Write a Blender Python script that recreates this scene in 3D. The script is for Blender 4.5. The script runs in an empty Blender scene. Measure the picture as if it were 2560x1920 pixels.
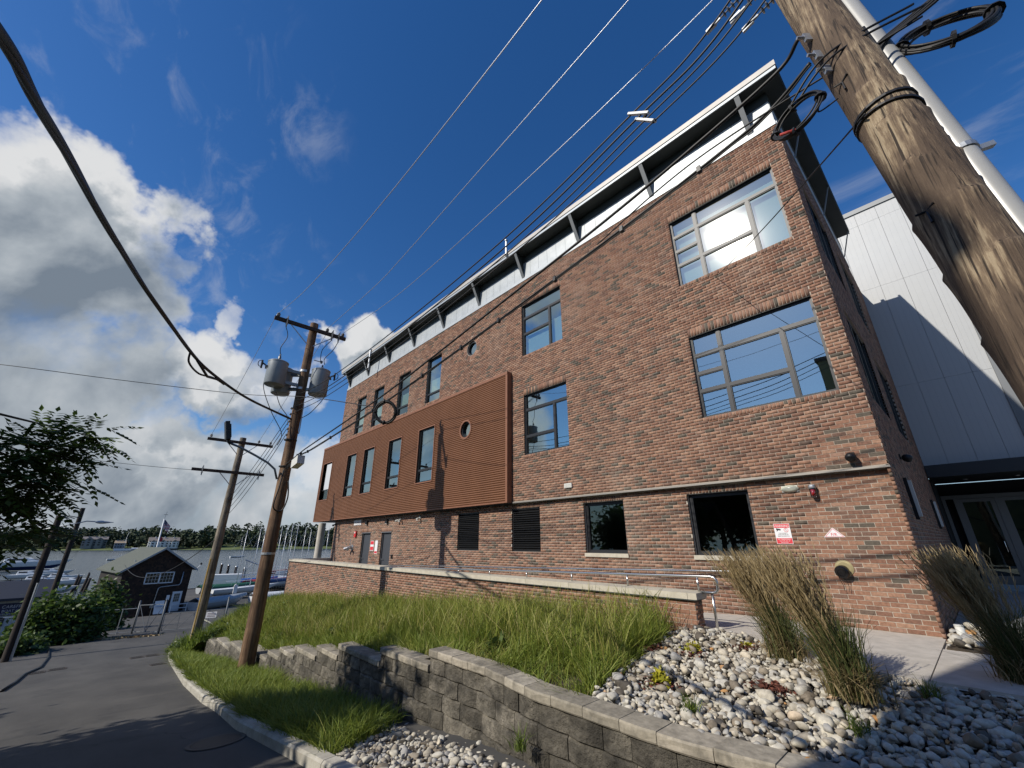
import bpy, math, random
import numpy as np
from mathutils import Vector, Matrix

# ------------------------------------------------------------------ camera, sky, sun, exposure
sc = bpy.context.scene
col = sc.collection
R = math.radians
cam_data = bpy.data.cameras.new('camera')
cam_data.sensor_width = 36.0
cam_data.lens = 14.44
cam_data.clip_start = 0.05
cam_data.clip_end = 6000
cam = bpy.data.objects.new('camera', cam_data)
col.objects.link(cam)
yaw, pitch, roll = R(-47.112), R(21.035), R(-0.169)
fw = Vector((math.sin(yaw)*math.cos(pitch), math.cos(yaw)*math.cos(pitch), math.sin(pitch)))
rt = Vector((math.cos(yaw), -math.sin(yaw), 0))
up = rt.cross(fw)
rt2 = rt*math.cos(roll) + up*math.sin(roll)
up2 = -rt*math.sin(roll) + up*math.cos(roll)
m = Matrix((rt2, up2, -fw)).transposed().to_4x4()
m.translation = (0.740, -8.92, 1.281)
cam.matrix_world = m
sc.camera = cam

SUN = Vector((-0.1903, -0.7957, 0.5750)).normalized()
sun_data = bpy.data.lights.new('sun', 'SUN')
sun_data.energy = 4.6
sun_data.angle = R(0.53)
sun_data.color = (1.0, 0.93, 0.82)
sun = bpy.data.objects.new('sun', sun_data)
sun.rotation_euler = SUN.to_track_quat('Z', 'Y').to_euler()
sun.location = (0, -40, 60)
col.objects.link(sun)

sc.view_settings.view_transform = 'Standard'
sc.view_settings.look = 'None'
sc.view_settings.gamma = 1.0
sc.view_settings.use_curve_mapping = False
sc.view_settings.exposure = 0.0
sc.cycles.use_denoising = True
sc.cycles.max_bounces = 8
sc.cycles.transparent_max_bounces = 12
sc.cycles.caustics_reflective = False
sc.cycles.caustics_refractive = False
sc.cycles.sample_clamp_indirect = 4.0

world = bpy.data.worlds.new('World')
sc.world = world
world.use_nodes = True
wn = world.node_tree.nodes; wl = world.node_tree.links
for n in list(wn): wn.remove(n)

def WN(t, **k):
    n = wn.new(t)
    for a, b in k.items(): setattr(n, a, b)
    return n
def wmath(op, a, b=None, c=None, clamp=False):
    n = WN('ShaderNodeMath', operation=op, use_clamp=clamp)
    for i, x in enumerate((a, b, c)):
        if x is None: continue
        if isinstance(x, (int, float)): n.inputs[i].default_value = x
        else: wl.new(x, n.inputs[i])
    return n.outputs[0]
def wsmooth(x, lo, hi, a=0.0, b=1.0):
    n = WN('ShaderNodeMapRange', interpolation_type='SMOOTHSTEP')
    wl.new(x, n.inputs[0])
    for i, q in enumerate((lo, hi, a, b)): n.inputs[i+1].default_value = q
    return n.outputs[0]
wout = WN('ShaderNodeOutputWorld'); bg = WN('ShaderNodeBackground')
bg.inputs[1].default_value = 0.085
wl.new(bg.outputs[0], wout.inputs[0])
sky = WN('ShaderNodeTexSky', sky_type='NISHITA', sun_disc=False)
sky.sun_elevation = R(35.1)
sky.sun_rotation = math.atan2(SUN.x, SUN.y)
sky.altitude = 0; sky.air_density = 1.0; sky.dust_density = 0.25; sky.ozone_density = 3.0
tc = WN('ShaderNodeTexCoord'); D = tc.outputs['Generated']
sep = WN('ShaderNodeSeparateXYZ'); wl.new(D, sep.inputs[0])
# deeper blue than the default air
hsv = WN('ShaderNodeHueSaturation'); hsv.inputs['Hue'].default_value = .508; hsv.inputs['Saturation'].default_value = 1.30; hsv.inputs['Value'].default_value = 1.46
wl.new(sky.outputs[0], hsv.inputs['Color'])
# cloud fields: soft lobes at fixed places of the sky, broken up by noise
def wnoise(scale, detail, rough, vec=None, dist=0.0):
    n = WN('ShaderNodeTexNoise', noise_dimensions='3D'); n.inputs['Scale'].default_value = scale
    n.inputs['Detail'].default_value = detail; n.inputs['Roughness'].default_value = rough; n.inputs['Distortion'].default_value = dist
    wl.new(vec or D, n.inputs['Vector']); return n.outputs[0]
wrp = WN('ShaderNodeTexNoise'); wrp.inputs['Scale'].default_value = 5.5; wrp.inputs['Detail'].default_value = 6; wrp.inputs['Roughness'].default_value = .55
wl.new(D, wrp.inputs['Vector'])
wsub = WN('ShaderNodeVectorMath', operation='MULTIPLY_ADD'); wl.new(wrp.outputs['Color'], wsub.inputs[0]); wsub.inputs[1].default_value = (.38,.38,.38); wsub.inputs[2].default_value = (-.19,-.19,-.19)
wadd = WN('ShaderNodeVectorMath', operation='ADD'); wl.new(D, wadd.inputs[0]); wl.new(wsub.outputs[0], wadd.inputs[1])
wnrm = WN('ShaderNodeVectorMath', operation='NORMALIZE'); wl.new(wadd.outputs[0], wnrm.inputs[0]); DW = wnrm.outputs[0]
def lobes(items, vec=None):
    tot = None
    for (d, lo, hi, w) in items:
        dv = Vector(d).normalized()
        n = WN('ShaderNodeVectorMath', operation='DOT_PRODUCT'); n.inputs[1].default_value = dv
        wl.new(vec or DW, n.inputs[0])
        s = wsmooth(n.outputs['Value'], math.cos(R(lo)), math.cos(R(hi)), 0.0, w)
        tot = s if tot is None else wmath('MAXIMUM', tot, s)
    return tot
CUM = [
 ((-0.856, -0.214, 0.471), 12, 5, 1),
 ((-0.825, -0.18, 0.536), 8, 3, 0.95),
 ((-0.84, -0.145, 0.523), 7, 2, 0.9),
 ((-0.867, -0.111, 0.486), 6, 2, 0.85),
 ((-0.905, -0.17, 0.389), 12, 5, 1),
 ((-0.95, -0.161, 0.268), 12, 5, 1),
 ((-0.94, -0.122, 0.32), 9, 3, 0.9),
 ((-0.964, -0.08, 0.253), 8, 3, 0.85),
 ((-0.975, -0.115, 0.192), 9, 3, 0.9),
 ((-0.952, 0.014, 0.306), 6, 2, 0.85),
 ((-0.936, 0.073, 0.344), 5.5, 1.5, 0.85),
 ((-0.903, 0.096, 0.419), 3, 0.8, 0.8),
 ((-0.938, 0.149, 0.314), 6, 2, 0.8),
 ((-0.865, 0.279, 0.418), 6, 2, 1),
 ((-0.857, 0.329, 0.397), 4, 1, 0.8),
 ((-0.984, -0.009, 0.178), 7, 2, 0.72),
 ((-0.986, 0.087, 0.14), 9, 3, 0.9),
 ((-0.994, -0.027, 0.107), 9, 3, 0.9),
 ((-0.973, 0.194, 0.126), 9, 3, 0.85),
 ((-0.992, -0.089, 0.094), 9, 3, 0.8),
 ((-0.944, 0.286, 0.166), 6, 2, 0.7),
 ((-0.999, -0.015, 0.039), 9, 3, 0.8),
 ((-0.995, 0.092, 0.039), 9, 3, 0.8),
 ((-0.975, 0.216, 0.05), 9, 3, 0.78),
 ((-0.932, 0.356, 0.07), 9, 3, 0.72),
 ((-0.899, -0.286, 0.331), 20, 8, 1),
 ((-0.965, -0.243, 0.103), 18, 7, 0.95),
 ((-.80,-.52,.22), 10, 3, .95), ((-.70,-.66,.20), 10, 3, .9), ((-.74,-.60,.42), 7, 2, .8), ((-.45,-.80,.42), 11, 3, .85), ((-.92,-.36,.30), 9, 3, .9), ((.2,-.9,.25), 16, 5, .8), ((.8,-.5,.3), 18, 6, .9),
 ((.75,.6,.2), 18, 6, .85), ((-.55,-.60,.58), 11, 3, .8), ((-.70,-.45,.50), 9, 3, .8), ((-.30,-.75,.75), 8, 2, .7),
]
mass = lobes(CUM)
upv = WN('ShaderNodeVectorMath', operation='ADD'); upv.inputs[1].default_value = (-.02, -.03, .10); wl.new(DW, upv.inputs[0])
upn = WN('ShaderNodeVectorMath', operation='NORMALIZE'); wl.new(upv.outputs[0], upn.inputs[0])
mass_up = lobes(CUM, upn.outputs[0])
nbig = wnoise(3.6, 7, 0.52, dist=0.2)
nfine = wnoise(11.0, 6, 0.56)
nz = wmath('ADD', wmath('MULTIPLY', nbig, 0.72), wmath('MULTIPLY', nfine, 0.28))
dens = wmath('ADD', mass, wmath('MULTIPLY', wmath('SUBTRACT', nz, 0.5), 1.7))
cmask = wsmooth(dens, 0.40, 0.92)
# light on the clouds: brighter towards the sun side (thin edges), grey in the deep parts
shift = WN('ShaderNodeVectorMath', operation='ADD'); shift.inputs[1].default_value = (-0.012, -0.02, 0.05)
wl.new(D, shift.inputs[0])
nsh = WN('ShaderNodeTexNoise'); nsh.inputs['Scale'].default_value = 3.6; nsh.inputs['Detail'].default_value = 7; nsh.inputs['Roughness'].default_value = .52; nsh.inputs['Distortion'].default_value = .2
wl.new(shift.outputs[0], nsh.inputs['Vector'])
lit = wmath('SUBTRACT', nbig, nsh.outputs[0])
body = wmath('ADD', wmath('MULTIPLY', wsmooth(mass_up, 0.45, 1.0), .62), wmath('MULTIPLY', wsmooth(dens, .7, 1.4), .30))
bright = wmath('ADD', wmath('SUBTRACT', 1.0, wmath('MULTIPLY', body, 0.88)), wmath('MULTIPLY', lit, 2.6), clamp=True)
cr = WN('ShaderNodeValToRGB')
cr.color_ramp.elements[0].position = 0.15; cr.color_ramp.elements[0].color = (0.21, 0.26, 0.325, 1)
cr.color_ramp.elements[1].position = 1.0; cr.color_ramp.elements[1].color = (0.84, 0.85, 0.86, 1)
e = cr.color_ramp.elements.new(0.5); e.color = (0.46, 0.51, 0.56, 1)
wl.new(bright, cr.inputs[0])
csc = WN('ShaderNodeVectorMath', operation='SCALE'); csc.inputs['Scale'].default_value = 10.2
wl.new(cr.outputs[0], csc.inputs[0])
# thin high streaks
strk = WN('ShaderNodeMapping'); strk.inputs['Rotation'].default_value = (0.3, 0.5, 0.75); strk.inputs['Scale'].default_value = (1.0, 4.5, 4.5)
wl.new(D, strk.inputs[0])
nst = wnoise(2.6, 8, 0.62, strk.outputs[0], 0.6)
WISP = lobes([((-0.744, -0.15, 0.651), 20, 6, 1), ((-0.895, 0.032, 0.444), 14, 4, 1), ((-0.793, 0.059, 0.607), 9, 3, .6), ((-0.858, 0.19, 0.476), 10, 3, .6), ((0.036, 0.826, 0.563), 16, 4, .85), ((0.164, 0.782, 0.601), 16, 4, .8), ((.3,-.7,.6), 40, 10, .8)])
wispm = wmath('MULTIPLY', wsmooth(nst, 0.50, 0.78), wmath('MULTIPLY', WISP, 0.30))
hz = WN('ShaderNodeMix', data_type='RGBA'); wl.new(wsmooth(sep.outputs['Z'], 0.0, 0.22, 0.85, 0.0), hz.inputs[0]); wl.new(hsv.outputs[0], hz.inputs[6]); hz.inputs[7].default_value = (4.2, 5.4, 6.9, 1)
mix1 = WN('ShaderNodeMix', data_type='RGBA'); wl.new(wispm, mix1.inputs[0]); wl.new(hz.outputs[2], mix1.inputs[6]); mix1.inputs[7].default_value = (6.6, 7.0, 7.6, 1)
mix2 = WN('ShaderNodeMix', data_type='RGBA'); wl.new(cmask, mix2.inputs[0]); wl.new(mix1.outputs[2], mix2.inputs[6]); wl.new(csc.outputs[0], mix2.inputs[7])
wl.new(mix2.outputs[2], bg.inputs[0])

# ------------------------------------------------------------------ helpers
rng = np.random.default_rng(7)
random.seed(7)

class MB:
    """Collects geometry in world space; build() links it as one mesh object."""
    def __init__(s): s.v = []; s.f = []
    def add(s, v, f):
        b = len(s.v); s.v += [tuple(p) for p in v]; s.f += [tuple(i+b for i in q) for q in f]; return s
    def bx(s, x0, x1, y0, y1, z0, z1):
        if x1 < x0: x0, x1 = x1, x0
        if y1 < y0: y0, y1 = y1, y0
        if z1 < z0: z0, z1 = z1, z0
        return s.add([(x0,y0,z0),(x1,y0,z0),(x1,y1,z0),(x0,y1,z0),(x0,y0,z1),(x1,y0,z1),(x1,y1,z1),(x0,y1,z1)],
                     [(0,3,2,1),(4,5,6,7),(0,1,5,4),(1,2,6,5),(2,3,7,6),(3,0,4,7)])
    def obox(s, c, ax, ay, az, hx, hy, hz):
        c = Vector(c); ax = Vector(ax).normalized()*hx; ay = Vector(ay).normalized()*hy; az = Vector(az).normalized()*hz
        P = [c+ax*i+ay*j+az*k for k in (-1,1) for j in (-1,1) for i in (-1,1)]
        return s.add(P, [(0,2,3,1),(4,5,7,6),(0,1,5,4),(1,3,7,5),(3,2,6,7),(2,0,4,6)])
    def beam(s, a, b, w, h, upv=(0,0,1)):
        a = Vector(a); b = Vector(b); d = (b-a).normalized(); u = Vector(upv)
        if abs(d.dot(u.normalized())) > .98: u = Vector((1,0,0))
        sd = d.cross(u).normalized(); u = sd.cross(d)
        return s.obox((a+b)/2, d, sd, u, (b-a).length/2, w/2, h/2)
    def tube(s, pts, r, n=8, caps=True):
        P = [Vector(p) for p in pts]; k = len(P)
        rr = [r]*k if isinstance(r, (int, float)) else list(r)
        T = [((P[min(i+1,k-1)]-P[max(i-1,0)]).normalized()) for i in range(k)]
        nrm = T[0].orthogonal().normalized(); V = []; F = []
        for i in range(k):
            nrm = (nrm - T[i]*nrm.dot(T[i]))
            nrm = nrm.normalized() if nrm.length > 1e-6 else T[i].orthogonal().normalized()
            bn = T[i].cross(nrm)
            for j in range(n):
                a = 2*math.pi*j/n; V.append(P[i] + (nrm*math.cos(a)+bn*math.sin(a))*rr[i])
        for i in range(k-1):
            for j in range(n):
                a = i*n+j; b = i*n+(j+1) % n; F.append((a, b, b+n, a+n))
        if caps: F.append(tuple(range(n-1,-1,-1))); F.append(tuple((k-1)*n+j for j in range(n)))
        return s.add(V, F)
    def cyl(s, a, b, r, n=12, r2=None): return s.tube([a, b], [r, r if r2 is None else r2], n)
    def lathe(s, prof, c, n=20, axis=(0,0,1)):
        az = Vector(axis).normalized(); ax = az.orthogonal().normalized(); ay = az.cross(ax); c = Vector(c); V = []; F = []
        for (r, z) in prof:
            for j in range(n):
                a = 2*math.pi*j/n; V.append(c+az*z+(ax*math.cos(a)+ay*math.sin(a))*r)
        for i in range(len(prof)-1):
            for j in range(n):
                a = i*n+j; b = i*n+(j+1) % n; F.append((a, b, b+n, a+n))
        F.append(tuple(range(n-1,-1,-1))); F.append(tuple((len(prof)-1)*n+j for j in range(n)))
        return s.add(V, F)
    def ring(s, r0, r1, h, c, n=28, axis=(0,0,1)):
        az = Vector(axis).normalized(); ax = az.orthogonal().normalized(); ay = az.cross(ax); c = Vector(c); V = []; F = []
        for (r, z) in ((r0,0),(r1,0),(r1,h),(r0,h)):
            for j in range(n):
                a = 2*math.pi*j/n; V.append(c+az*z+(ax*math.cos(a)+ay*math.sin(a))*r)
        for i in range(4):
            for j in range(n):
                a = i*n+j; b = i*n+(j+1) % n; k = (i+1) % 4; F.append((a, b, k*n+(j+1) % n, k*n+j))
        return s.add(V, F)
    def extr(s, poly, off):
        k = len(poly); o = Vector(off); V = [Vector(p) for p in poly] + [Vector(p)+o for p in poly]
        return s.add(V, [tuple(range(k-1,-1,-1)), tuple(range(k,2*k))] + [(i,(i+1)%k,(i+1)%k+k,i+k) for i in range(k)])
    def poly(s, pts): return s.add(pts, [tuple(range(len(pts)))])
    def loft(s, rings, closed=True, cap=True):
        n = len(rings[0]); V = [p for r in rings for p in r]; F = []
        for i in range(len(rings)-1):
            for j in range(n if closed else n-1):
                a = i*n+j; b = i*n+(j+1) % n; F.append((a, b, b+n, a+n))
        if cap: F.append(tuple(range(n-1,-1,-1))); F.append(tuple((len(rings)-1)*n+j for j in range(n)))
        return s.add(V, F)
    def build(s, name, mat, parent=None, smooth=False):
        o0 = Vector(parent['_o']) if parent is not None and '_o' in parent else Vector((0,0,0))
        me = bpy.data.meshes.new(name)
        me.from_pydata([tuple(Vector(p)-o0) for p in s.v], [], s.f); me.update()
        if mat: me.materials.append(mat)
        if smooth:
            for p in me.polygons: p.use_smooth = True
        o = bpy.data.objects.new(name, me); col.objects.link(o)
        if parent is not None: o.parent = parent; o['_o'] = tuple(o0)
        return o

def smooth_by_angle(o, ang=40):
    for p in o.data.polygons: p.use_smooth = True
    try: o.data.set_sharp_from_angle(angle=R(ang))
    except Exception: pass
    return o

def thing(name, label, cat, loc=(0,0,0), group=None, kind=None):
    o = bpy.data.objects.new(name, None); col.objects.link(o); o.location = loc; o['_o'] = tuple(loc)
    o.empty_display_size = .2
    o['label'] = label; o['category'] = cat
    if group: o['group'] = group
    if kind: o['kind'] = kind
    return o
def tag(o, label=None, cat=None, group=None, kind=None):
    if label: o['label'] = label
    if cat: o['category'] = cat
    if group: o['group'] = group
    if kind: o['kind'] = kind
    return o
def struct(o, label=None):
    o['kind'] = 'structure'
    if label: o['label'] = label
    return o

def np_mesh(name, V, quads=None, tris=None, mat=None, parent=None, tone=None, smooth=False):
    """fast mesh from arrays; tone: one value per face"""
    V = np.asarray(V, np.float32).reshape(-1, 3)
    if parent is not None and '_o' in parent: V = V - np.array(parent['_o'], np.float32)
    nq = 0 if quads is None else len(quads); nt = 0 if tris is None else len(tris)
    me = bpy.data.meshes.new(name)
    me.vertices.add(len(V)); me.vertices.foreach_set('co', V.ravel())
    idx = np.concatenate(([np.asarray(quads, np.int32).ravel()] if nq else []) + ([np.asarray(tris, np.int32).ravel()] if nt else []))
    me.loops.add(len(idx)); me.loops.foreach_set('vertex_index', idx)
    st = np.concatenate([np.arange(nq)*4, nq*4+np.arange(nt)*3]).astype(np.int32)
    tot = np.concatenate([np.full(nq, 4), np.full(nt, 3)]).astype(np.int32)
    me.polygons.add(nq+nt); me.polygons.foreach_set('loop_start', st); me.polygons.foreach_set('loop_total', tot)
    if smooth: me.polygons.foreach_set('use_smooth', np.ones(nq+nt, bool))
    me.update(calc_edges=True); me.validate()
    if tone is not None:
        a = me.attributes.new('tone', 'FLOAT', 'FACE'); a.data.foreach_set('value', np.asarray(tone, np.float32))
    if mat: me.materials.append(mat)
    o = bpy.data.objects.new(name, me); col.objects.link(o)
    if parent is not None: o.parent = parent; o['_o'] = tuple(parent['_o']) if '_o' in parent else (0,0,0)
    return o

BOXF = np.array([(0,1,5,4),(1,2,6,5),(2,3,7,6),(3,0,4,7),(4,5,6,7),(0,3,2,1)])
def boxes_np(lo, hi):
    """axis-aligned boxes -> verts (N*8,3), quads (N*6,4)"""
    lo = np.asarray(lo, float); hi = np.asarray(hi, float); n = len(lo)
    sel = np.array([(0,0,0),(1,0,0),(1,1,0),(0,1,0),(0,0,1),(1,0,1),(1,1,1),(0,1,1)])
    V = lo[:,None,:]*(1-sel)[None] + hi[:,None,:]*sel[None]
    Q = BOXF[None] + (np.arange(n)*8)[:,None,None]
    return V.reshape(-1,3), Q.reshape(-1,4)

# ------------------------------------------------------------------ materials
def new_mat(name):
    mt = bpy.data.materials.new(name); mt.use_nodes = True
    nt = mt.node_tree; b = nt.nodes['Principled BSDF']
    return mt, nt, b
def N(nt, t, **k):
    n = nt.nodes.new(t)
    for a, b in k.items(): setattr(n, a, b)
    return n
def ramp(nt, src, stops):
    r = N(nt, 'ShaderNodeValToRGB'); el = r.color_ramp.elements
    el[0].position, el[0].color = stops[0][0], (*stops[0][1], 1)
    el[1].position, el[1].color = stops[-1][0], (*stops[-1][1], 1)
    for p, c in stops[1:-1]: q = el.new(p); q.color = (*c, 1)
    nt.links.new(src, r.inputs[0]); return r.outputs[0]
def noise(nt, scale, detail=4, rough=.55, coord='Object', stretch=None):
    n = N(nt, 'ShaderNodeTexNoise')
    v = N(nt, 'ShaderNodeNewGeometry').outputs['Position'] if coord == 'World' else N(nt, 'ShaderNodeTexCoord').outputs[coord]
    if stretch:
        mp = N(nt, 'ShaderNodeMapping'); mp.inputs['Scale'].default_value = stretch; nt.links.new(v, mp.inputs[0]); v = mp.outputs[0]
    n.inputs['Scale'].default_value = scale; n.inputs['Detail'].default_value = detail; n.inputs['Roughness'].default_value = rough
    nt.links.new(v, n.inputs['Vector']); return n.outputs[0]
def mixc(nt, f, a, b, mode='MIX'):
    n = N(nt, 'ShaderNodeMix', data_type='RGBA', blend_type=mode)
    for i, x in ((0, f), (6, a), (7, b)):
        if isinstance(x, (int, float)): n.inputs[i].default_value = x
        elif isinstance(x, tuple): n.inputs[i].default_value = (*x, 1)
        else: nt.links.new(x, n.inputs[i])
    return n.outputs[2]
def bump(nt, b, h, strength=.4, dist=.01):
    n = N(nt, 'ShaderNodeBump'); n.inputs['Strength'].default_value = strength; n.inputs['Distance'].default_value = dist
    nt.links.new(h, n.inputs['Height']); nt.links.new(n.outputs[0], b.inputs['Normal'])
def M(name, c, rough=.7, metal=0., c2=None, ns=6., stretch=None, bs=0., bd=.01, bscale=None, spec=None, lo=.35, hi=.65):
    mt, nt, b = new_mat(name)
    b.inputs['Roughness'].default_value = rough; b.inputs['Metallic'].default_value = metal
    if spec is not None: b.inputs['Specular IOR Level'].default_value = spec
    if c2 is not None:
        h = noise(nt, ns, 6, .6, stretch=stretch)
        nt.links.new(ramp(nt, h, [(lo, c), (hi, c2)]), b.inputs['Base Color'])
    else: b.inputs['Base Color'].default_value = (*c, 1)
    if bs: bump(nt, b, noise(nt, bscale or ns*3, 6, .6, stretch=stretch), bs, bd)
    return mt
def toned(name, stops, src='attr', rough=.8, ns=20., amt=.35, bs=.3, bd=.006, translucent=0., dirt=None, wash=None):
    """colour picked per piece (face attribute or object random), mottled by noise"""
    mt, nt, b = new_mat(name)
    if src == 'attr': s = N(nt, 'ShaderNodeAttribute', attribute_name='tone').outputs['Fac']
    else: s = N(nt, 'ShaderNodeObjectInfo').outputs['Random']
    c = ramp(nt, s, stops)
    h = noise(nt, ns, 5, .6, 'World')
    c = mixc(nt, amt, c, mixc(nt, 1.0, c, ramp(nt, h, [(.3, (.45,.45,.45)), (.7, (1.5,1.5,1.5))]), 'MULTIPLY'))
    if dirt:
        d = noise(nt, dirt[1], 6, .62, 'World')
        c = mixc(nt, ramp(nt, d, [(dirt[2], (0,0,0)), (dirt[3], (1,1,1))]), c, dirt[0])
    if wash:
        for (wc, wsx, lo_, hi_, am, st_) in wash:
            d = noise(nt, wsx, 6, .62, 'World', st_); c = mixc(nt, ramp(nt, d, [(lo_, (0,0,0)), (hi_, (am,am,am))]), c, wc)
    nt.links.new(c, b.inputs['Base Color']); b.inputs['Roughness'].default_value = rough
    if bs: bump(nt, b, noise(nt, ns*2.2, 6, .65, 'World'), bs, bd)
    if translucent:
        tr = N(nt, 'ShaderNodeBsdfTranslucent'); nt.links.new(c, tr.inputs[0])
        mx = N(nt, 'ShaderNodeMixShader'); mx.inputs[0].default_value = translucent
        nt.links.new(b.outputs[0], mx.inputs[1]); nt.links.new(tr.outputs[0], mx.inputs[2])
        nt.links.new(mx.outputs[0], nt.nodes['Material Output'].inputs[0])
    return mt

BR = [(0,(.085,.072,.055)),(.07,(.105,.085,.064)),(.12,(.155,.090,.064)),(.34,(.205,.102,.066)),(.55,(.245,.128,.082)),(.75,(.28,.152,.098)),(.92,(.315,.185,.122)),(1,(.26,.155,.112))]
WASH = [((.42,.345,.275), .55, .55, .80, .38, (1,1,.55)), ((.10,.07,.055), .30, .56, .78, .35, (1.6,1,.5))]
mt_brick = toned('brick_face', BR, 'attr', .88, 26, .55, .5, .004, wash=WASH)
mt_brick_o = toned('brick_face_single', BR, 'object', .88, 26, .55, .5, .004, wash=WASH)
BRR = [(a,(c[0]*1.05,c[1]*1.02,c[2]*1.02)) for a, c in BR]
mt_brick_r = toned('brick_face_ramp', BRR, 'attr', .9, 26, .55, .5, .004, wash=WASH)
mt_brick_ro = toned('brick_face_ramp_single', BRR, 'object', .9, 26, .55, .5, .004, wash=WASH)
mt_mortar = M('mortar', (.35,.29,.235), .95, c2=(.45,.385,.315), ns=14, bs=.3, bd=.004)
mt_mortar_low = M('mortar_pale', (.40,.355,.29), .95, c2=(.52,.47,.40), ns=14, bs=.3, bd=.004)
mt_clad = M('rust_cladding', (.165,.073,.036), .5, 0, c2=(.19,.085,.043), ns=1.2, spec=.35)
mt_clad2 = M('rust_cladding_b', (.155,.070,.035), .55, 0, c2=(.18,.082,.042), ns=.8, spec=.3)
mt_cladtrim = M('rust_trim', (.20,.088,.05), .5, 0, c2=(.235,.105,.06), ns=3, spec=.35)
mt_frame = M('dark_anodised_frame', (.024,.026,.030), .42, .2, spec=.4)
mt_black = M('black_metal', (.012,.012,.013), .45, .2)
mt_zinc = M('zinc_panel', (.38,.41,.43), .45, .2, c2=(.46,.49,.51), ns=3)
mt_fascia = M('fascia_metal', (.40,.375,.345), .5, .1, c2=(.45,.425,.395), ns=2)
mt_fascia2 = M('fascia_lower_metal', (.36,.40,.44), .45, .2)
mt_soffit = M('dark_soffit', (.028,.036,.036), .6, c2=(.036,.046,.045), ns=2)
mt_lime = M('limestone', (.43,.395,.315), .85, c2=(.53,.49,.40), ns=7, bs=.15, bd=.004)
mt_conc = M('concrete', (.42,.39,.34), .9, c2=(.53,.49,.43), ns=5, bs=.25, bd=.003, bscale=60)
mt_steel = M('stainless_steel', (.55,.55,.54), .25, .95)
mt_galv = M('galvanised_steel', (.36,.38,.40), .45, .75, c2=(.46,.48,.5), ns=20)
mt_white = M('white_paint', (.72,.73,.73), .5)
mt_offw = M('offwhite_plastic', (.60,.60,.56), .55)
mt_rubber = M('black_rubber', (.010,.010,.011), .55)
mt_dark = M('dark_interior', (.018,.019,.02), .9)
mt_blind = M('white_blind', (.74,.76,.72), .85)
mt_red = M('red_plastic', (.55,.02,.02), .4)
mt_redpaint = M('sign_red', (.62,.03,.045), .5)
mt_ink = M('sign_black_ink', (.012,.012,.014), .6)

def glass_mat(name, tint, refl, rough=.004):
    mt, nt, b = new_mat(name); nt.nodes.remove(b)
    tr = N(nt, 'ShaderNodeBsdfTransparent'); tr.inputs[0].default_value = (*tint, 1)
    gl = N(nt, 'ShaderNodeBsdfGlossy'); gl.inputs['Roughness'].default_value = rough; gl.inputs['Color'].default_value = (.80,.97,.95,1)
    t = N(nt, 'ShaderNodeTexCoord'); nz_ = N(nt, 'ShaderNodeTexNoise'); nz_.inputs['Scale'].default_value = .9; nz_.inputs['Detail'].default_value = 1
    nt.links.new(t.outputs['Object'], nz_.inputs['Vector'])
    bp = N(nt, 'ShaderNodeBump'); bp.inputs['Strength'].default_value = .10; bp.inputs['Distance'].default_value = .02
    nt.links.new(nz_.outputs[0], bp.inputs['Height']); nt.links.new(bp.outputs[0], gl.inputs['Normal'])
    fr = N(nt, 'ShaderNodeFresnel'); fr.inputs[0].default_value = 1.5
    mp = N(nt, 'ShaderNodeMapRange'); mp.inputs[1].default_value = .04; mp.inputs[2].default_value = 1; mp.inputs[3].default_value = refl; mp.inputs[4].default_value = 1
    nt.links.new(fr.outputs[0], mp.inputs[0])
    mx = N(nt, 'ShaderNodeMixShader'); nt.links.new(mp.outputs[0], mx.inputs[0]); nt.links.new(tr.outputs[0], mx.inputs[1]); nt.links.new(gl.outputs[0], mx.inputs[2])
    du = N(nt, 'ShaderNodeBsdfGlossy'); du.inputs['Roughness'].default_value = .13; du.inputs['Color'].default_value = (1,.97,.9,1)
    m2 = N(nt, 'ShaderNodeMixShader'); m2.inputs[0].default_value = .006; nt.links.new(mx.outputs[0], m2.inputs[1]); nt.links.new(du.outputs[0], m2.inputs[2])
    nt.links.new(m2.outputs[0], nt.nodes['Material Output'].inputs[0])
    return mt
mt_glass = glass_mat('coated_window_glass', (.58,.72,.68), .42)
mt_glass_g = glass_mat('ground_window_glass', (.30,.34,.33), .10)
mt_glass_c = glass_mat('clear_rail_glass', (.72,.86,.84), .12)

# ------------------------------------------------------------------ the brick building
CP = Vector((0.740, -8.92, 1.281))
PC, BH, BL = 0.0677, 0.0577, 0.2032          # course pitch, brick height, brick module
def snap(z): return round(z/PC)*PC
bld = thing('brick_building', 'large red brick building with rust brown corrugated bay and overhanging flat roof', 'building', (-12, 4, -0.4))

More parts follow.
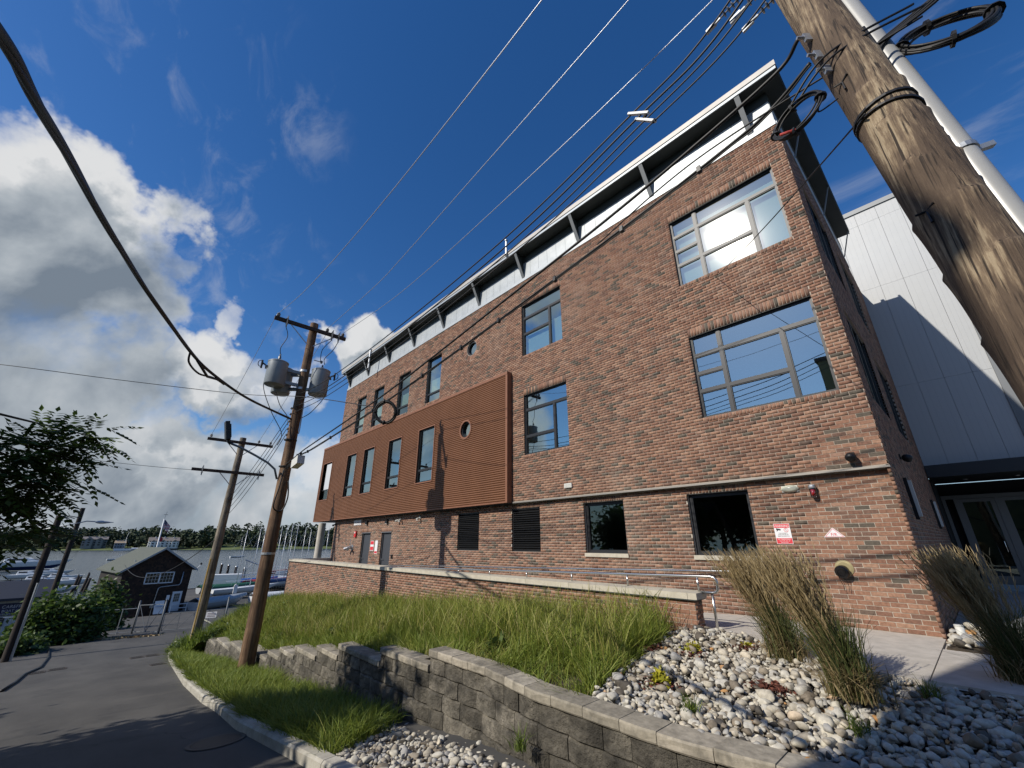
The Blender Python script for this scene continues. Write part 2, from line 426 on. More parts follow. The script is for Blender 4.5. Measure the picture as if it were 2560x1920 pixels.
def holes_mesh(mb, u0, u1, v0, v1, rects, circles, P, reveal=.12):
    """wall sheet with rectangular and round openings; P(u,v,d) -> world, d inward"""
    sq = [(c[0]-c[2]*1.15, c[0]+c[2]*1.15, c[1]-c[2]*1.15, c[1]+c[2]*1.15) for c in circles]
    allr = list(rects)+sq
    us = sorted({u0, u1, *[min(max(r[i], u0), u1) for r in allr for i in (0, 1)]}); vs = sorted({v0, v1, *[min(max(r[i], v0), v1) for r in allr for i in (2, 3)]})
    for a, b in zip(us[:-1], us[1:]):
        for c, d in zip(vs[:-1], vs[1:]):
            mu, mv = (a+b)/2, (c+d)/2
            if any(r[0] < mu < r[1] and r[2] < mv < r[3] for r in allr): continue
            mb.poly([P(a,c,0), P(b,c,0), P(b,d,0), P(a,d,0)])
    for r in rects:
        a, b, c, d = r
        for q in (((a,c),(b,c)),((b,c),(b,d)),((b,d),(a,d)),((a,d),(a,c))):
            (p, q_), (s, t) = q
            mb.poly([P(p,q_,0), P(s,t,0), P(s,t,reveal), P(p,q_,reveal)])
    for (cu, cv, r), s in zip(circles, sq):
        n = 32; h = r*1.15
        ring = [(cu+r*math.cos(2*math.pi*i/n), cv+r*math.sin(2*math.pi*i/n)) for i in range(n)]
        outer = []
        for i in range(n):
            c_, s_ = math.cos(2*math.pi*i/n), math.sin(2*math.pi*i/n); k = h/max(abs(c_), abs(s_)); outer.append((cu+c_*k, cv+s_*k))
        for i in range(n):
            j = (i+1) % n
            mb.poly([P(*ring[i],0), P(*outer[i],0), P(*outer[j],0), P(*ring[j],0)])
            mb.poly([P(*ring[i],0), P(*ring[j],0), P(*ring[j],reveal), P(*ring[i],reveal)])

def lay(u0, u1, v0, v1, blocks, circles=()):
    """running-bond bricks inside a rectangle, cut at the blocked rectangles"""
    out = []; k = math.ceil((v0-1e-6)/PC)
    while (k+1)*PC <= v1+.012:
        z = k*PC; iv = [(u0, u1)]
        for (a, b, c, d) in blocks:
            if c < z+BH*.55 and d > z+BH*.45:
                nv = []
                for (p, q) in iv:
                    if b <= p or a >= q: nv.append((p, q)); continue
                    if a > p: nv.append((p, a))
                    if b < q: nv.append((b, q))
                iv = nv
        for (cu, cv, r) in circles:
            dz = z+BH/2-cv
            if abs(dz) < r:
                w = math.sqrt(r*r-dz*dz); nv = []
                for (p, q) in iv:
                    if cu+w <= p or cu-w >= q: nv.append((p, q)); continue
                    if cu-w > p: nv.append((p, cu-w))
                    if cu+w < q: nv.append((cu+w, q))
                iv = nv
        off = (k % 2)*BL/2 + random.uniform(-.006, .006)
        for (p, q) in iv:
            i = math.floor((p-off)/BL); x = off+i*BL
            while x < q:
                a, b = max(x, p), min(x+BL-.0095, q)
                if b-a > .022: out.append((a, b, z+.005+random.uniform(-.0012,.0012), z+.005+BH))
                x += BL
        k += 1
    return out
def soldiers(a, b, z0, z1):
    n = max(1, round((b-a)/PC)); w = (b-a)/n
    return [(a+i*w+.004, a+(i+1)*w-.005, z0+.005, z1-.004) for i in range(n)]

# unit brick for the bricks that stand alone
ub = MB(); ub.bx(0, .1937, 0, .05, 0, BH)
ume = bpy.data.meshes.new('brick'); ume.from_pydata(ub.v, [], ub.f); ume.materials.append(mt_brick_o)
ume_r = ume.copy(); ume_r.materials.clear(); ume_r.materials.append(mt_brick_ro)

def bricks_to(parent, bl, yf, mat, n_single, mesh, side=None, proud=.006):
    """bl: bricks in (u,v); the n_single nearest to the eye become objects of their own, the rest one mass"""
    bl = list(bl)
    def cen(b): return Vector(((b[0]+b[1])/2, yf, (b[2]+b[3])/2)) if side is None else Vector((side, (b[0]+b[1])/2, (b[2]+b[3])/2))
    bl.sort(key=lambda b: (cen(b)-CP).length)
    o0 = Vector(parent['_o'])
    for b in bl[:n_single]:
        o = bpy.data.objects.new('brick', mesh); col.objects.link(o); o.parent = parent
        pr = proud+random.uniform(-.0022, .0022)
        o.location = Vector((b[0], yf-pr, b[2]))-o0
        o.scale = ((b[1]-b[0])/.1937, 1, (b[3]-b[2])/BH)
        o.rotation_euler = (random.uniform(-.006,.006), 0, random.uniform(-.004,.004))
    rest = bl[n_single:]
    if not rest: return
    a = np.array(rest); n = len(a); pr = proud+rng.uniform(-.0022, .0022, n)
    if side is None:
        lo = np.stack([a[:,0], yf-pr, a[:,2]], 1); hi = np.stack([a[:,1], np.full(n, yf+.035), a[:,3]], 1)
    else:
        lo = np.stack([np.full(n, side-.035), a[:,0], a[:,2]], 1); hi = np.stack([side+pr, a[:,1], a[:,3]], 1)
    V, Q = boxes_np(lo, hi)
    tone = np.repeat(rng.random(n), 6)
    o = np_mesh('bricks', V, quads=Q, mat=mat, parent=parent, tone=tone); o['kind'] = 'stuff'
    return o

BIG = lambda z: (-2.76, -.32, snap(z), snap(z+2.0))
UP_WIN = [BIG(7.16), BIG(3.76), (-8.35,-6.55,snap(7.16),snap(9.15)), (-8.30,-6.50,snap(3.76),snap(5.75))] + \
         [(x, x+1.15, snap(6.98), snap(9.07)) for x in (-14.53,-17.20,-19.93,-22.08)]
ROUND_UP = (-11.22, 8.52, .31)
BAY = (-24.4, -8.87, 2.3, 6.72)
GW = [(-6.24,-5.02,snap(1.03),snap(2.24)), (-3.43,-2.19,snap(1.03),snap(2.24))]
LV = [(-11.82,-10.62,snap(1.04),snap(2.26)), (-9.02,-7.82,snap(1.04),snap(2.24))]
DR = [(-19.63,-18.70,snap(-.44),snap(1.69)), (-17.60,-16.68,snap(-.44),snap(1.69))]
YG = 0.12
Pf = lambda y0: (lambda u, v, d: (u, y0+d, v))
# upper wall
mb = MB(); holes_mesh(mb, -24.1, 0, 2.40, 10.15, UP_WIN+[(-24.09,-8.95,2.5,6.6)], [ROUND_UP], Pf(0.0), .16)
mb.poly([(-24.1,0,2.40),(0,0,2.40),(0,YG+.02,2.40),(-24.1,YG+.02,2.40)])
w_up = mb.build('wall', mt_mortar, bld)
w_up['label'] = 'upper brick wall set with wide windows'
heads = [(r[0]-.0, r[1]+.0, r[3], r[3]+.2031) for r in UP_WIN]; sills = [(r[0], r[1], r[2]-.0995, r[2]) for r in UP_WIN]
ub_l = lay(-24.1, 0, 2.42, 10.15, UP_WIN+heads+sills+[BAY], [(ROUND_UP[0], ROUND_UP[1], .52)])
for h in heads: ub_l += soldiers(*h)
for h in sills: ub_l += soldiers(*h)
bricks_to(w_up, ub_l, 0.0, mt_brick, 60, ume)
# ring of radial bricks round the upper porthole
n = 30
for i in range(n):
    a0 = 2*math.pi*i/n; mbr = MB(); c_, s_ = math.cos(a0), math.sin(a0)
    hw0, hw1 = .027, .046
    pts = [(ROUND_UP[0]+c_*r+(-s_)*w, 0, ROUND_UP[1]+s_*r+c_*w) for r, w in ((.325,-hw0),(.515,-hw1),(.515,hw1),(.325,hw0))]
    mbr.extr([(p[0], -.008, p[2]) for p in pts], (0,.04,0)); mbr.build('voussoir', mt_brick_ro, w_up)
# ground wall
mb = MB(); holes_mesh(mb, -23.25, 0, -2.6, 2.40, GW+LV+DR, [], Pf(YG), .14)
w_gr = mb.build('wall', mt_mortar_low, bld); w_gr['label'] = 'ground floor brick wall with pale mortar'
ghead = [(r[0], r[1], r[3], r[3]+.12) for r in GW+LV[1:]] + [(r[0]-.08, r[1]+.08, r[3], r[3]+.2031) for r in DR]
gsill = [(r[0]-.02, r[1]+.02, r[2]-.085, r[2]) for r in GW]
gl_ = lay(-23.25, 0, -.1, 2.37, GW+LV+DR+ghead+gsill)
for h in ghead: gl_ += soldiers(*h)
bricks_to(w_gr, gl_, YG, mt_brick, 240, ume)
# side wall, facing the entrance court
SW = [(1.0, 3.4, snap(7.16), snap(9.15)), (1.0, 3.4, snap(3.76), snap(5.76)), (4.6, 7.0, snap(7.16), snap(9.15)), (4.6, 7.0, snap(3.76), snap(5.76))]
mb = MB(); holes_mesh(mb, 0.0, 10.0, -.1, 10.15, SW, [], lambda u, v, d: (-d, u, v), .1)
w_sd = mb.build('wall', mt_mortar, bld)
bricks_to(w_sd, lay(0.0, 10.0, -.1, 10.15, SW), 0, mt_brick, 0, ume, side=0.0)
# body behind the walls: floors, back, roof deck
mb = MB()
mb.bx(-24.08, -.14, 7.9, 8.0, -2.6, 10.9); mb.bx(-24.08, -23.9, .2, 7.9, 2.4, 10.9); mb.bx(-23.2, -23.0, .3, 7.9, -2.6, 2.4)
for z in (2.42, 6.2, 10.15): mb.bx(-23.9, -.2, .22, 7.9, z, z+.28)
mb.bx(-23.9, -.2, 4.0, 4.1, -.5, 10.1)
for x in (-4.6, -10.0, -12.4, -15.3, -18.0, -20.5): mb.bx(x, x+.1, .25, 4.0, 2.7, 10.1)
mb.build('interior_wall', M('interior_paint', (.30,.31,.30), .9), bld)
# metal drip ledge between the two walls
mb = MB(); mb.bx(-8.85, .012, -.03, .13, 2.385, 2.42); mb.build('drip_ledge', M('ledge_metal', (.30,.28,.25), .45, .5), bld)
mb = MB(); mb.bx(-24.1, -8.87, .0, .14, 2.375, 2.40); mb.build('lintel_plate', mt_black, bld)

def window(cells, yf, recess, name='window', glass=mt_glass, rw=.034, depth=.07, blind=None, lintel=True, frame_mat=mt_frame):
    mb = MB(); y0 = yf+recess
    for (a, b, c, d) in cells:
        mb.bx(a, b, y0, y0+depth, c, c+rw); mb.bx(a, b, y0, y0+depth, d-rw, d); mb.bx(a, a+rw, y0+.001, y0+depth-.001, c+rw, d-rw); mb.bx(b-rw, b, y0+.001, y0+depth-.001, c+rw, d-rw)
        q = rw+.018
        mb.bx(a+rw, b-rw, y0+.012, y0+depth-.01, c+rw, c+q); mb.bx(a+rw, b-rw, y0+.012, y0+depth-.01, d-q, d-rw); mb.bx(a+rw, a+q, y0+.013, y0+depth-.011, c+q, d-q); mb.bx(b-q, b-rw, y0+.013, y0+depth-.011, c+q, d-q)
    if lintel:
        X0 = min(c[0] for c in cells); X1 = max(c[1] for c in cells); Z1 = max(c[3] for c in cells)
        mb.bx(X0, X1, yf+.01, y0, Z1-.012, Z1+.002)
    w = mb.build(name, frame_mat, bld)
    for (a, b, c, d) in cells:
        p = MB(); q = rw+.012; t = random.uniform(-.0022,.0022); t2 = random.uniform(-.0022,.0022)
        yy = y0+depth*.55
        p.add([(a+q,yy-t-t2,c+q),(b-q,yy+t-t2,c+q),(b-q,yy+t+t2,d-q),(a+q,yy-t+t2,d-q)], [(0,1,2,3)])
        p.build('pane', glass, w)
    if blind:
        for (a, b, c, d) in blind:
            p = MB(); z = c
            while z < d-.01:
                p.bx(a, b, y0+.16, y0+.185, z, z+.047); z += .05
            p.build('blind', mt_blind, w)
    return w
def big_cells(z0, z1):
    h = z1-z0; f = lambda t: z0+h*t
    return [(-2.76,-2.13,f(.755),z1),(-2.76,-2.13,f(.53),f(.755)),(-2.76,-2.13,f(.315),f(.53)),(-2.76,-2.13,z0,f(.315)),
            (-2.13,-.32,f(.755),z1),(-2.13,-.95,f(.315),f(.755)),(-2.13,-.95,z0,f(.315)),(-.95,-.32,z0,f(.755))]
r = UP_WIN[0]; w = window(big_cells(r[2], r[3]), 0, .06, blind=[(-2.72,-.36,r[2],r[2]+1.72)]); w['label'] = 'wide upper window flashing back the sun'
r = UP_WIN[1]; w = window(big_cells(r[2], r[3]), 0, .06); w['label'] = 'wide lower window reflecting wires'
for i, r in enumerate(UP_WIN[2:4]):
    x0, x1, z0, z1 = r; xm = x0+(x1-x0)*.685; zt = z0+(z1-z0)*.745; zm = z0+(z1-z0)*(.43 if i == 0 else .30)
    window([(x0,x1,zt,z1),(x0,xm,zm,zt),(x0,xm,z0,zm),(xm,x1,z0,zt)], 0, .06, blind=[(x0+.1,x1-.05,z0,z0+.98)] if i == 0 else None)
for i, r in enumerate(UP_WIN[4:]):
    x0, x1, z0, z1 = r; zm = z0+.42
    window([(x0,x1,zm,z1),(x0,x1,z0,zm)], 0, .07, blind=[(x0+.1,x1-.04,zm+.02,z0+1.13)])
def porthole(cx, cz, r, yf, name='round_window'):
    mb = MB(); mb.ring(r-.05, r+.012, .10, (cx, yf, cz), 32, (0,-1,0)); w = mb.build(name, mt_frame, bld)
    p = MB(); p.poly([(cx+(r-.04)*math.cos(a), yf-.03, cz+(r-.04)*math.sin(a)) for a in np.linspace(0, 2*math.pi, 33)[:-1]]); p.build('pane', mt_glass, w)
    return w
porthole(ROUND_UP[0], ROUND_UP[1], .30, .14)
for r in GW:
    w = window([r], YG, .09, glass=mt_glass_g, rw=.06, depth=.09)
    s = MB(); s.bx(r[0]-.02, r[1]+.02, YG-.035, YG+.1, r[2]-.085, r[2]-.002); s.build('sill', mt_lime, w)
for r in SW:
    mb = MB(); mb.bx(-.09, -.03, r[0], r[1], r[2], r[2]+.05); mb.bx(-.09, -.03, r[0], r[1], r[3]-.05, r[3])
    for y in (r[0], r[0]+.8, r[0]+1.6, r[1]-.05): mb.bx(-.088, -.032, y, y+.05, r[2]+.05, r[3]-.05)
    w = mb.build('window', mt_frame, bld); p = MB(); p.poly([(-.06,r[0]+.04,r[2]+.04),(-.06,r[1]-.04,r[2]+.04),(-.06,r[1]-.04,r[3]-.04),(-.06,r[0]+.04,r[3]-.04)]); p.build('pane', mt_glass, w)
# louvred openings, slat by slat
for r in LV:
    mb = MB(); a, b, c, d = r; y0 = YG+.04
    mb.bx(a,b,y0,y0+.08,c,c+.04); mb.bx(a,b,y0,y0+.08,d-.04,d); mb.bx(a,a+.04,y0,y0+.08,c+.04,d-.04); mb.bx(b-.04,b,y0,y0+.08,c+.04,d-.04); mb.bx(a,b,y0+.085,y0+.095,c,d)
    lv = mb.build('louvre', mt_black, bld)
    k = int((d-c-.08)/.062)
    for i in range(k):
        z = c+.045+i*.062; s = MB(); s.extr([(a+.04,y0-.012,z),(a+.04,y0-.012,z+.010),(a+.04,y0+.06,z+.055),(a+.04,y0+.06,z+.045)], (b-a-.08,0,0)); s.build('slat', mt_black, lv)
# two grey steel doors
mt_door = M('grey_steel_door', (.045,.05,.06), .55)
for r in DR:
    a, b, c, d = r; y0 = YG+.05
    mb = MB(); mb.bx(a,a+.05,y0,y0+.1,c,d); mb.bx(b-.05,b,y0,y0+.1,c,d); mb.bx(a+.05,b-.05,y0,y0+.1,d-.05,d); mb.bx(a+.052,b-.052,y0+.04,y0+.09,c,d-.052)
    dr = mb.build('door', mt_door, bld)
    h = MB(); h.tube([(a+.12,y0+.04,c+1.0),(a+.12,y0-.02,c+1.0),(a+.26,y0-.02,c+1.0)], .012, 6); h.build('handle', mt_steel, dr)
    h = MB(); h.bx(a-.02, b+.02, YG-.02, YG+.05, d, d+.02); h.build('drip_cap', mt_galv, dr)

# --- rust-brown corrugated bay
YB = -.21
bay = MB()
bx0, bx1, bz0, bz1 = -25.84, -8.86, 2.40, 6.70
BW = [(-25.50,-24.14,3.62,5.70),(-21.90,-20.74,3.48,5.71),(-19.79,-18.62,3.48,5.69),(-17.12,-15.93,3.48,5.70),(-14.43,-13.24,3.48,5.71)]
pit = (bz1-.06-bz0-.05)/59
sq = lambda z: bz0+.05+round((z-bz0-.05)/pit)*pit
BW = [(a,b,sq(c),sq(d)) for a,b,c,d in BW]
BC = (-11.14, 5.13, .31)
V = []; Q = []
for k in range(59):
    z = bz0+.05+k*pit; iv = [(bx0+.05, bx1-.09)]
    cuts = [(a,b) for a,b,c,d in BW if c-1e-4 < z+pit/2 < d+1e-4]
    dz = z+pit/2-BC[1]
    if abs(dz) < BC[2]: w_ = math.sqrt(BC[2]**2-dz*dz); cuts.append((BC[0]-w_, BC[0]+w_))
    for (a, b) in cuts:
        nv = []
        for (p, q) in iv:
            if b <= p or a >= q: nv.append((p, q))
            else:
                if a > p: nv.append((p, a))
                if b < q: nv.append((b, q))
        iv = nv
    prof = [(YB+.030, z), (YB+.030, z+pit*.20), (YB, z+pit*.34), (YB, z+pit*.86), (YB+.030, z+pit)]
    for (p, q) in iv:
        base = len(V)
        for (y, zz) in prof: V += [(p,y,zz),(q,y,zz)]
        Q += [(base+2*i, base+2*i+1, base+2*i+3, base+2*i+2) for i in range(4)]
mb = MB()
mb.bx(bx0, bx1, YB-.02, YB+.24, bz1-.07, bz1+.03)                       # top cap
cap = mb.build('bay_cap', mt_cladtrim, bld)
mb = MB(); mb.bx(bx1-.09, bx1, YB-.012, .02, bz0, bz1-.07); mb.build('corner_trim', mt_cladtrim, bld)
mb = MB(); mb.bx(bx0, bx1-.09, YB-.008, YB+.05, bz0, bz0+.05); mb.bx(bx0, bx0+.05, YB-.008, YB+.25, bz0+.05, bz1-.07); mb.build('edge_trim', mt_cladtrim, bld)
# sheet behind the ribs, with the openings
mb = MB(); holes_mesh(mb, bx0+.05, bx1-.09, bz0+.05, bz1-.07, BW, [BC], Pf(YB+.032), .16); mb.build('bay_backing', mt_clad, bld)
rb = np_mesh('ribs', V, quads=Q, mat=mt_clad, parent=bld); rb['kind'] = 'stuff'
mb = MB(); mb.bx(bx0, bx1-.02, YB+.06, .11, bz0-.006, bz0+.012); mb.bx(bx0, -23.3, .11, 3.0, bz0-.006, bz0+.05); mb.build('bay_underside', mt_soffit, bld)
mb = MB(); mb.bx(bx0+.06, -24.12, YB+.2, 3.0, 3.30, 3.45); mb.bx(bx0+.06, -24.12, YB+.2, 3.0, 6.3, 6.6); mb.build('balcony_slab', mt_soffit, bld)
for r in BW[1:]:
    x0, x1, z0, z1 = r; zm = z0+.50
    w = window([(x0,x1,zm,z1),(x0,x1,z0,zm)], YB, .05, lintel=False)
    t = MB(); e = .045
    t.bx(x0-e,x0,YB-.018,YB+.06,z0-e,z1+e); t.bx(x1,x1+e,YB-.018,YB+.06,z0-e,z1+e); t.bx(x0,x1,YB-.018,YB+.06,z1,z1+e); t.bx(x0,x1,YB-.018,YB+.06,z0-e,z0); t.build('surround', mt_cladtrim, w)
r = BW[0]; x0, x1, z0, z1 = r
t = MB(); e = .045
t.bx(x0-e,x0,YB-.018,YB+.16,z0-e,z1+e); t.bx(x1,x1+e,YB-.018,YB+.16,z0-e,z1+e); t.bx(x0,x1,YB-.018,YB+.16,z1,z1+e); t.bx(x0,x1,YB-.018,YB+.16,z0-e,z0)
op = t.build('balcony_opening', mt_cladtrim, bld)
g = MB(); g.bx(x0, x1, YB+.12, YB+.135, z0, z0+.55); g.build('glass_rail', mt_glass_c, op)
g = MB(); g.bx(x0, x1, YB+.10, YB+.15, z0+.55, z0+.60); g.build('rail_cap', mt_frame, op)
porthole(BC[0], BC[1], .30, YB+.15)
t = MB(); t.ring(.30, .36, .045, (BC[0], YB+.028, BC[1]), 32, (0,-1,0)); t.build('round_surround', mt_cladtrim, bld)
# column under the bay's outer end
cc = (-26.85, 0.7, 1.42)
mb = MB(); mb.cyl((cc[0], cc[1], -2.6), (cc[0], cc[1], bz0), .21, 24); smooth_by_angle(mb.build('column', mt_conc, bld))
# terrace guard glass on the bay roof
mb = MB(); mb.bx(-25.6, -24.15, .9, .92, 6.73, 7.75); mb.build('terrace_glass', mt_glass_c, bld)

# --- zinc band, brackets, roof
mb = MB(); mb.bx(-24.06, -.0, -.028, .03, 10.15, 10.27); mb.bx(-.03, .022, .03, 7.8, 10.15, 10.27); mb.build('band_flashing', mt_zinc, bld)
mb = MB(); mb.bx(-24.04, -.01, .02, .08, 10.27, 10.93); mb.bx(-.09, -.02, .08, 7.8, 10.27, 10.93); band = mb.build('zinc_band', mt_zinc, bld)
n = 58; wd = 24.0/n
for i in range(n):
    p = MB(); x = -24.02+i*wd; p.bx(x+.004, x+wd-.004, .004+random.uniform(0,.004), .02, 10.275, 10.925); p.build('panel', mt_zinc, band)
for i in range(18):
    p = MB(); y = .1+i*.42; p.bx(-.02, -.006, y+.004, y+.416, 10.275, 10.925); p.build('panel', mt_zinc, band)
mb = MB(); mb.bx(-24.05, -.005, -.01, .08, 10.93, 11.2); mb.bx(-.09, -.0, .08, 7.8, 10.93, 11.2); mb.build('roof_shade_strip', mt_soffit, bld)  # roof overhang's shade on the upper zinc band, painted as a near-black strip
mt_brkt = M('bracket_paint', (.20,.21,.215), .5, .3)
for i in range(10):
    x = -23.66+2.572*i; mb = MB()
    mb.extr([(x-.008, .0, 10.34), (x-.008, .0, 11.195), (x-.008, -.41, 11.195)], (.016, 0, 0)); br = mb.build('bracket', mt_soffit, bld)
    mb = MB(); mb.beam((x, -.012, 10.30), (x, -.425, 11.185), .11, .022, (0,1,0)); mb.build('flange', mt_brkt, br)
for y in (1.5, 4.4, 7.2):
    mb = MB(); mb.beam((.02, y, 10.3), (.32, y+.02, 11.19), .03, .03, (0,1,0)); mb.build('bracket', mt_brkt, bld)
OV = .45
mb = MB(); mb.bx(-24.18, .325, -OV+.02, 7.4, 11.20, 11.26); mb.bx(-24.1, .30, -OV+.05, 7.38, 11.26, 11.42); roof = mb.build('roof', mt_soffit, bld)
mb = MB(); mb.bx(-24.2, .342, -OV-.005, -OV+.02, 11.195, 11.275); mb.build('lower_fascia', mt_fascia2, roof)
mb = MB(); mb.bx(-24.22, .355, -OV-.025, -OV+.048, 11.288, 11.44); mb.build('upper_fascia', mt_fascia, roof)
mb = MB(); mb.bx(.326, .342, -OV+.02, 7.42, 11.195, 11.275); mb.bx(.302, .355, -OV+.048, 7.44, 11.288, 11.44); mb.build('side_fascia', M('dark_green_fascia', (.030,.045,.043), .5), roof)
for x, z0, z1 in ((-8.6, 11.2, 11.95), (-20.0, 10.2, 11.45)):
    mb = MB(); mb.tube([(x, -OV-.05, z1), (x, -OV-.07, z1-.1), (x, -OV-.07, z0+.05), (x, -OV-.01, z0)], .045, 8); mb.lathe([(.06,0),(.06,.05)], (x,-OV-.07,z1-.05), 10); mb.build('vent_pipe', mt_galv, roof)

# ------------------------------------------------------------------ ground, road, kerb, paths
def zr(x):
    if x >= -22: return -.45+.115*x
    if x >= -40: return -2.98+(x+22)*(1.52/18)
    if x >= -65: return -4.5+(x+40)*(1.6/25)
    return -6.1+(x+65)*.006
WATER_Z = -7.2
mt_asph, nt, b = new_mat('asphalt')
c = ramp(nt, noise(nt, .35, 5, .6, 'World', (1, 2.2, 1)), [(.35,(.045,.043,.040)),(.65,(.078,.074,.067))])
c = mixc(nt, .5, c, mixc(nt, 1., c, ramp(nt, noise(nt, 160, 3, .7, 'World'), [(.35,(.45,.45,.45)),(.7,(1.8,1.8,1.8))]), 'MULTIPLY'))
vo = N(nt, 'ShaderNodeTexVoronoi', feature='DISTANCE_TO_EDGE'); vo.inputs['Scale'].default_value = .42
gp_ = N(nt, 'ShaderNodeNewGeometry'); wz_ = N(nt, 'ShaderNodeTexNoise'); wz_.inputs['Scale'].default_value = 1.6; wz_.inputs['Detail'].default_value = 6; nt.links.new(gp_.outputs['Position'], wz_.inputs['Vector'])
va_ = N(nt, 'ShaderNodeVectorMath', operation='MULTIPLY_ADD'); va_.inputs[1].default_value = (.9,.9,0); nt.links.new(wz_.outputs['Color'], va_.inputs[0]); nt.links.new(gp_.outputs['Position'], va_.inputs[2]); nt.links.new(va_.outputs[0], vo.inputs['Vector'])
ck_ = mixc(nt, 1., ramp(nt, vo.outputs['Distance'], [(.0,(1,1,1)),(.008,(0,0,0))]), ramp(nt, noise(nt, .3, 3, .5, 'World'), [(.5,(0,0,0)),(.6,(.8,.8,.8))]), 'MULTIPLY')
c = mixc(nt, ck_, c, (.012,.012,.012))
c = mixc(nt, ramp(nt, noise(nt, 1.1, 7, .7, 'World', (1,.5,1)), [(.58,(0,0,0)),(.75,(.55,.55,.55))]), c, (.125,.115,.10))
c = mixc(nt, ramp(nt, noise(nt, .8, 5, .6, 'World'), [(.60,(0,0,0)),(.68,(.5,.5,.5))]), c, (.026,.026,.026))
nt.links.new(c, b.inputs['Base Color']); b.inputs['Roughness'].default_value = .88; bump(nt, b, noise(nt, 220, 3, .6, 'World'), .5, .004)
mt_yard = M('worn_asphalt_yard', (.05,.05,.05), .95, c2=(.085,.08,.072), ns=.5, bs=.3, bd=.01, bscale=8)
mt_earth = M('earth', (.045,.034,.022), .95, c2=(.075,.056,.036), ns=5, bs=.6, bd=.02, bscale=30)

def sheet(name, xs, ys, zf, mat, yf=None):
    """grid sheet; yf(x,t) maps t in ys to y"""
    V = []; Q = []; nx, ny = len(xs), len(ys)
    for x in xs:
        for t in ys:
            y = yf(x, t) if yf else t; V.append((x, y, zf(x, y)))
    for i in range(nx-1):
        for j in range(ny-1):
            a = i*ny+j; Q.append((a, a+1, a+ny+1, a+ny))
    return np_mesh(name, V, quads=Q, mat=mat)
def gz(x, y):
    z = zr(x)-.07
    return min(z, -.6) if y > -5.45 else z
g = sheet('ground', [90,60,40,20,10,4,1,0]+[-2*i for i in range(1,31)]+[-62], [-400,-120,-60,-30,-16,-12,-8,-6.2,-5.5,-5.4,-3,0,8,20,60,140,400], gz, mt_yard); struct(g)
yd = sheet('yard', [-62,-66,-72,-80,-88,-97], [-1.5,2,8,16,30,60,140,400], gz, mt_yard); struct(yd)
mb = MB(); mb.bx(-97.3,-97,-1.5,400,-9,-6.25); mb.bx(-97,-62,-1.8,-1.5,-9,-6.2); mb.bx(-62.3,-62,-400,-1.5,-9,-6.0); struct(mb.build('sea_wall', M('sea_wall_timber', (.06,.045,.035), .9)))
KY = [(14,-6.62),(4,-6.62),(0,-6.64),(-5,-6.70),(-6.4,-6.75),(-7.7,-6.80),(-9.5,-6.72),(-10.6,-6.74),(-13.9,-6.60),(-19.2,-6.20),(-22.3,-5.95),(-24.2,-5.78)]
def ky(x):
    for (a, ya), (b_, yb) in zip(KY[:-1], KY[1:]):
        if b_ <= x <= a: return ya+(yb-ya)*(a-x)/(a-b_)
    return KY[-1][1]
rd = sheet('road', [14,8,4,2,0]+[-i for i in range(1,25)]+[-24.2], [0,.25,.5,.75,1], lambda x, y: zr(x), mt_asph, lambda x, t: -11.2+(ky(x)+11.2)*t); struct(rd)
rd2 = sheet('road', [-24.2]+[-25-i for i in range(0,22)], [-14,-12,-10,-8,-6,-4,-2,0,2], lambda x, y: zr(x), mt_asph); struct(rd2)
# kerb, stone by stone
mt_kerb = M('kerb_concrete', (.30,.28,.235), .9, c2=(.46,.44,.38), ns=4, bs=.4, bd=.006, bscale=40)
kerb = thing('kerb', 'pale concrete kerb edging the downhill road', 'kerb', (-5, -6.6, zr(-5)), kind='structure')
path_pts = [Vector((x, ky(x), zr(x))) for x in np.arange(8, -24.2, -.2)]
path_pts += [Vector((x, y, zr(x))) for x, y in ((-24.7,-5.65),(-25.2,-5.4),(-25.6,-5.0),(-25.8,-4.5),(-25.85,-3.9))]
seg = 0; run = []
def kerb_piece(run):
    rings = []
    for i, p in enumerate(run):
        d = (run[min(i+1,len(run)-1)]-run[max(i-1,0)]); d.z = 0; d.normalize(); nrm = Vector((d.y, -d.x, 0))   # towards the verge
        if nrm.y < 0 and abs(d.x) > .3: nrm = -nrm
        if abs(d.x) <= .3: nrm = Vector((1,0,0))
        rings.append([p+Vector((0,0,-.15)), p+nrm*.0+Vector((0,0,.10)), p+nrm*.025+Vector((0,0,.125)), p+nrm*.15+Vector((0,0,.13)), p+nrm*.15+Vector((0,0,-.15))])
    mb = MB(); mb.loft(rings); return mb.build('kerb_stone', mt_kerb, kerb)
acc = 0
for i, p in enumerate(path_pts):
    run.append(p)
    if len(run) > 1: acc += (run[-1]-run[-2]).length
    if acc > 1.75 or i == len(path_pts)-1:
        if len(run) > 1:
            kerb_piece(run)
            run = [run[-1]+(run[-1]-run[-2]).normalized()*.012]; acc = 0
# verge and planting bed surfaces
STEP_X = [(6,-5.32,-.2),(-5.32,-6.84,-.4),(-6.84,-8.61,-.6),(-8.61,-9.75,-.8),(-9.75,-11.1,-1.0),(-11.1,-12.2,-1.2),(-12.2,-13.15,-1.4),(-13.15,-15.6,-1.6),(-15.6,-17.4,-1.8),(-17.4,-19.6,-2.0),(-19.6,-21.2,-2.2)]
WTX = [-21.0]+[(a+b_)/2 for a, b_, z in STEP_X[:0:-1]]+[-5.2, 8]; WTZ = [-2.2]+[z for a, b_, z in STEP_X[:0:-1]]+[-.2, -.2]
def wall_top(x): return float(np.interp(x, WTX, WTZ))-.05
def wy(x):
    """front face of the retaining wall: straight, then curving back towards the entrance"""
    base = -4.97 if x < -4 else -4.97-.17*min(1, (x+4)/1.0)
    if x > -1.7: base += .22*(x+1.7)**1.6*.55
    return base
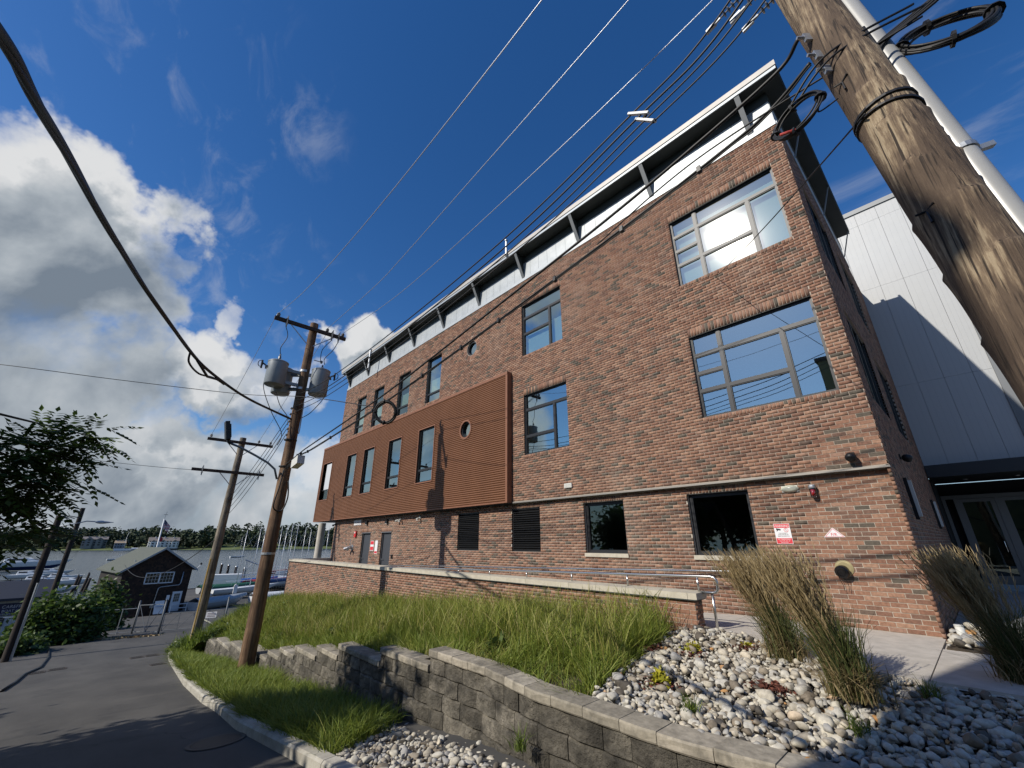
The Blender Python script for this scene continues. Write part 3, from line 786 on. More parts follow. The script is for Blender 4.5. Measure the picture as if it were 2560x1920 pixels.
vg = sheet('verge', [4,2,0]+[-i*.5 for i in range(1,52)], [0,.5,1], lambda x, y: zr(x)+.03-.10*max(0,(y+6.4)), mt_earth, lambda x, t: ky(x)+.1+(wy(x)+.2-ky(x)-.1)*t); struct(vg)
def bed_z(x, y):
    zb = -.05+min(0, x+2.65)*.069
    t = (y-(wy(x)+.2))/(-1.9-(wy(x)+.2)); t = min(max(t, 0), 1)
    za = wall_top(x)-.05
    if x > -2.7: zb = -.03
    s = t*t*(3-2*t)*.5+t*.5
    return za+(zb-za)*s
bd = sheet('planting_bed', [5,3,2,1.5,1,.5,0]+[-i*.5 for i in range(1,48)], [0,.1,.25,.4,.55,.7,.85,1], bed_z, mt_earth, lambda x, t: wy(x)+.12+(-1.86-wy(x)-.12)*t); struct(bd)
# bank falling from the end of the ramp wall to the yard
bk = sheet('bank', [-21.2,-22,-23,-24,-25,-26,-27], [-5.2,-4.2,-3.2,-2.2,-1,1,4], lambda x, y: max(zr(x)-.02, bed_z(-21.2, min(y,-1.9))+(x+21.2)*(.34+.0*y)) if x < -21.2 else bed_z(-21.2, min(y,-1.9)), mt_earth); struct(bk)
# concrete path in slabs
def pe(x): return float(np.interp(x, [-2.9,-1.9,-.9,0,9], [-1.7,-1.92,-2.6,-2.68,-2.64]))
pth = MB(); pth.poly([(-2.9,pe(-2.9),-.03),(-1.9,pe(-1.9),-.03),(-.9,pe(-.9),-.03),(.0,pe(0),-.03),(7,-2.64,-.03),(7,.11,-.03),(-2.9,.11,-.03)])
pth = pth.build('path', mt_conc); struct(pth)
def slab(poly, th=.06):
    mb = MB(); mb.extr([(x, y, -th) for x, y in poly], (0,0,th+random.uniform(-.001,.001))); o = mb.build('paving_slab', mt_conc, pth)
g_ = .006
for a, b_ in ((-2.6,-1.3),(-1.3,.0)):
    slab([(a+g_,pe(a))]+[(x, pe(x)) for x in (-1.9,-.9) if a < x < b_]+[(b_-g_,pe(b_)),(b_-g_,-.81),(a+g_,-.81)]); slab([(a+g_,-.80),(b_-g_,-.80),(b_-g_,.11),(a+g_,.11)])
for a, b_ in ((.0,1.5),(1.5,3.0),(3.0,4.5),(4.5,6.0)): slab([(a+g_,-2.64),(b_-g_,-2.64),(b_-g_,-.81),(a+g_,-.81)])
mt_court = M('court_concrete', (.20,.20,.20), .85, c2=(.27,.27,.265), ns=3)
mb = MB()
for i in range(4):
    for j in range(4): mb.bx(1.25+i*1.9+.005 if i else .02, 1.25+(i+1)*1.9-.005, .9+j*2.1+.005, .9+(j+1)*2.1-.005, -.1, .004)
ct = mb.build('courtyard_floor', mt_court); struct(ct)
rmp = sheet('ramp', [-2.6,-6,-10,-16,-23.2], [-1.62,.12], lambda x, y: -.0 if x > -2.7 else max(-.43, (x+2.6)*.032), mt_conc); struct(rmp)
# road ironwork
mt_iron = M('cast_iron', (.045,.036,.03), .7, .4, c2=(.075,.055,.04), ns=30)
def grate(x0, x1, y0, y1, label, bars_along_x=True, nb=6):
    zc = zr((x0+x1)/2); t = thing('drain_grate', label, 'drain', ((x0+x1)/2, (y0+y1)/2, zc), 'drain grates in the road')
    sl = lambda x, y, d: (x, y, zr(x)+d)
    mb = MB(); e = .05
    for (a, b_, c_, d_) in ((x0,x1,y0,y0+e),(x0,x1,y1-e,y1),(x0,x0+e,y0+e,y1-e),(x1-e,x1,y0+e,y1-e)):
        mb.add([sl(a,c_,-.02),sl(b_,c_,-.02),sl(b_,d_,-.02),sl(a,d_,-.02),sl(a,c_,.012),sl(b_,c_,.012),sl(b_,d_,.012),sl(a,d_,.012)], [(4,5,6,7),(0,1,5,4),(1,2,6,5),(2,3,7,6),(3,0,4,7)])
    mb.build('frame', mt_iron, t)
    mb = MB(); mb.add([sl(x0,y0,.004),sl(x1,y0,.004),sl(x1,y1,.004),sl(x0,y1,.004)], [(0,1,2,3)]); mb.build('pit', M('drain_dark', (.006,.006,.006), .9), t)
    for i in range(nb):
        y = y0+e+(y1-y0-2*e)*(i+.5)/nb; mb = MB()
        mb.add([sl(x0+e,y-.011,.012),sl(x1-e,y-.011,.012),sl(x1-e,y+.011,.012),sl(x0+e,y+.011,.012)], [(0,1,2,3)]); mb.build('bar', mt_iron, t)
grate(-24.7,-24.05,-9.85,-9.35,'drain grate in the road beside the loose black hose'); grate(-24.95,-24.3,-9.3,-8.8,'drain grate in the road, second from the loose black hose')
grate(-25.3,-24.6,-6.95,-6.5,'drain grate in mid road facing the grassy corner'); grate(-25.3,-24.6,-6.45,-6.0,'drain grate in the road closest to the gate side grass')
grate(-21.6,-20.9,-6.6,-6.15,'rusty drain grate tight against the kerb corner', nb=5)
mh = thing('manhole_cover', 'round iron manhole cover in the shaded road by the kerb', 'manhole', (-7.2,-7.12,zr(-7.2)))
def disc_on_road(mb, cx, cy, r0, r1, d, n=28):
    P0 = [(cx+r0*math.cos(2*math.pi*i/n), cy+r0*math.sin(2*math.pi*i/n)) for i in range(n)]; P1 = [(cx+r1*math.cos(2*math.pi*i/n), cy+r1*math.sin(2*math.pi*i/n)) for i in range(n)]
    if r0 <= 0: mb.poly([(x, y, zr(x)+d) for x, y in P1])
    else:
        for i in range(n):
            j = (i+1) % n; mb.poly([(P0[i][0],P0[i][1],zr(P0[i][0])+d),(P1[i][0],P1[i][1],zr(P1[i][0])+d),(P1[j][0],P1[j][1],zr(P1[j][0])+d),(P0[j][0],P0[j][1],zr(P0[j][0])+d)])
mb = MB(); disc_on_road(mb, -7.2, -7.12, .0, .29, .010); mb.build('lid', mt_iron, mh)
mb = MB(); disc_on_road(mb, -7.2, -7.12, .30, .35, .012); mb.build('rim', M('manhole_rim', (.10,.085,.07), .8, .2), mh)
hose = MB(); hp = [(-19.66, -10.05, -2.75), (-21.92, -9.95, -2.95), (-24.16, -9.87, -3.1), (-25.92, -9.57, -3.3), (-30.26, -9.52, -3.6), (-35.92, -9.72, -3.95)]
hose.tube([(p[0], p[1], zr(p[0])+.036) for p in hp], .036, 8); tag(hose.build('hose', mt_rubber, smooth=True), 'loose black hose lying across the asphalt road', 'hose')

# water and far shore
wt, nt, b = new_mat('river_water')
b.inputs['Base Color'].default_value = (.045,.062,.075,1); b.inputs['Roughness'].default_value = .16; b.inputs['IOR'].default_value = 1.33
h = noise(nt, .55, 6, .65, 'World', (1, .35, 1)); bump(nt, b, h, .7, .35)
mb = MB(); mb.poly([(-70,-3000,WATER_Z),(-70,3000,WATER_Z),(-2600,3000,WATER_Z),(-2600,-3000,WATER_Z)]); struct(mb.build('water', wt))

# ------------------------------------------------------------------ ramp wall, its coping and handrails
rw = thing('ramp_wall', 'long low brick wall with pale stone coping along the ramp', 'wall', (-12, -1.72, -1.0))
mb = MB(); mb.bx(-23.4,-2.65,-1.845,-1.6,-2.9,.42); mb.bx(-23.4,-23.15,-1.6,3.2,-2.9,.42); core = mb.build('wall', mt_mortar_low, rw)
bl = lay(-23.4, -2.65, -2.2, .42, [])
bricks_to(core, bl, -1.845, mt_brick_r, 290, ume_r, proud=.007)
bricks_to(core, lay(-1.845, -1.6, -.3, .42, []), 0, mt_brick_r, 0, ume_r, side=-2.65, proud=.007)
mb = MB(); mb.bx(-23.4,-2.6,-1.9,-1.56,.408,.424); mb.build('dark_joint', mt_soffit, rw)
x = -23.47
while x < -2.6:
    x1 = min(x+1.22, -2.58); mb = MB(); dz = random.uniform(-.002,.002)
    mb.extr([(x+.003,-1.90,.424),(x+.003,-1.90,.515+dz),(x+.003,-1.54,.53+dz),(x+.003,-1.54,.424)], (x1-x-.006,0,0)); mb.build('capstone', mt_lime, rw); x = x1
for y in (-1.535, -.3, .95, 2.2):
    mb = MB(); mb.bx(-23.46,-23.1,y+.004,y+1.24,.424,.52); mb.build('capstone', mt_lime, rw)
def handrail(name, label, y, xs, zf, cap_z, loop=True, wallside=False):
    t = thing(name, label, 'handrail', (xs[0], y, zf(xs[0])))
    mb = MB(); pts = [(x, y, zf(x)) for x in np.arange(xs[1], xs[0]+.01, (xs[0]-xs[1])/24)]
    if loop:
        ex, ez = pts[-1][0], pts[-1][2]
        pts += [(ex+.05,y,ez-.012),(ex+.085,y,ez-.05),(ex+.09,y,ez-.1),(ex+.085,y,ez-.19),(ex+.05,y,ez-.225),(ex,y,ez-.235),(ex-.2,y,ez-.235)]
    mb.tube(pts, .021, 10); mb.build('rail', mt_steel, t, smooth=True)
    if wallside:
        for x in np.arange(xs[0]-.6, xs[1], -1.6):
            m2 = MB(); m2.tube([(x,y,zf(x)-.02),(x,y+.02,zf(x)-.07),(x,.10,zf(x)-.08)], .009, 6); m2.build('bracket', mt_steel, t)
    else:
        for x in np.arange(xs[0]-.22, xs[1], -1.32):
            m2 = MB(); m2.cyl((x,y,cap_z),(x,y,zf(x)-.015), .017, 8); m2.build('post', mt_steel, t, smooth=True)
    return t
h1 = handrail('handrail', 'stainless handrail with looped end on the stone coping', -1.66, (-2.42, -16.5), lambda x: .755+(x+2.42)*.024, .525)
m2 = MB(); m2.cyl((-2.45,-1.62,-.02),(-2.45,-1.62,.52), .022, 8); m2.build('end_post', mt_steel, h1, smooth=True)
handrail('handrail', 'second handrail fixed along the facade behind the ramp wall', -.02, (-2.1, -16.5), lambda x: .755+(x+2.42)*.026, 0, loop=False, wallside=True)

# ------------------------------------------------------------------ split-face retaining wall, block by block
BK = [(0,(.085,.076,.060)),(.35,(.12,.108,.086)),(.7,(.155,.14,.112)),(1,(.20,.18,.145))]
mt_block = toned('split_face_block', BK, 'object', .95, 9, .85, 1.0, .05, dirt=((.042,.038,.030), 2.6, .46, .66))
CPS = [(0,(.20,.18,.145)),(.4,(.26,.235,.185)),(.8,(.33,.295,.235)),(1,(.38,.35,.285))]
mt_cap = toned('cap_block', CPS, 'object', .92, 12, .6, .5, .01, dirt=((.10,.092,.075), 2.6, .52, .72))
ret = thing('retaining_wall', 'stepped grey split-face block retaining wall with flat caps', 'wall', (-6, -4.9, -1.2))
def block(x0, x1, z0, z1, yo, mat, name, dep, rough=.012, chamf=.012):
    """block following the curve of the wall, with a broken front face"""
    mb = MB(); rings = []; n = 3 if x1-x0 > .2 else 2
    zs = [z0+.003, z0+.018, (z0+z1)/2, z1-.018, z1-.002]
    for i in range(n+1):
        x = x0+(x1-x0)*i/n; ed = chamf if i in (0, n) else 0
        yf = wy(x)+yo; row = []
        for k, z in enumerate(zs):
            o_ = (chamf if k in (0, 4) else 0)+ed - (random.uniform(0, rough) if 0 < k < 4 and not ed else 0)
            row.append((x, yf+o_, z))
        row += [(x, yf+dep, z1-.002), (x, yf+dep, z0+.003)]
        rings.append(row)
    mb.loft(rings); return mb.build(name, mat, ret)
lens = (.30, .41, .46, .36, .41)
for (xa, xb, zt) in STEP_X:
    # caps of this step
    x = min(xa, 2.6)
    while x > xb+.02:
        L = random.choice((.36,.41,.41,.45)); x0 = max(x-L, xb)
        if x0-xb < .15: x0 = xb
        dz = random.uniform(-.004,.004)
        block(x0+.003, x-.003, zt-.1+dz, zt+dz, -.03-.0*dz, mt_cap, 'capstone', .30, .006, .008); x = x0
top_of = lambda x: next((zt for xa, xb, zt in STEP_X if xb <= x <= xa), -2.2)
lv = 0
while True:
    z1 = -.3-.2*lv; z0 = z1-.2
    if z1 < -3.2: break
    # x range over which this course exists
    xmax = 2.6 if lv < 6 else -21.2
    xr = None
    xa = None
    for (a, b_, zt) in STEP_X:
        pass
    x = min(2.6, 2.6); off = random.uniform(0, .3); x -= 0
    left = -21.2
    cur = 2.6-off*.0
    while cur > left:
        L = random.choice(lens); x0 = max(cur-L, left); xc = (cur+x0)/2
        # keep ends on the steps
        for (a, b_, zt) in STEP_X:
            if x0 < b_ < cur and abs(z1-(zt-.1)) < .05: x0 = b_
        xc = (cur+x0)/2
        if z1 <= top_of(xc)-.1+.01 and z0 >= zr(xc)-.35 and cur-x0 > .03:
            block(x0+.003, cur-.003, z0, z1, random.uniform(-.008,.008)-.012*lv*.35, mt_block, 'block', .24, .022, .016)
        cur = x0
    lv += 1
mb = MB()
for (xa, xb, zt) in STEP_X:
    xs = np.arange(min(xa,2.5), xb-.001, -.25)
    for a, b_ in zip(xs[:-1], xs[1:]): mb.add([(a,wy(a)+.10,zt-.12),(b_,wy(b_)+.10,zt-.12),(b_,wy(b_)+.10,zt-2.2),(a,wy(a)+.10,zt-2.2)], [(0,1,2,3)])
mb.build('backfill', mt_earth, ret)

# ------------------------------------------------------------------ river stones
STC = [(0,(.06,.054,.046)),(.06,(.13,.11,.085)),(.16,(.24,.20,.15)),(.30,(.37,.335,.27)),(.50,(.52,.485,.40)),(.70,(.47,.45,.40)),(.84,(.30,.295,.285)),(.93,(.55,.49,.38)),(.985,(.56,.50,.40)),(.992,(.42,.22,.08)),(1,(.45,.25,.10))]
mt_stone = toned('river_stone', STC, 'attr', .8, 30, .45, .25, .004)
mt_stone_o = toned('river_stone_single', STC, 'object', .8, 30, .45, .25, .004)
def ico():
    t = (1+5**.5)/2
    v = [(-1,t,0),(1,t,0),(-1,-t,0),(1,-t,0),(0,-1,t),(0,1,t),(0,-1,-t),(0,1,-t),(t,0,-1),(t,0,1),(-t,0,-1),(-t,0,1)]
    f = [(0,11,5),(0,5,1),(0,1,7),(0,7,10),(0,10,11),(1,5,9),(5,11,4),(11,10,2),(10,7,6),(7,1,8),(3,9,4),(3,4,2),(3,2,6),(3,6,8),(3,8,9),(4,9,5),(2,4,11),(6,2,10),(8,6,7),(9,8,1)]
    v = [Vector(p).normalized() for p in v]; cache = {}
    def mid(a, b_):
        k = (min(a,b_), max(a,b_))
        if k not in cache: v.append(((v[a]+v[b_])/2).normalized()); cache[k] = len(v)-1
        return cache[k]
    nf = []
    for a, b_, c_ in f:
        x, y, z = mid(a,b_), mid(b_,c_), mid(c_,a); nf += [(a,x,z),(b_,y,x),(c_,z,y),(x,y,z)]
    return np.array([tuple(p) for p in v]), np.array(nf)
IV, IF = ico()
def stone_shape(seed):
    r_ = np.random.default_rng(seed); k = r_.normal(size=(5,3)); ph = r_.uniform(0, 6, 5)
    d = 1+sum(.10*np.sin(IV@k[i]*1.7+ph[i]) for i in range(5))
    V_ = IV*d[:,None]
    for _ in range(6):            # a few flattened sides
        nrm = r_.normal(size=3); nrm /= np.linalg.norm(nrm); c_ = r_.uniform(.42,.8); s_ = V_@nrm
        V_ = V_-np.clip(s_-c_, 0, None)[:,None]*nrm*.97
    return V_
SH = [stone_shape(i) for i in range(10)]
SME = []
for i, s_ in enumerate(SH[:8]):
    me = bpy.data.meshes.new('stone'); me.from_pydata(s_.tolist(), [], IF.tolist()); me.materials.append(mt_stone_o)
    for p in me.polygons: p.use_smooth = True
    SME.append(me)
def rand_rot(r_):
    q = r_.normal(size=4); q /= np.linalg.norm(q); w_, x_, y_, z_ = q
    return np.array([[1-2*(y_*y_+z_*z_),2*(x_*y_-z_*w_),2*(x_*z_+y_*w_)],[2*(x_*y_+z_*w_),1-2*(x_*x_+z_*z_),2*(y_*z_-x_*w_)],[2*(x_*z_-y_*w_),2*(y_*z_+x_*w_),1-2*(x_*x_+y_*y_)]])
def stones(name, label, pts, sizes, n_single):
    """pts (N,3): largest-looking first become parts of their own"""
    pts = np.asarray(pts); sizes = np.asarray(sizes); app = sizes/np.linalg.norm(pts-np.array(CP), axis=1)
    order = np.argsort(-app); r_ = np.random.default_rng(len(pts)); c0 = pts.mean(0)
    root = thing(name, label, 'stones', tuple(c0), kind='structure')
    VV = []; FF = []; TT = []
    for k, i in enumerate(order):
        sc_ = sizes[i]*np.array([r_.uniform(.8,1.35), r_.uniform(.7,1.0), r_.uniform(.55,.85)])*.5
        Rm = rand_rot(r_)
        # lie mostly flat
        a_ = r_.uniform(0, 6.28); tl = r_.normal(0, .35, 2)
        Rz = np.array([[math.cos(a_),-math.sin(a_),0],[math.sin(a_),math.cos(a_),0],[0,0,1]])
        Rx = np.array([[1,0,0],[0,math.cos(tl[0]),-math.sin(tl[0])],[0,math.sin(tl[0]),math.cos(tl[0])]])
        Rm = Rz@Rx
        if k < n_single:
            o = bpy.data.objects.new('stone', SME[k % 8]); col.objects.link(o); o.parent = root
            mt_ = Matrix(np.eye(4).tolist()); A = Rm*sc_[None,:]
            for a in range(3):
                for b_ in range(3): mt_[a][b_] = A[a][b_]
                mt_[a][3] = pts[i][a]-c0[a]
            o.matrix_local = mt_
        else:
            VV.append((SH[k % 10]*sc_)@Rm.T+pts[i]); FF.append(IF+len(IV)*len(FF)); TT += [r_.random()]*len(IF)
    if VV:
        o = np_mesh('pebbles', np.concatenate(VV), tris=np.concatenate(FF), mat=mt_stone, parent=root, tone=TT, smooth=True); o['kind'] = 'stuff'
    return root
def scatter(n, f, seed, spacing):
    """dart throwing on a region; f(rng)->(x,y) or None"""
    r_ = np.random.default_rng(seed); out = []; grid = {}
    for _ in range(n):
        p = f(r_)
        if p is None: continue
        k = (int(p[0]//spacing), int(p[1]//spacing)); ok = True
        for i in (-1,0,1):
            for j in (-1,0,1):
                for q in grid.get((k[0]+i,k[1]+j), ()):
                    if (q[0]-p[0])**2+(q[1]-p[1])**2 < spacing**2: ok = False
        if ok: grid.setdefault(k, []).append(p); out.append(p)
    return np.array(out)
def reg_upper(r_):
    x = r_.uniform(-3.1, 2.4); yb = wy(x)+.25; yt = pe(x)-.02
    y = r_.uniform(yb, yt)
    # the grass side: slanting boundary
    if x < -2.42-.13*(y+4.9)+r_.normal(0,.07) : return None
    return (x, y)
P = scatter(70000, reg_upper, 3, .047)
def up_pts(P, seed, base=.02):
    r_ = np.random.default_rng(seed); sz = r_.gamma(6, .0118, len(P)).clip(.042, .16)
    return np.array([(x, y, bed_z(x, y)+base+s*.18+r_.uniform(0,.025)) for (x, y), s in zip(P, sz)]), sz
pu, su = up_pts(P, 5)
# a second layer of loose stones
P2 = scatter(9000, reg_upper, 9, .085); pu2, su2 = up_pts(P2, 6, .055)
stones('river_stone_bed', 'pale river stones in the raised bed by the path', np.concatenate([pu, pu2]), np.concatenate([su, su2*.9]), 300)
def reg_low(r_):
    x = r_.uniform(-6.6, 1.5); y = r_.uniform(ky(x)+.17, wy(x)-.03)
    if x < -5.35+1.15*(y+6.4)*-.62+r_.normal(0,.06): return None
    return (x, y)
P = scatter(42000, reg_low, 13, .05); r_ = np.random.default_rng(4)
sz = r_.gamma(6, .0108, len(P)).clip(.04, .13)
def low_z(x, y): return zr(x)+.035-.12*(y+6.5)
stones('river_stone_strip', 'pale river stones between the kerb and the retaining wall', [(x, y, low_z(x,y)+s*.2+r_.uniform(0,.03)) for (x,y), s in zip(P, sz)], sz, 200)
# grit between the stones
def grit(name, label, reg, zf, n, seed):
    r_ = np.random.default_rng(seed); P_ = [p for p in (reg(r_) for _ in range(n)) if p]; P_ = np.array([(x, y, zf(x, y)) for x, y in P_]); m_ = len(P_)
    V0 = IV[:12]; F0 = np.array([(0,11,5),(0,5,1),(0,1,7),(0,7,10),(0,10,11),(1,5,9),(5,11,4),(11,10,2),(10,7,6),(7,1,8),(3,9,4),(3,4,2),(3,2,6),(3,6,8),(3,8,9),(4,9,5),(2,4,11),(6,2,10),(8,6,7),(9,8,1)])
    sc_ = r_.uniform(.007,.021,(m_,1,1))*r_.uniform(.6,1.3,(m_,1,3)); V_ = V0[None]*sc_*(1+r_.normal(0,.13,(m_,12,1)))+P_[:,None,:]
    o = np_mesh(name, V_.reshape(-1,3), tris=(F0[None]+(np.arange(m_)*12)[:,None,None]).reshape(-1,3), mat=mt_stone, tone=np.repeat(r_.random(m_)*.9,20)); return tag(o, label, 'gravel', kind='stuff')
grit('gravel', 'fine grit under the river stones of the raised bed', reg_upper, lambda x, y: bed_z(x,y)+.012, 9000, 61)
grit('gravel', 'fine grit under the river stones by the kerb', reg_low, lambda x, y: low_z(x,y)+.008, 6000, 62)
def reg_r(r_): return (r_.uniform(.06,1.15), r_.uniform(-.78,.75))
P = scatter(1600, reg_r, 21, .07); sz = r_.gamma(6, .017, len(P)).clip(.06,.17)
stones('river_stone_patch', 'small patch of river stones at the brick corner', [(x, y, .02+s*.25+r_.uniform(0,.05)) for (x,y), s in zip(P, sz)], sz, 60)
mb = MB(); mb.bx(.04,1.2,-.8,.88,-.05,.012); struct(mb.build('planting_soil', mt_earth))

# ------------------------------------------------------------------ utility poles
def wood(name, c1, c2, ns=2.4, st=(9,9,.55)):
    mt, nt, b = new_mat(name)
    h = noise(nt, ns, 8, .68, 'Object', st)
    c = ramp(nt, h, [(.36, c1), (.50, tuple((p+q)/2 for p, q in zip(c1, c2))), (.62, c2)])
    h2 = noise(nt, 1.3, 4, .6, 'Object'); c = mixc(nt, ramp(nt, h2, [(.42,(0,0,0)),(.62,(.75,.75,.75))]), c, tuple(p*.62 for p in c1))
    nt.links.new(c, b.inputs['Base Color']); b.inputs['Roughness'].default_value = .9
    bump(nt, b, noise(nt, ns*4, 8, .7, 'Object', st), .8, .012); return mt
mt_pole_n, nt, b = new_mat('weathered_pole_wood')
big = noise(nt, 1.9, 5, .62, 'Object', (1.6,1.6,.55)); fib = noise(nt, 5.5, 9, .72, 'Object', (8,8,.45)); crk = noise(nt, 7, 4, .5, 'Object', (9,9,.22))
f_ = N(nt, 'ShaderNodeMath', operation='ADD'); f2_ = N(nt, 'ShaderNodeMath', operation='MULTIPLY'); f2_.inputs[1].default_value = .75; nt.links.new(fib, f2_.inputs[0]); nt.links.new(big, f_.inputs[0]); nt.links.new(f2_.outputs[0], f_.inputs[1])
c = ramp(nt, f_.outputs[0], [(.62,(.065,.044,.031)),(.86,(.125,.088,.060)),(.95,(.25,.185,.12)),(1.03,(.38,.30,.20))])
c = mixc(nt, ramp(nt, crk, [(.36,(1,1,1)),(.44,(0,0,0))]), c, (.035,.025,.018))
nt.links.new(c, b.inputs['Base Color']); b.inputs['Roughness'].default_value = .88; bump(nt, b, f_.outputs[0], .9, .015)
mt_pole_b = wood('brown_pole_wood', (.085,.042,.022), (.26,.165,.095))
mt_pole_d = wood('dark_creosote_wood', (.018,.013,.010), (.05,.036,.027))
mt_arm = M('dark_crossarm_wood', (.032,.022,.017), .85, c2=(.065,.045,.034), ns=8, stretch=(2,.3,2))
mt_porc = M('grey_porcelain', (.18,.19,.20), .25)
mt_tank = M('transformer_grey', (.215,.24,.255), .42, .1, c2=(.255,.28,.295), ns=3)
mt_pvc = M('grey_riser_conduit', (.36,.365,.36), .38, .1, c2=(.41,.415,.41), ns=2)
mt_cable = mt_rubber
def pole_mesh(base, top, r0, r1, mat, parent, name='shaft', n=20, seed=0, rough=.012, knots=(), k=40):
    base = Vector(base); top = Vector(top); r_ = np.random.default_rng(seed); ph = r_.uniform(0, 6, 6)
    ax = (top-base).normalized(); ux = ax.orthogonal().normalized(); uy = ax.cross(ux); rings = []
    for i in range(k+1):
        t = i/k; c_ = base.lerp(top, t); r = r0+(r1-r0)*t; row = []
        for j in range(n):
            a = 2*math.pi*j/n
            w_ = 1+rough*(math.sin(3*a+ph[0]+t*5)+math.sin(2*a+ph[1]-t*9)+.6*math.sin(7*a+ph[2]+t*2))+rough*.8*math.sin(t*47+ph[3]+math.sin(a+ph[4])*2)
            for (kz, ka, ks) in knots:      # healed branch scars: a lip that breaks off sharply upwards
                da = (a-ka+math.pi) % (2*math.pi)-math.pi; dz = c_.z-kz-.05*math.cos(da*2.2)
                if abs(da) < .75 and dz < .012: w_ += ks*math.exp(-(da/.42)**2)*math.exp(dz/.10)
            row.append(c_+(ux*math.cos(a)+uy*math.sin(a))*r*w_)
        rings.append(row)
    mb = MB(); mb.loft(rings); o = mb.build(name, mat, parent, smooth=True); return smooth_by_angle(o, 60)
def insulator(parent, p, s=1.0, n=3):
    mb = MB(); pr = [(.012,0),(.012,.04)]
    for i in range(n): z = .04+i*.035; pr += [(.055,z),(.058,z+.012),(.028,z+.03)]
    pr += [(.03,.05+n*.035),(.018,.06+n*.035)]
    mb.lathe([(a*s, b*s) for a, b in pr], p, 12); return mb.build('insulator', mt_porc, parent, smooth=True)
def cutout(parent, p, s=1.0):
    p = Vector(p); mb = MB(); mb.tube([p+Vector((0,0,.16))*s, p+Vector((0,0,-.18))*s], .022*s, 8)
    for i in range(5): mb.lathe([(.022*s,0),(.045*s,.01*s),(.022*s,.025*s)], p+Vector((0,0,-.10+.05*i))*s, 10)
    mb.tube([p+Vector((.07,0,.17))*s, p+Vector((.03,0,-.2))*s], .012*s, 6); mb.beam(p+Vector((0,0,.17))*s, p+Vector((.08,0,.18))*s, .02*s, .02*s); mb.beam(p+Vector((0,0,-.19))*s, p+Vector((.05,0,-.2))*s, .02*s, .02*s)
    return mb.build('fuse_cutout', mt_porc, parent)
def band(parent, c_, r, z, h=.06, mat=None):
    mb = MB(); mb.lathe([(r,0),(r+.006,0),(r+.006,h),(r,h)], (c_[0],c_[1],z), 20); return mb.build('steel_band', mat or mt_galv, parent)

# pole with the three transformers
PB = Vector((-14.0, -5.24, -2.2)); PBT = Vector((-13.99, -5.17, 8.80))
pb = thing('utility_pole', 'tall brown wooden utility pole carrying three grey transformers', 'utility pole', tuple(PB))
pole_mesh(PB+Vector((0,0,-.4)), PBT, .205, .135, mt_pole_b, pb, seed=2)
mb = MB(); mb.bx(-13.84,-13.74,-6.50,-4.06,8.42,8.54); arm = mb.build('crossarm', mt_arm, pb)
for s in (-1, 1):
    mb = MB(); mb.beam((-13.80,-5.22+s*.75,8.42),(-13.84,-5.22+s*.1,7.86), .035, .012, (1,0,0)); mb.build('brace', mt_galv, pb)
for y in (-6.40,-4.75,-4.18): insulator(pb, (-13.79,y,8.54), 1.0)
for y in (-6.12,-4.58,-4.34): cutout(pb, (-13.70,y,8.42), 1.05)
mb = MB(); mb.tube([(-13.85,-5.0,7.35),(-13.85,-4.78,7.35)], .016, 6); mb.lathe([(.02,0),(.06,.02),(.06,.06),(.02,.08)], (-13.85,-4.78,7.35), 10, (0,1,0)); mb.build('side_insulator', mt_porc, pb)
band(pb, (-14.0,-5.23), .190, 0.95); band(pb, (-14.0,-5.2), .152, 6.2, .08); band(pb, (-14.0,-5.2), .152, 6.85, .08)
mb = MB()
mb.tube([(-13.86,-5.06,5.7),(-13.83,-5.05,4.8),(-13.83,-5.06,4.65)], .018, 6); mb.build('riser_guard', mt_pvc, pb)
for z in (4.55, 4.75, 5.0, 5.25, 5.45):
    insulator(pb, (-13.80,-5.42,z-.05), .7, 2)
for z in (4.42, 3.55): mb = MB(); mb.lathe([(.187,0),(.196,0),(.196,.03),(.187,.03)], (-13.995,-5.22,z), 18); mb.build('cable_band', mt_rubber, pb)

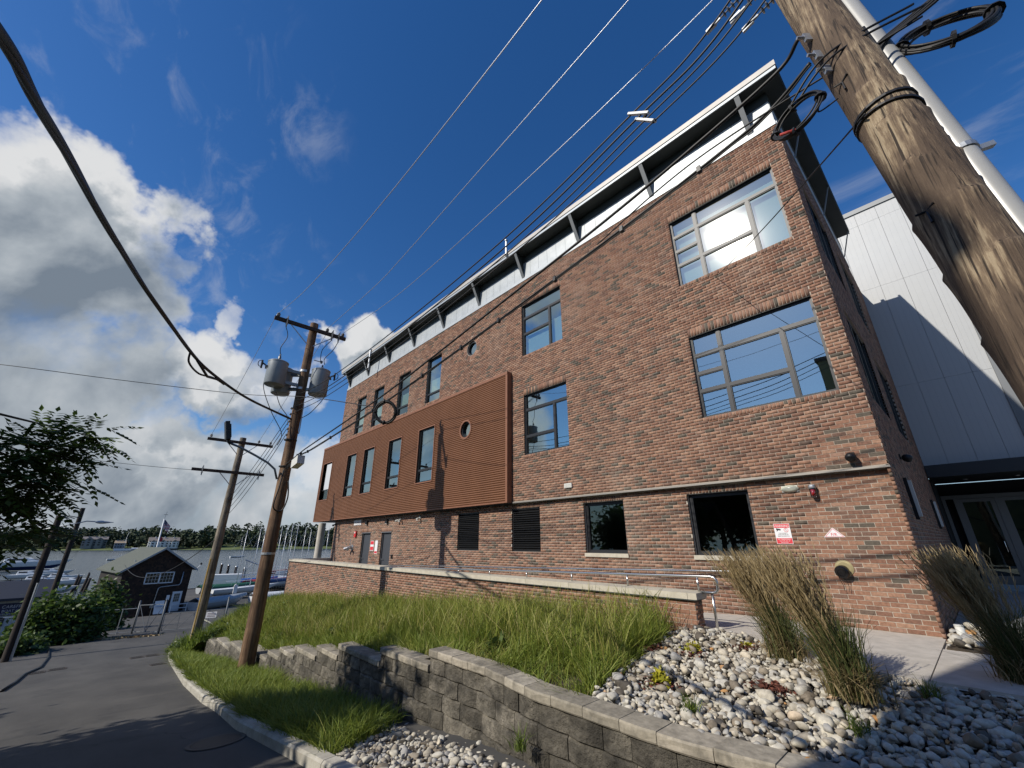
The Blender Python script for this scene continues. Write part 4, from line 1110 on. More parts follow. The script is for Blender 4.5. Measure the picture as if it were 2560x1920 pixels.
def transformer(label, c_, zt, zb, r, face, stand):
    t = thing('transformer', label, 'transformer', (c_[0], c_[1], zb), 'pole transformers')
    mb = MB(); mb.lathe([(r*.9,0),(r*.97,.015),(r,.03),(r,zt-zb-.06),(r*1.03,zt-zb-.055),(r*1.03,zt-zb-.02),(r*.8,zt-zb+.02),(r*.2,zt-zb+.045)], (c_[0],c_[1],zb), 28)
    smooth_by_angle(mb.build('tank', mt_tank, t), 35)
    f = Vector(face).normalized(); s = Vector((-f.y, f.x, 0))
    mb = MB(); p0 = Vector((c_[0],c_[1],zt))+s*r*.35; mb.lathe([(.05,0),(.055,.05),(.035,.07),(.055,.10),(.035,.12),(.05,.15),(.03,.17),(.03,.24)], p0, 12); mb.build('bushing', mt_porc, t, smooth=True)
    mb = MB(); p0 = Vector((c_[0],c_[1],zt-.22))+f*r
    mb.beam(p0, p0+f*.16+Vector((0,0,.10)), .04, .04); mb.tube([p0+f*.16+Vector((0,0,.18)), p0+f*.16+Vector((0,0,-.1))], .03, 8)
    ring = [p0+f*(.20+.07*math.sin(a))+Vector((0,0,.06+.11*math.cos(a))) for a in np.linspace(0, 2*math.pi, 13)]; mb.tube(ring, .012, 6); mb.build('arrester', mt_black, t)
    mb = MB()
    for i in (-1,0,1): q = Vector((c_[0],c_[1],zt-.25))+f*r*.85+s*.12*i; mb.tube([q, q+f*.10], .028, 8)
    mb.build('low_voltage_terminal', mt_porc, t)
    st = Vector(stand)
    for z in (zt-.22, zb+.18):
        mb = MB(); a = Vector((c_[0],c_[1],z)); d = Vector((st.x-a.x, st.y-a.y, 0)).normalized(); mb.beam(a+d*r*.98, Vector((st.x,st.y,z))-d*.11, .09, .10); mb.build('mounting_bracket', mt_tank, t)
    return t
pc = (-14.0,-5.2,0)
transformer('grey transformer on the road side of the pole, clear against sky', (-14.02,-6.04), 7.02, 6.17, .31, (-.2,-1,0), pc)
transformer('grey transformer on the building side of the pole', (-13.75,-4.72), 7.00, 6.06, .30, (.4,1,0), pc)
transformer('grey transformer half hidden behind the pole', (-14.45,-5.72), 6.98, 6.05, .29, (-1,-.6,0), pc)

# street light on an arm
sl = thing('street_light', 'black flood light head on a curved arm of the transformer pole', 'street light', (-14.0,-5.4,3.4))
a0 = (-13.648, -4.679, 4.199); 
arm_pts = [(-13.98,-5.40,3.15),(-13.96,-5.52,3.45),(-13.94,-5.75,3.62),(-13.9,-6.15,3.80),(-13.86,-6.6,3.98),(-13.84,-6.85,4.05)]
mb = MB(); mb.tube(arm_pts, .032, 8); mb.build('arm', M('bluegrey_arm', (.16,.21,.25), .5, .4), sl, smooth=True)
mb = MB(); hc = Vector((-13.84,-7.02,4.42)); mb.tube([(-13.84,-6.85,4.05),(-13.84,-6.93,4.10),(-13.84,-6.93,4.22)], .05, 8)
mb.obox(hc, (0,-.22,1), (1,0,0), (0,1,.22), .27, .12, .055); mb.obox(hc+Vector((0,.06,.0)), (0,-.22,1), (1,0,0), (0,1,.22), .20, .09, .03); mb.build('lamp_head', mt_black, sl)

# second pole with two crossarms
PCB = Vector((-24.2,-4.96,-3.25)); PCT = Vector((-24.2,-4.90,6.38))
pcx = thing('utility_pole', 'grey weathered utility pole with two crossarms nearer the water', 'utility pole', tuple(PCB))
pole_mesh(PCB+Vector((0,0,-.4)), PCT, .205, .145, wood('grey_pole_wood', (.10,.082,.062), (.34,.29,.22)), pcx, seed=5)
for z, y0, y1 in ((6.08,-6.42,-3.52), (4.56,-6.72,-3.65)):
    mb = MB(); mb.bx(-24.02,-23.92,y0,y1,z-.06,z+.07); mb.build('crossarm', mt_arm, pcx)
    for s in (-1, 1):
        mb = MB(); mb.beam((-23.95,-4.92+s*.66,z-.06),(-24.02,-4.92+s*.12,z-.6), .035, .014, (1,0,0)); mb.build('brace', mt_galv, pcx)
for y in (-6.3,-4.2,-3.65): insulator(pcx, (-23.97,y,6.15), 1.1)
for y in (-6.3,-3.9): cutout(pcx, (-23.9,y,4.54), 1.2)
mb = MB(); mb.tube([(-24.02,-5.12,-3.0),(-24.0,-5.10,.6)], .026, 6); mb.build('yellow_guard', M('yellow_guard', (.42,.27,.05), .6), pcx)

# near pole at the right, with riser conduit and cables
lean = Vector((-.077,.055,1.0))
NA = Vector((1.125,-5.80,2.85))
def npole(z): return NA+lean*(z-2.85)
npb = thing('utility_pole', 'close weathered utility pole with scars and cable lashings beside the facade', 'utility pole', tuple(npole(-.4)))
pole_mesh(npole(-.9), npole(12.6), .178, .125, mt_pole_n, npb, n=56, seed=9, rough=.010, k=420, knots=[(z, a, .10) for z in (2.2,2.62,3.02,3.35,3.75,4.1,4.5) for a in ((3.6,5.4,.6) if int(z*10)%2 else (4.4,2.2,6.0))])
ldir = lean.normalized()
cs = Vector((.215,.215,0))           # conduit side
mb = MB(); mb.tube([npole(-.4)+cs, npole(9.5)+cs], .066, 20); smooth_by_angle(mb.build('riser_conduit', mt_pvc, npb), 40)
for z in (1.2, 3.55):
    c_ = npole(z)+cs; mb = MB(); d = Vector((.80,.45,.18)); mb.beam(c_-d*.13, c_+d*.17, .035, .035); mb.lathe([(.069,0),(.075,0),(.075,.035),(.069,.035)], c_, 18, tuple(ldir)); mb.build('standoff_bracket', mt_galv, npb)
for i, (o_, a_) in enumerate((((.145,.09),.012),((.160,.11),.009),((.175,.12),.011),((.165,.14),.008),((.155,.15),.010),((.140,.12),.009))):
    mb = MB(); pts = [npole(z)+Vector((o_[0]+.012*math.sin(z*2.1+i*1.7), o_[1]+.012*math.cos(z*1.7+i), 0)) for z in np.arange(-.4, 5.01, .3)]
    mb.tube(pts, a_, 8); mb.build('riser_cable', mt_cable, npb, smooth=True)
for z in (3.97,): 
    mb = MB(); mb.lathe([(.168,0),(.174,0),(.174,.018),(.168,.018)], npole(z), 20, tuple(ldir)); mb.build('cable_strap', mt_rubber, npb)
for z in (4.55, 4.75, 5.0):
    mb = MB(); c_ = npole(z)+Vector((-.115,-.11,0)); mb.obox(c_, (1,-1,0), (1,1,0), ldir, .012, .045, .045); mb.tube([c_, c_+Vector((-.07,-.07,.0))], .013, 6); mb.build('through_bolt', mt_galv, npb)
for z, s in ((3.05,.02),(4.35,.02)):
    mb = MB(); c_ = npole(z)+Vector((-.10,-.12,0)); 
    for q in ((-.05,0,.0),(.035,-.03,.02),(.0,-.02,-.09)): mb.tube([c_, c_+Vector(q)], .007, 6)
    mb.build('pole_step_hook', mt_black, npb)

# ------------------------------------------------------------------ cables
def catmull(P, k=10):
    P = [Vector(p) for p in P]; out = []
    for i in range(len(P)-1):
        p0, p1, p2, p3 = P[max(i-1,0)], P[i], P[i+1], P[min(i+2,len(P)-1)]
        for j in range(k):
            t = j/k; out.append(.5*((2*p1)+(p2-p0)*t+(2*p0-5*p1+4*p2-p3)*t*t+(3*p1-p0-3*p2+p3)*t**3))
    return out+[P[-1]]
def span(a, b, sag, n=28):
    a = Vector(a); b = Vector(b); return [a.lerp(b, i/n)-Vector((0,0,sag*4*(i/n)*(1-i/n))) for i in range(n+1)]
def cable(label, pts, r, mat=None, name='cable', group=None, n=6):
    mb = MB(); mb.tube(pts, r, n); return tag(mb.build(name, mat or mt_cable, smooth=True), label, 'cable', group)
mt_alu = M('bare_aluminium_wire', (.42,.44,.47), .4, .8)
G1 = 'bare power wires above the roof'
cable('thin bare power wire from the road end of the crossarm', catmull([(-13.79,-6.40,8.70),(-11.0,-6.42,8.12),(-7.99,-6.45,7.77),(-4.92,-6.5,7.57),(-1.29,-6.5,7.73),(1.0,-6.5,8.05),(10,-6.6,10)]), .0078, mt_alu, 'power_wire', G1)
cable('thin bare power wire from the middle of the crossarm', catmull([(-13.79,-4.75,8.70),(-9.64,-4.85,8.40),(-7.9,-4.9,8.42),(-4.5,-4.95,8.72),(-.83,-4.95,9.2),(1.5,-5,9.6),(10,-5.2,11)]), .0078, mt_alu, 'power_wire', G1)
cable('thin bare power wire from the building end of the crossarm', catmull([(-13.79,-4.18,8.70),(-9.18,-4.22,8.25),(-4.5,-4.25,8.35),(.11,-4.25,8.77),(2,-4.4,9.1),(10,-4.6,10.5)]), .0078, mt_alu, 'power_wire', G1)
for y, z in ((-6.7,5.5),(-5.0,5.5),(-4.6,5.5)):
    pass
cable('bare wire sloping from the transformer pole to the next pole, road side', span((-13.79,-6.44,8.66), (-23.97,-6.3,6.3), .08), .0075, mt_alu, 'power_wire')
cable('bare wire sloping from the transformer pole to the next pole, building side', span((-13.79,-4.70,8.66), (-23.97,-4.2,6.3), .08), .0075, mt_alu, 'power_wire')
G2 = 'four parallel service cables with a white spacer'
ends = [(1.2,-5.5,7.15),(1.25,-5.5,7.0),(1.3,-5.45,6.9),(1.3,-5.45,6.72)]
four = [[(-14.05,-5.28,6.0),(-11.3,-5.25,5.77),(-7.5,-5.22,5.80),(-3.48,-5.2,6.06),(-1.03,-5.2,6.5),(0.02,-5.2,6.78)],
        [(-14.0,-5.28,5.8),(-11.18,-5.25,5.50),(-7.3,-5.22,5.58),(-3.23,-5.2,5.9),(-.9,-5.2,6.37),(.14,-5.2,6.63)],
        [(-13.95,-5.28,5.58),(-11.13,-5.25,5.37),(-7.1,-5.22,5.44),(-3.01,-5.2,5.77),(-.86,-5.2,6.23),(.21,-5.2,6.53)],
        [(-13.95,-5.28,5.38),(-11.06,-5.25,5.20),(-7.0,-5.22,5.31),(-2.84,-5.2,5.66),(-.87,-5.2,6.08),(.32,-5.2,6.39)]]
nm = ('topmost','second','third','lowest')
for i, (L, e_) in enumerate(zip(four, ends)):
    cable(f'{nm[i]} of the four parallel service cables crossing the roof line', catmull(L+[e_]), (.012,.013,.0105,.010)[i], group=G2)
sp = thing('cable_spacer', 'white plastic spacer clamped across the parallel cables', 'spacer', (-.78,-5.2,6.24))
mb = MB(); mb.beam((-.98,-5.21,6.55),(-.72,-5.21,6.31), .04, .03); mb.beam((-.90,-5.19,6.39),(-.66,-5.19,6.12), .04, .03); mb.build('bar', mt_white, sp)
mb = MB(); mb.lathe([(.02,0),(.02,.05)], (-.80,-5.2,6.30), 8, (1,0,.4)); mb.lathe([(.02,0),(.02,.05)], (-.70,-5.2,6.12), 8, (1,0,.4)); mb.build('clamp', mt_black, sp)
# strain insulators where the cables meet the near pole
for i, (P0, D_) in enumerate((((.10,-5.2,6.82),(1,0,.30)), ((.34,-5.2,6.68),(1,0,.32)), ((.42,-5.2,6.42),(1,0,.33)))):
    t = thing('strain_insulator', ('stack of small disc insulators on the outermost cable','dead-end clamp on the paired cables near the pole','disc insulator string on the cable nearest the roof corner')[i], 'insulator', P0)
    d = Vector(D_).normalized(); p = Vector(P0); mb = MB(); mb.tube([p, p+d*.16], .016, 6); mb.obox(p+d*.05, d, (0,1,0), (0,0,1), .06, .014, .03)
    mb.build('clamp', mt_galv, t); mb = MB(); mb.tube([p+d*.16, p+d*.46], .010, 6)
    for k in range(5): mb.lathe([(.012,0),(.042,.006),(.042,.012),(.012,.024)], p+d*(.2+k*.05), 12, tuple(d))
    mb.build('discs', mt_porc, t)
cb1 = catmull([(-13.82,-5.25,3.62),(-12.28,-5.28,3.80),(-11.42,-5.3,3.86),(-7.5,-5.3,4.19),(-5.44,-5.3,4.45),(-3.2,-5.3,4.77),(-1.52,-5.3,5.01),(-.48,-5.3,5.2),(.55,-5.32,5.42),(.87,-5.45,5.53),(1.6,-5.4,5.75),(6,-5.3,6.6)])
cable('thick black cable sagging across the facade, upper one', cb1, .019, name='cable')
cb2 = catmull([(-13.82,-5.25,3.5),(-12.22,-5.3,3.69),(-11.35,-5.3,3.72),(-7.64,-5.3,3.98),(-4.93,-5.3,4.28),(-3.45,-5.3,4.46),(-1.55,-5.3,4.71),(-.17,-5.3,4.93),(.41,-5.36,5.0),(.80,-5.5,5.08)])
lc = thing('cable', 'thick black cable sagging across the facade, lower one with clips', 'cable', tuple(cb2[0])); k = len(cb2)
mb = MB(); mb.tube(cb2, .017, 6); mb.build('sheath', mt_cable, lc, smooth=True)
mb = MB(); mb.tube([p+Vector((0,.0,-.028+.006*math.sin(i*.8))) for i, p in enumerate(cb2)], .008, 5); mb.build('lashed_wire', mt_cable, lc, smooth=True)
for i in range(9):
    p = cb2[int(k*(.2+.07*i))]; mb = MB(); mb.obox(p+Vector((0,0,-.005)), (1,0,.1), (0,1,0), (0,0,1), .02, .026, .035); mb.build('clip', mt_black, lc)
ap = thing('cable_amplifier', 'pale grey amplifier box hung on the cables beside the pole', 'cable box', (-12.5,-5.3,3.5))
mb = MB(); mb.obox((-12.45,-5.3,3.50), (1,0,.16), (0,1,0), (-.16,0,1), .27, .10, .12); mb.build('housing', mt_offw, ap)
mb = MB(); 
for x in (-12.6,-12.3): mb.bx(x-.015,x+.015,-5.33,-5.27,3.6,3.76)
mb.build('hanger', mt_black, ap)
mb = MB(); mb.tube([(-12.72,-5.3,3.48),(-13.1,-5.3,3.50),(-13.5,-5.3,3.42),(-13.8,-5.3,3.3)], .012, 6); mb.build('connector', mt_black, ap)
def coil(label, c_, ax, r, n, rt_, mat=None):
    t = thing('cable_coil', label, 'cable coil', tuple(c_)); az = Vector(ax).normalized(); ux = az.orthogonal().normalized(); uy = az.cross(ux); c_ = Vector(c_)
    r_ = np.random.default_rng(int(abs(c_.x)*100))
    for i in range(n):
        q = r_.normal(0, .035*r, 3); rr = r*(1+r_.normal(0,.05)); ph = r_.uniform(0, 6)
        pts = [c_+az*(q[0]*.9+.012*math.sin(a+ph))+ux*(rr*math.cos(a)+q[1])+uy*(rr*math.sin(a)*(1+.03*math.sin(ph))+q[2]) for a in np.linspace(0, 2*math.pi, 33)]
        mb = MB(); mb.tube(pts, rt_, 6, False); mb.build('loop', mat or mt_cable, t, smooth=True)
    for a in (.6, 2.2, 4.0, 5.4):
        p = c_+ux*r*math.cos(a)+uy*r*math.sin(a); tg = (-ux*math.sin(a)+uy*math.cos(a)); mb = MB(); mb.lathe([(.045*r/.22,0),(.05*r/.22,0),(.05*r/.22,.018),(.045*r/.22,.018)], p, 10, tuple(tg)); mb.build('tie', mt_rubber, t)
    return t
coil('ring of coiled black cable hanging in front of the facade', (-7.01,-5.3,3.80), (.62,-.75,-.25), .22, 13, .0105)
cl = coil('ring of coiled black cable at the roof corner', (.62,-5.92,4.21), (-.30,-.84,.28), .165, 10, .0068)
mb = MB(); mb.tube([(.50,-5.98,4.085),(.545,-5.99,4.06),(.59,-5.98,4.05)], .011, 8); mb.build('red_tag', M('red_tag', (.55,.07,.05), .5), cl)
coil('large bundle of coiled black cable beside the near pole top', (1.50,-5.42,4.66), (.25,-.85,.42), .235, 15, .0105)
G3 = 'cables gathered at the near pole'
tie = npole(4.6)
for i, (a, b_, lab) in enumerate(((( .60,-5.85,4.36),(1.45,-5.6,4.80),'cable from the roof corner coil wrapping the near pole'),((.57,-5.83,4.40),(1.40,-5.62,4.85),'cable beside the coil lead passing the near pole'),((-1.55,-5.35,4.70),(1.42,-5.56,4.76),'facade cable tail lashed across the near pole'))):
    a = Vector(a); b_ = Vector(b_); mid = (a+b_)/2+Vector((-.10,-.16,.0)); cable(lab, catmull([a, mid, b_], 14), .0085, group=G3)
for i in range(4):
    b0 = npole(4.55)+cs+Vector((-.08,-.07,0)); mb_p = catmull([npole(4.0)+Vector((.17,.07,0)), b0+Vector((-.03+.02*i,-.02,-.1)), b0+Vector((.02*i,.0,.18)), b0+Vector((.25+.06*i,.05,.33)), b0+Vector((.9,.1,.52+.05*i))], 8)
    cable(('first','second','third','fourth')[i]+' black cable looping out beside the riser conduit', mb_p, .010, group='cables looping over the conduit')
cable('taut wire from the near pole dropping past the brick corner', span(npole(3.92)+Vector((-.1,-.17,0)), (-1.9,-.02,7.0), .05), .0065)
mb = MB(); mb.lathe([(.168,0),(.176,0),(.176,.016),(.168,.016)], npole(3.9), 24, (.12,.10,1)); tag(mb.build('wire_loop', mt_rubber), 'black wire loop tied around the near pole', 'cable')
sa = npole(4.25)+Vector((-.16,-.10,0)); cable('short black wire from the near pole to the coil', catmull([sa, sa+Vector((-.12,-.04,-.05)), (.80,-5.93,4.27),(.76,-5.95,4.18)]), .006)
# thick bundle across the road
tk = catmull([(-1.2,-10.0,3.4),(-2.131,-9.988,3.83),(-2.743,-9.969,4.023),(-3.83,-9.926,4.383),(-5.748,-9.735,4.849),(-7.817,-9.283,5.121),(-10.236,-8.48,5.222),(-11.52,-7.817,5.223),(-12.777,-6.781,5.173),(-13.85,-5.36,5.10)])
tk = [Vector((2.5,-9.9,1.9)).lerp(tk[0], t) for t in (0,.5)]+tk
th = thing('overhead_cable_bundle', 'thick black cable bundle swooping down to the transformer pole', 'cable', (-13.85,-5.36,5.1))
for i in range(3):
    ph = i*2.1; mb = MB(); mb.tube([p+Vector((0,.015*math.cos(j*.16+ph),.015*math.sin(j*.16+ph))) for j, p in enumerate(tk)], .022, 8); mb.build('strand', mt_cable, th, smooth=True)
mb = MB(); mb.tube(catmull([(-10.1,-8.54,5.22),(-10.25,-8.5,5.02),(-10.75,-8.25,4.98),(-11.4,-7.9,5.16),(-11.9,-7.6,5.2)]), .022, 7); mb.build('splice_loop', mt_cable, th, smooth=True)
mb = MB(); mb.tube([(-10.5,-8.36,5.2),(-11.1,-8.05,5.06),(-11.6,-7.78,5.2)], .03, 7); mb.build('splice', mt_cable, th, smooth=True)
cable('thin black line crossing behind the swooping bundle to the facade coil', catmull([(-20.334, -15.234, 6.655), (-17.921, -12.49, 6.281), (-16.737, -9.801, 6.152), (-15.009, -6.74, 5.957), (-12.416, -5.475, 5.486), (-7.6,-5.3,4.05)]), .011)
# leads round the transformers
G4 = 'leads on the transformer pole'
L = [[(-13.70,-6.12,8.22),(-13.75,-6.0,7.9),(-13.9,-6.1,7.5),(-13.98,-6.04,7.28)],[(-13.70,-4.34,8.22),(-13.62,-4.5,7.8),(-13.7,-4.7,7.45),(-13.7,-4.66,7.22)],[(-13.70,-4.58,8.22),(-13.8,-4.8,7.8),(-13.85,-4.78,7.36)],
     [(-14.1,-6.28,6.75),(-14.15,-6.3,6.1),(-14.05,-5.95,5.3),(-13.9,-5.55,4.6),(-13.9,-5.6,4.2)],[(-13.5,-4.5,6.6),(-13.45,-4.55,6.0),(-13.6,-4.85,5.4),(-13.8,-5.05,5.2)],[(-14.3,-5.9,6.1),(-14.2,-5.7,5.6),(-14.0,-5.45,5.2),(-13.9,-5.42,4.9)]]
ln = ('fuse lead curling down to the road side transformer','fuse lead curling down to the building side transformer','fuse lead ending on the side insulator','cable looping under the road side transformer','cable looping under the building side transformer','cable from the half hidden transformer to the pole')
for p, l in zip(L, ln): cable(l, catmull(p), .013, name='lead', group=G4)
for i in range(4):
    cable(('upper','second','third','lowest')[i]+' communication cable from the transformer pole to the weathered pole', span((-13.95,-5.42,5.2-.22*i), (-24.05,-4.95,3.25-.29*i), .12+.05*i), .010, group='communication cables between the poles')
mb_pts = catmull([(-13.78,-5.3,3.45),(-13.72,-5.35,2.9),(-13.74,-5.4,2.3),(-13.78,-5.15,2.2),(-13.74,-5.05,2.6),(-13.76,-5.12,3.1)]); cable('black cable loop hanging on the transformer pole below the box', mb_pts, .022, name='cable_loop')
cable('cable from the weathered pole to the shingled boathouse', span((-24.15,-5.1,1.4), (-61.222, -6.751, -0.839), 1.4), .02)
cable('cable leaving the weathered pole towards the marina lamp', span((-24.2,-5.05,4.6), (-28.482, -15.706, 5.658), .25), .010)

# ------------------------------------------------------------------ white panelled wing and its entrance
wb = thing('white_building', 'tall white translucent-panelled wing behind the brick building', 'building', (2, 10, 0))
mt_poly, nt, b = new_mat('translucent_polycarbonate')
b.inputs['Base Color'].default_value = (.40,.415,.425,1); b.inputs['Roughness'].default_value = .45
bump(nt, b, noise(nt, 2.2, 3, .5, 'World'), .08, .05)
mt_seam = M('panel_seam', (.27,.29,.31), .6)
xs = [-.76,-.05,.58,1.22,1.86,2.305]; zs = [3.50,6.28,10.16,12.95,13.51]
mb = MB(); mb.bx(-.76,2.305,10.06,10.3,3.5,13.51); mb.bx(2.305,6.5,10.3,16,3.5,9.0); mb.build('wall', mt_seam, wb)
for i in range(5):
    for j in range(4):
        p = MB(); p.bx(xs[i]+.004,xs[i+1]-.004,10.0,10.055,zs[j]+.003,zs[j+1]-.003); p.build('panel', mt_poly, wb)
    for k in range(1,4):
        p = MB(); x_ = xs[i]+(xs[i+1]-xs[i])*k/4; p.bx(x_-.0015,x_+.0015,9.9985,10.0,3.5,13.51); p.build('rib', mt_seam, wb)
mb = MB(); mb.bx(-.85,2.5,9.95,10.4,13.51,13.70); mb.build('coping', M('grey_coping', (.16,.17,.18), .5, .3), wb)
mb = MB(); mb.bx(2.305,2.53,9.96,10.2,3.5,13.51); mb.build('corner_post', M('grey_corner_metal', (.15,.16,.17), .5, .3), wb)
mt_can = M('dark_canopy_steel', (.022,.026,.032), .45, .3)
mb = MB(); mb.bx(.02,7.0,9.5,11.9,3.12,3.49); can = mb.build('canopy', mt_can, wb)
mb = MB(); mb.bx(.02,7.0,12.1,12.2,0,3.12); mb.bx(.0,.04,10.0,12.1,0,3.12); mb.build('entrance_wall', mt_dark, wb)
mt_alum = M('aluminium_door_frame', (.16,.17,.18), .45, .4)
mb = MB()
for x in (.06,.34,1.28,2.22,3.16,4.1): mb.bx(x,x+.085,11.82,11.94,0,2.67)
mb.bx(.06,4.2,11.83,11.93,2.59,2.71); mb.build('door_frame', mt_alum, wb)
for x in (.425,1.365,2.305,3.245):
    mb = MB(); w_ = .85; mb.bx(x,x+.11,11.84,11.90,.02,2.58); mb.bx(x+w_-.11,x+w_,11.84,11.90,.02,2.58); mb.bx(x+.11,x+w_-.11,11.845,11.895,.02,.25); mb.bx(x+.11,x+w_-.11,11.845,11.895,2.48,2.58); d = mb.build('glass_door', mt_alum, wb)
    p = MB(); p.poly([(x+.1,11.87,.24),(x+w_-.1,11.87,.24),(x+w_-.1,11.87,2.5),(x+.1,11.87,2.5)]); p.build('pane', mt_glass_g, d)
    hx = x+w_-.16; h = MB(); h.tube([(hx,11.84,.95),(hx,11.76,.95),(hx,11.75,1.1),(hx,11.76,1.25),(hx,11.84,1.25)], .013, 6); h.build('handle', mt_steel, d)
for x in (.8, 1.9, 3.0):
    p = MB(); p.lathe([(.05,0),(.06,.02)], (x,10.8,3.10), 12); p.build('downlight', mt_galv, wb)

# ------------------------------------------------------------------ things fixed to the facades
def wall_light(label, y, z, w_=.075, h=.62):
    t = thing('wall_light', label, 'wall light', (.05, y, z)); mb = MB(); mb.bx(.0,.055,y-w_,y+w_,z-.05,z+h+.05); mb.build('body', mt_black, t)
    mb = MB(); mb.bx(.055,.10,y-w_*.7,y+w_*.7,z,z+h); mb.build('diffuser', mt_offw, t)
wall_light('vertical strip wall light on the shaded side wall nearest the brick corner', 1.5, 1.68)
wall_light('vertical strip wall light on the shaded side wall near the glass doors', 6.85, 1.62)
def dome_light(label, p, n, s=1.0):
    t = thing('security_light', label, 'security light', p); p = Vector(p); n = Vector(n)
    sd = Vector((0,0,1)).cross(n); mb = MB(); mb.obox(p+n*.015, n, sd, (0,0,1), .015, .05*s, .05*s); mb.build('base', mt_black, t)
    mb = MB(); prof = [(.02,-.02),(.055,0),(.075,.04),(.078,.09),(.06,.13),(.02,.14)]
    mb.lathe([(a*s,b_*s) for a, b_ in prof], p+n*.06+Vector((0,0,-.01)), 18, tuple((n+Vector((0,0,-.55))).normalized())); mb.build('housing', mt_black, t, smooth=True)
    mb = MB(); q = p+n*.14*s+Vector((0,0,-.07)); mb.lathe([(.0,0),(.04*s,.01),(.045*s,.02)], q, 14, tuple((n+Vector((0,0,-.55))).normalized())); mb.build('lens', M('lens_glass', (.06,.06,.065), .1), t)
dome_light('black dome security light on the lit facade above the metal ledge', (-.43,0,2.63), (0,-1,0)); dome_light('black dome security light on the shaded side wall', (.0,2.26,2.84), (1,0,0))
em = thing('emergency_light', 'pale oval emergency light on the brick beside the red beacon', 'light', (-1.47,YG,2.18))
mb = MB(); rings = []
for t_ in np.linspace(-1, 1, 9):
    w_ = math.sqrt(max(0, 1-t_*t_*.96)); rings.append([(-1.47+t_*.145, YG-.012-.075*w_*max(0, math.sin(a)), 2.18+.066*w_*math.cos(a)) for a in np.linspace(0, math.pi, 9)])
mb.loft(rings, closed=False, cap=False); mb.build('lens', M('frosted_lens', (.55,.56,.46), .25), em, smooth=True)
mb = MB(); mb.bx(-1.60,-1.34,YG-.02,YG,2.125,2.235); mb.build('base', mt_offw, em)
bc = thing('beacon', 'red strobe beacon in a clear jar on the brick wall', 'beacon', (-1.11,YG,2.1))
mb = MB(); mb.bx(-1.15,-1.07,YG-.05,YG,2.14,2.22); mb.lathe([(.055,0),(.06,.03),(.045,.06)], (-1.11,YG-.075,2.15), 16); mb.build('base', mt_galv, bc)
mb = MB(); mb.lathe([(.02,-.165),(.045,-.15),(.052,-.09),(.052,0)], (-1.11,YG-.075,2.15), 16); mb.build('jar', glass_mat('beacon_jar', (.85,.80,.78), .10), bc, smooth=True)
mb = MB(); mb.lathe([(.01,-.13),(.036,-.11),(.036,-.02),(.01,-.01)], (-1.11,YG-.075,2.15), 12); mb.build('red_lens', mt_red, bc, smooth=True)
fd = thing('fire_hose_connection', 'round black capped fire hose connection on the brick wall', 'hose connection', (-.98,YG,.84))
mb = MB(); mb.lathe([(.125,0),(.125,.010),(.09,.016)], (-.965,YG-.006,.865), 28, (0,-1,0)); mb.build('brass_plate', M('dull_brass', (.33,.28,.15), .5, .4), fd)
mb = MB(); mb.lathe([(.080,0),(.084,.05),(.098,.052),(.10,.105),(.088,.125),(.055,.128),(.05,.118),(.01,.118)], (-.985,YG-.014,.835), 28, (-.10,-1,-.32)); mb.build('cap', M('gloss_black', (.008,.008,.009), .22), fd)
for s in (-1, .4):
    mb = MB(); mb.tube([(-.985+.07*s,YG-.12,.77),(-.985+.06*s,YG-.1,.68),(-.98+.05*s,YG-.05,.60),(-.99+.04*s,YG-.06,.52)], .004, 5); mb.build('chain', mt_black, fd)
vt = thing('wall_vent', 'small pale rectangular vent cover on the facade', 'vent', (-6.6,0,2.71)); mb = MB(); mb.bx(-6.73,-6.47,-.045,-.008,2.65,2.77); mb.build('cover', mt_offw, vt)
for k in range(4): mb = MB(); mb.bx(-6.715,-6.485,-.052,-.045,2.662+k*.027,2.675+k*.027); mb.build('slat', mt_offw, vt)

def as_mesh(o):
    me = bpy.data.meshes.new_from_object(o.evaluated_get(bpy.context.evaluated_depsgraph_get())); n_ = bpy.data.objects.new('lettering', me); col.objects.link(n_)
    n_.parent = o.parent; n_.matrix_local = o.matrix_local.copy(); bpy.data.objects.remove(o); return n_
def text(s, size, loc, parent, mat, align='CENTER', name='lettering', ax=0, ext=.0006, sx=1.0):
    cu = bpy.data.curves.new(name, 'FONT'); cu.body = s; cu.size = size; cu.align_x = align; cu.extrude = ext
    cu.materials.append(mat); o = bpy.data.objects.new(name, cu); col.objects.link(o)
    o.rotation_euler = (math.pi/2, 0, ax); o0 = Vector(parent['_o']); o.location = Vector(loc)-o0; o.parent = parent; o.scale.x = sx; o.name = 'letter_curve'; bpy.context.view_layer.update(); return as_mesh(o)
mt_signw = M('sign_white', (.74,.74,.75), .45)
sg = thing('warning_sign', 'red and white WARNING sign with camera symbol on the brick wall', 'sign', (-1.74,YG,1.23))
X0, X1, Z0, Z1, Y = -1.87, -1.61, 1.235, 1.58, YG-.014
mb = MB(); mb.bx(X0,X1,Y,Y+.006,Z0,Z1); mb.build('plate', mt_signw, sg)
mb = MB(); mb.bx(X0+.006,X1-.006,Y-.0012,Y,Z1-.072,Z1-.006); mb.bx(X0+.006,X1-.006,Y-.0012,Y,Z0+.006,Z0+.098); mb.build('red_field', mt_redpaint, sg)
cx = (X0+X1)/2
text('WARNING', .058, (cx, Y-.002, Z1-.060), sg, mt_signw, sx=.86)
text('THIS PROPERTY', .021, (cx, Y-.0012, 1.408), sg, mt_ink); text('IS PROTECTED BY', .021, (cx, Y-.0012, 1.383), sg, mt_ink); text('VIDEO SURVEILLANCE', .021, (cx, Y-.0012, 1.358), sg, mt_ink, sx=.9)
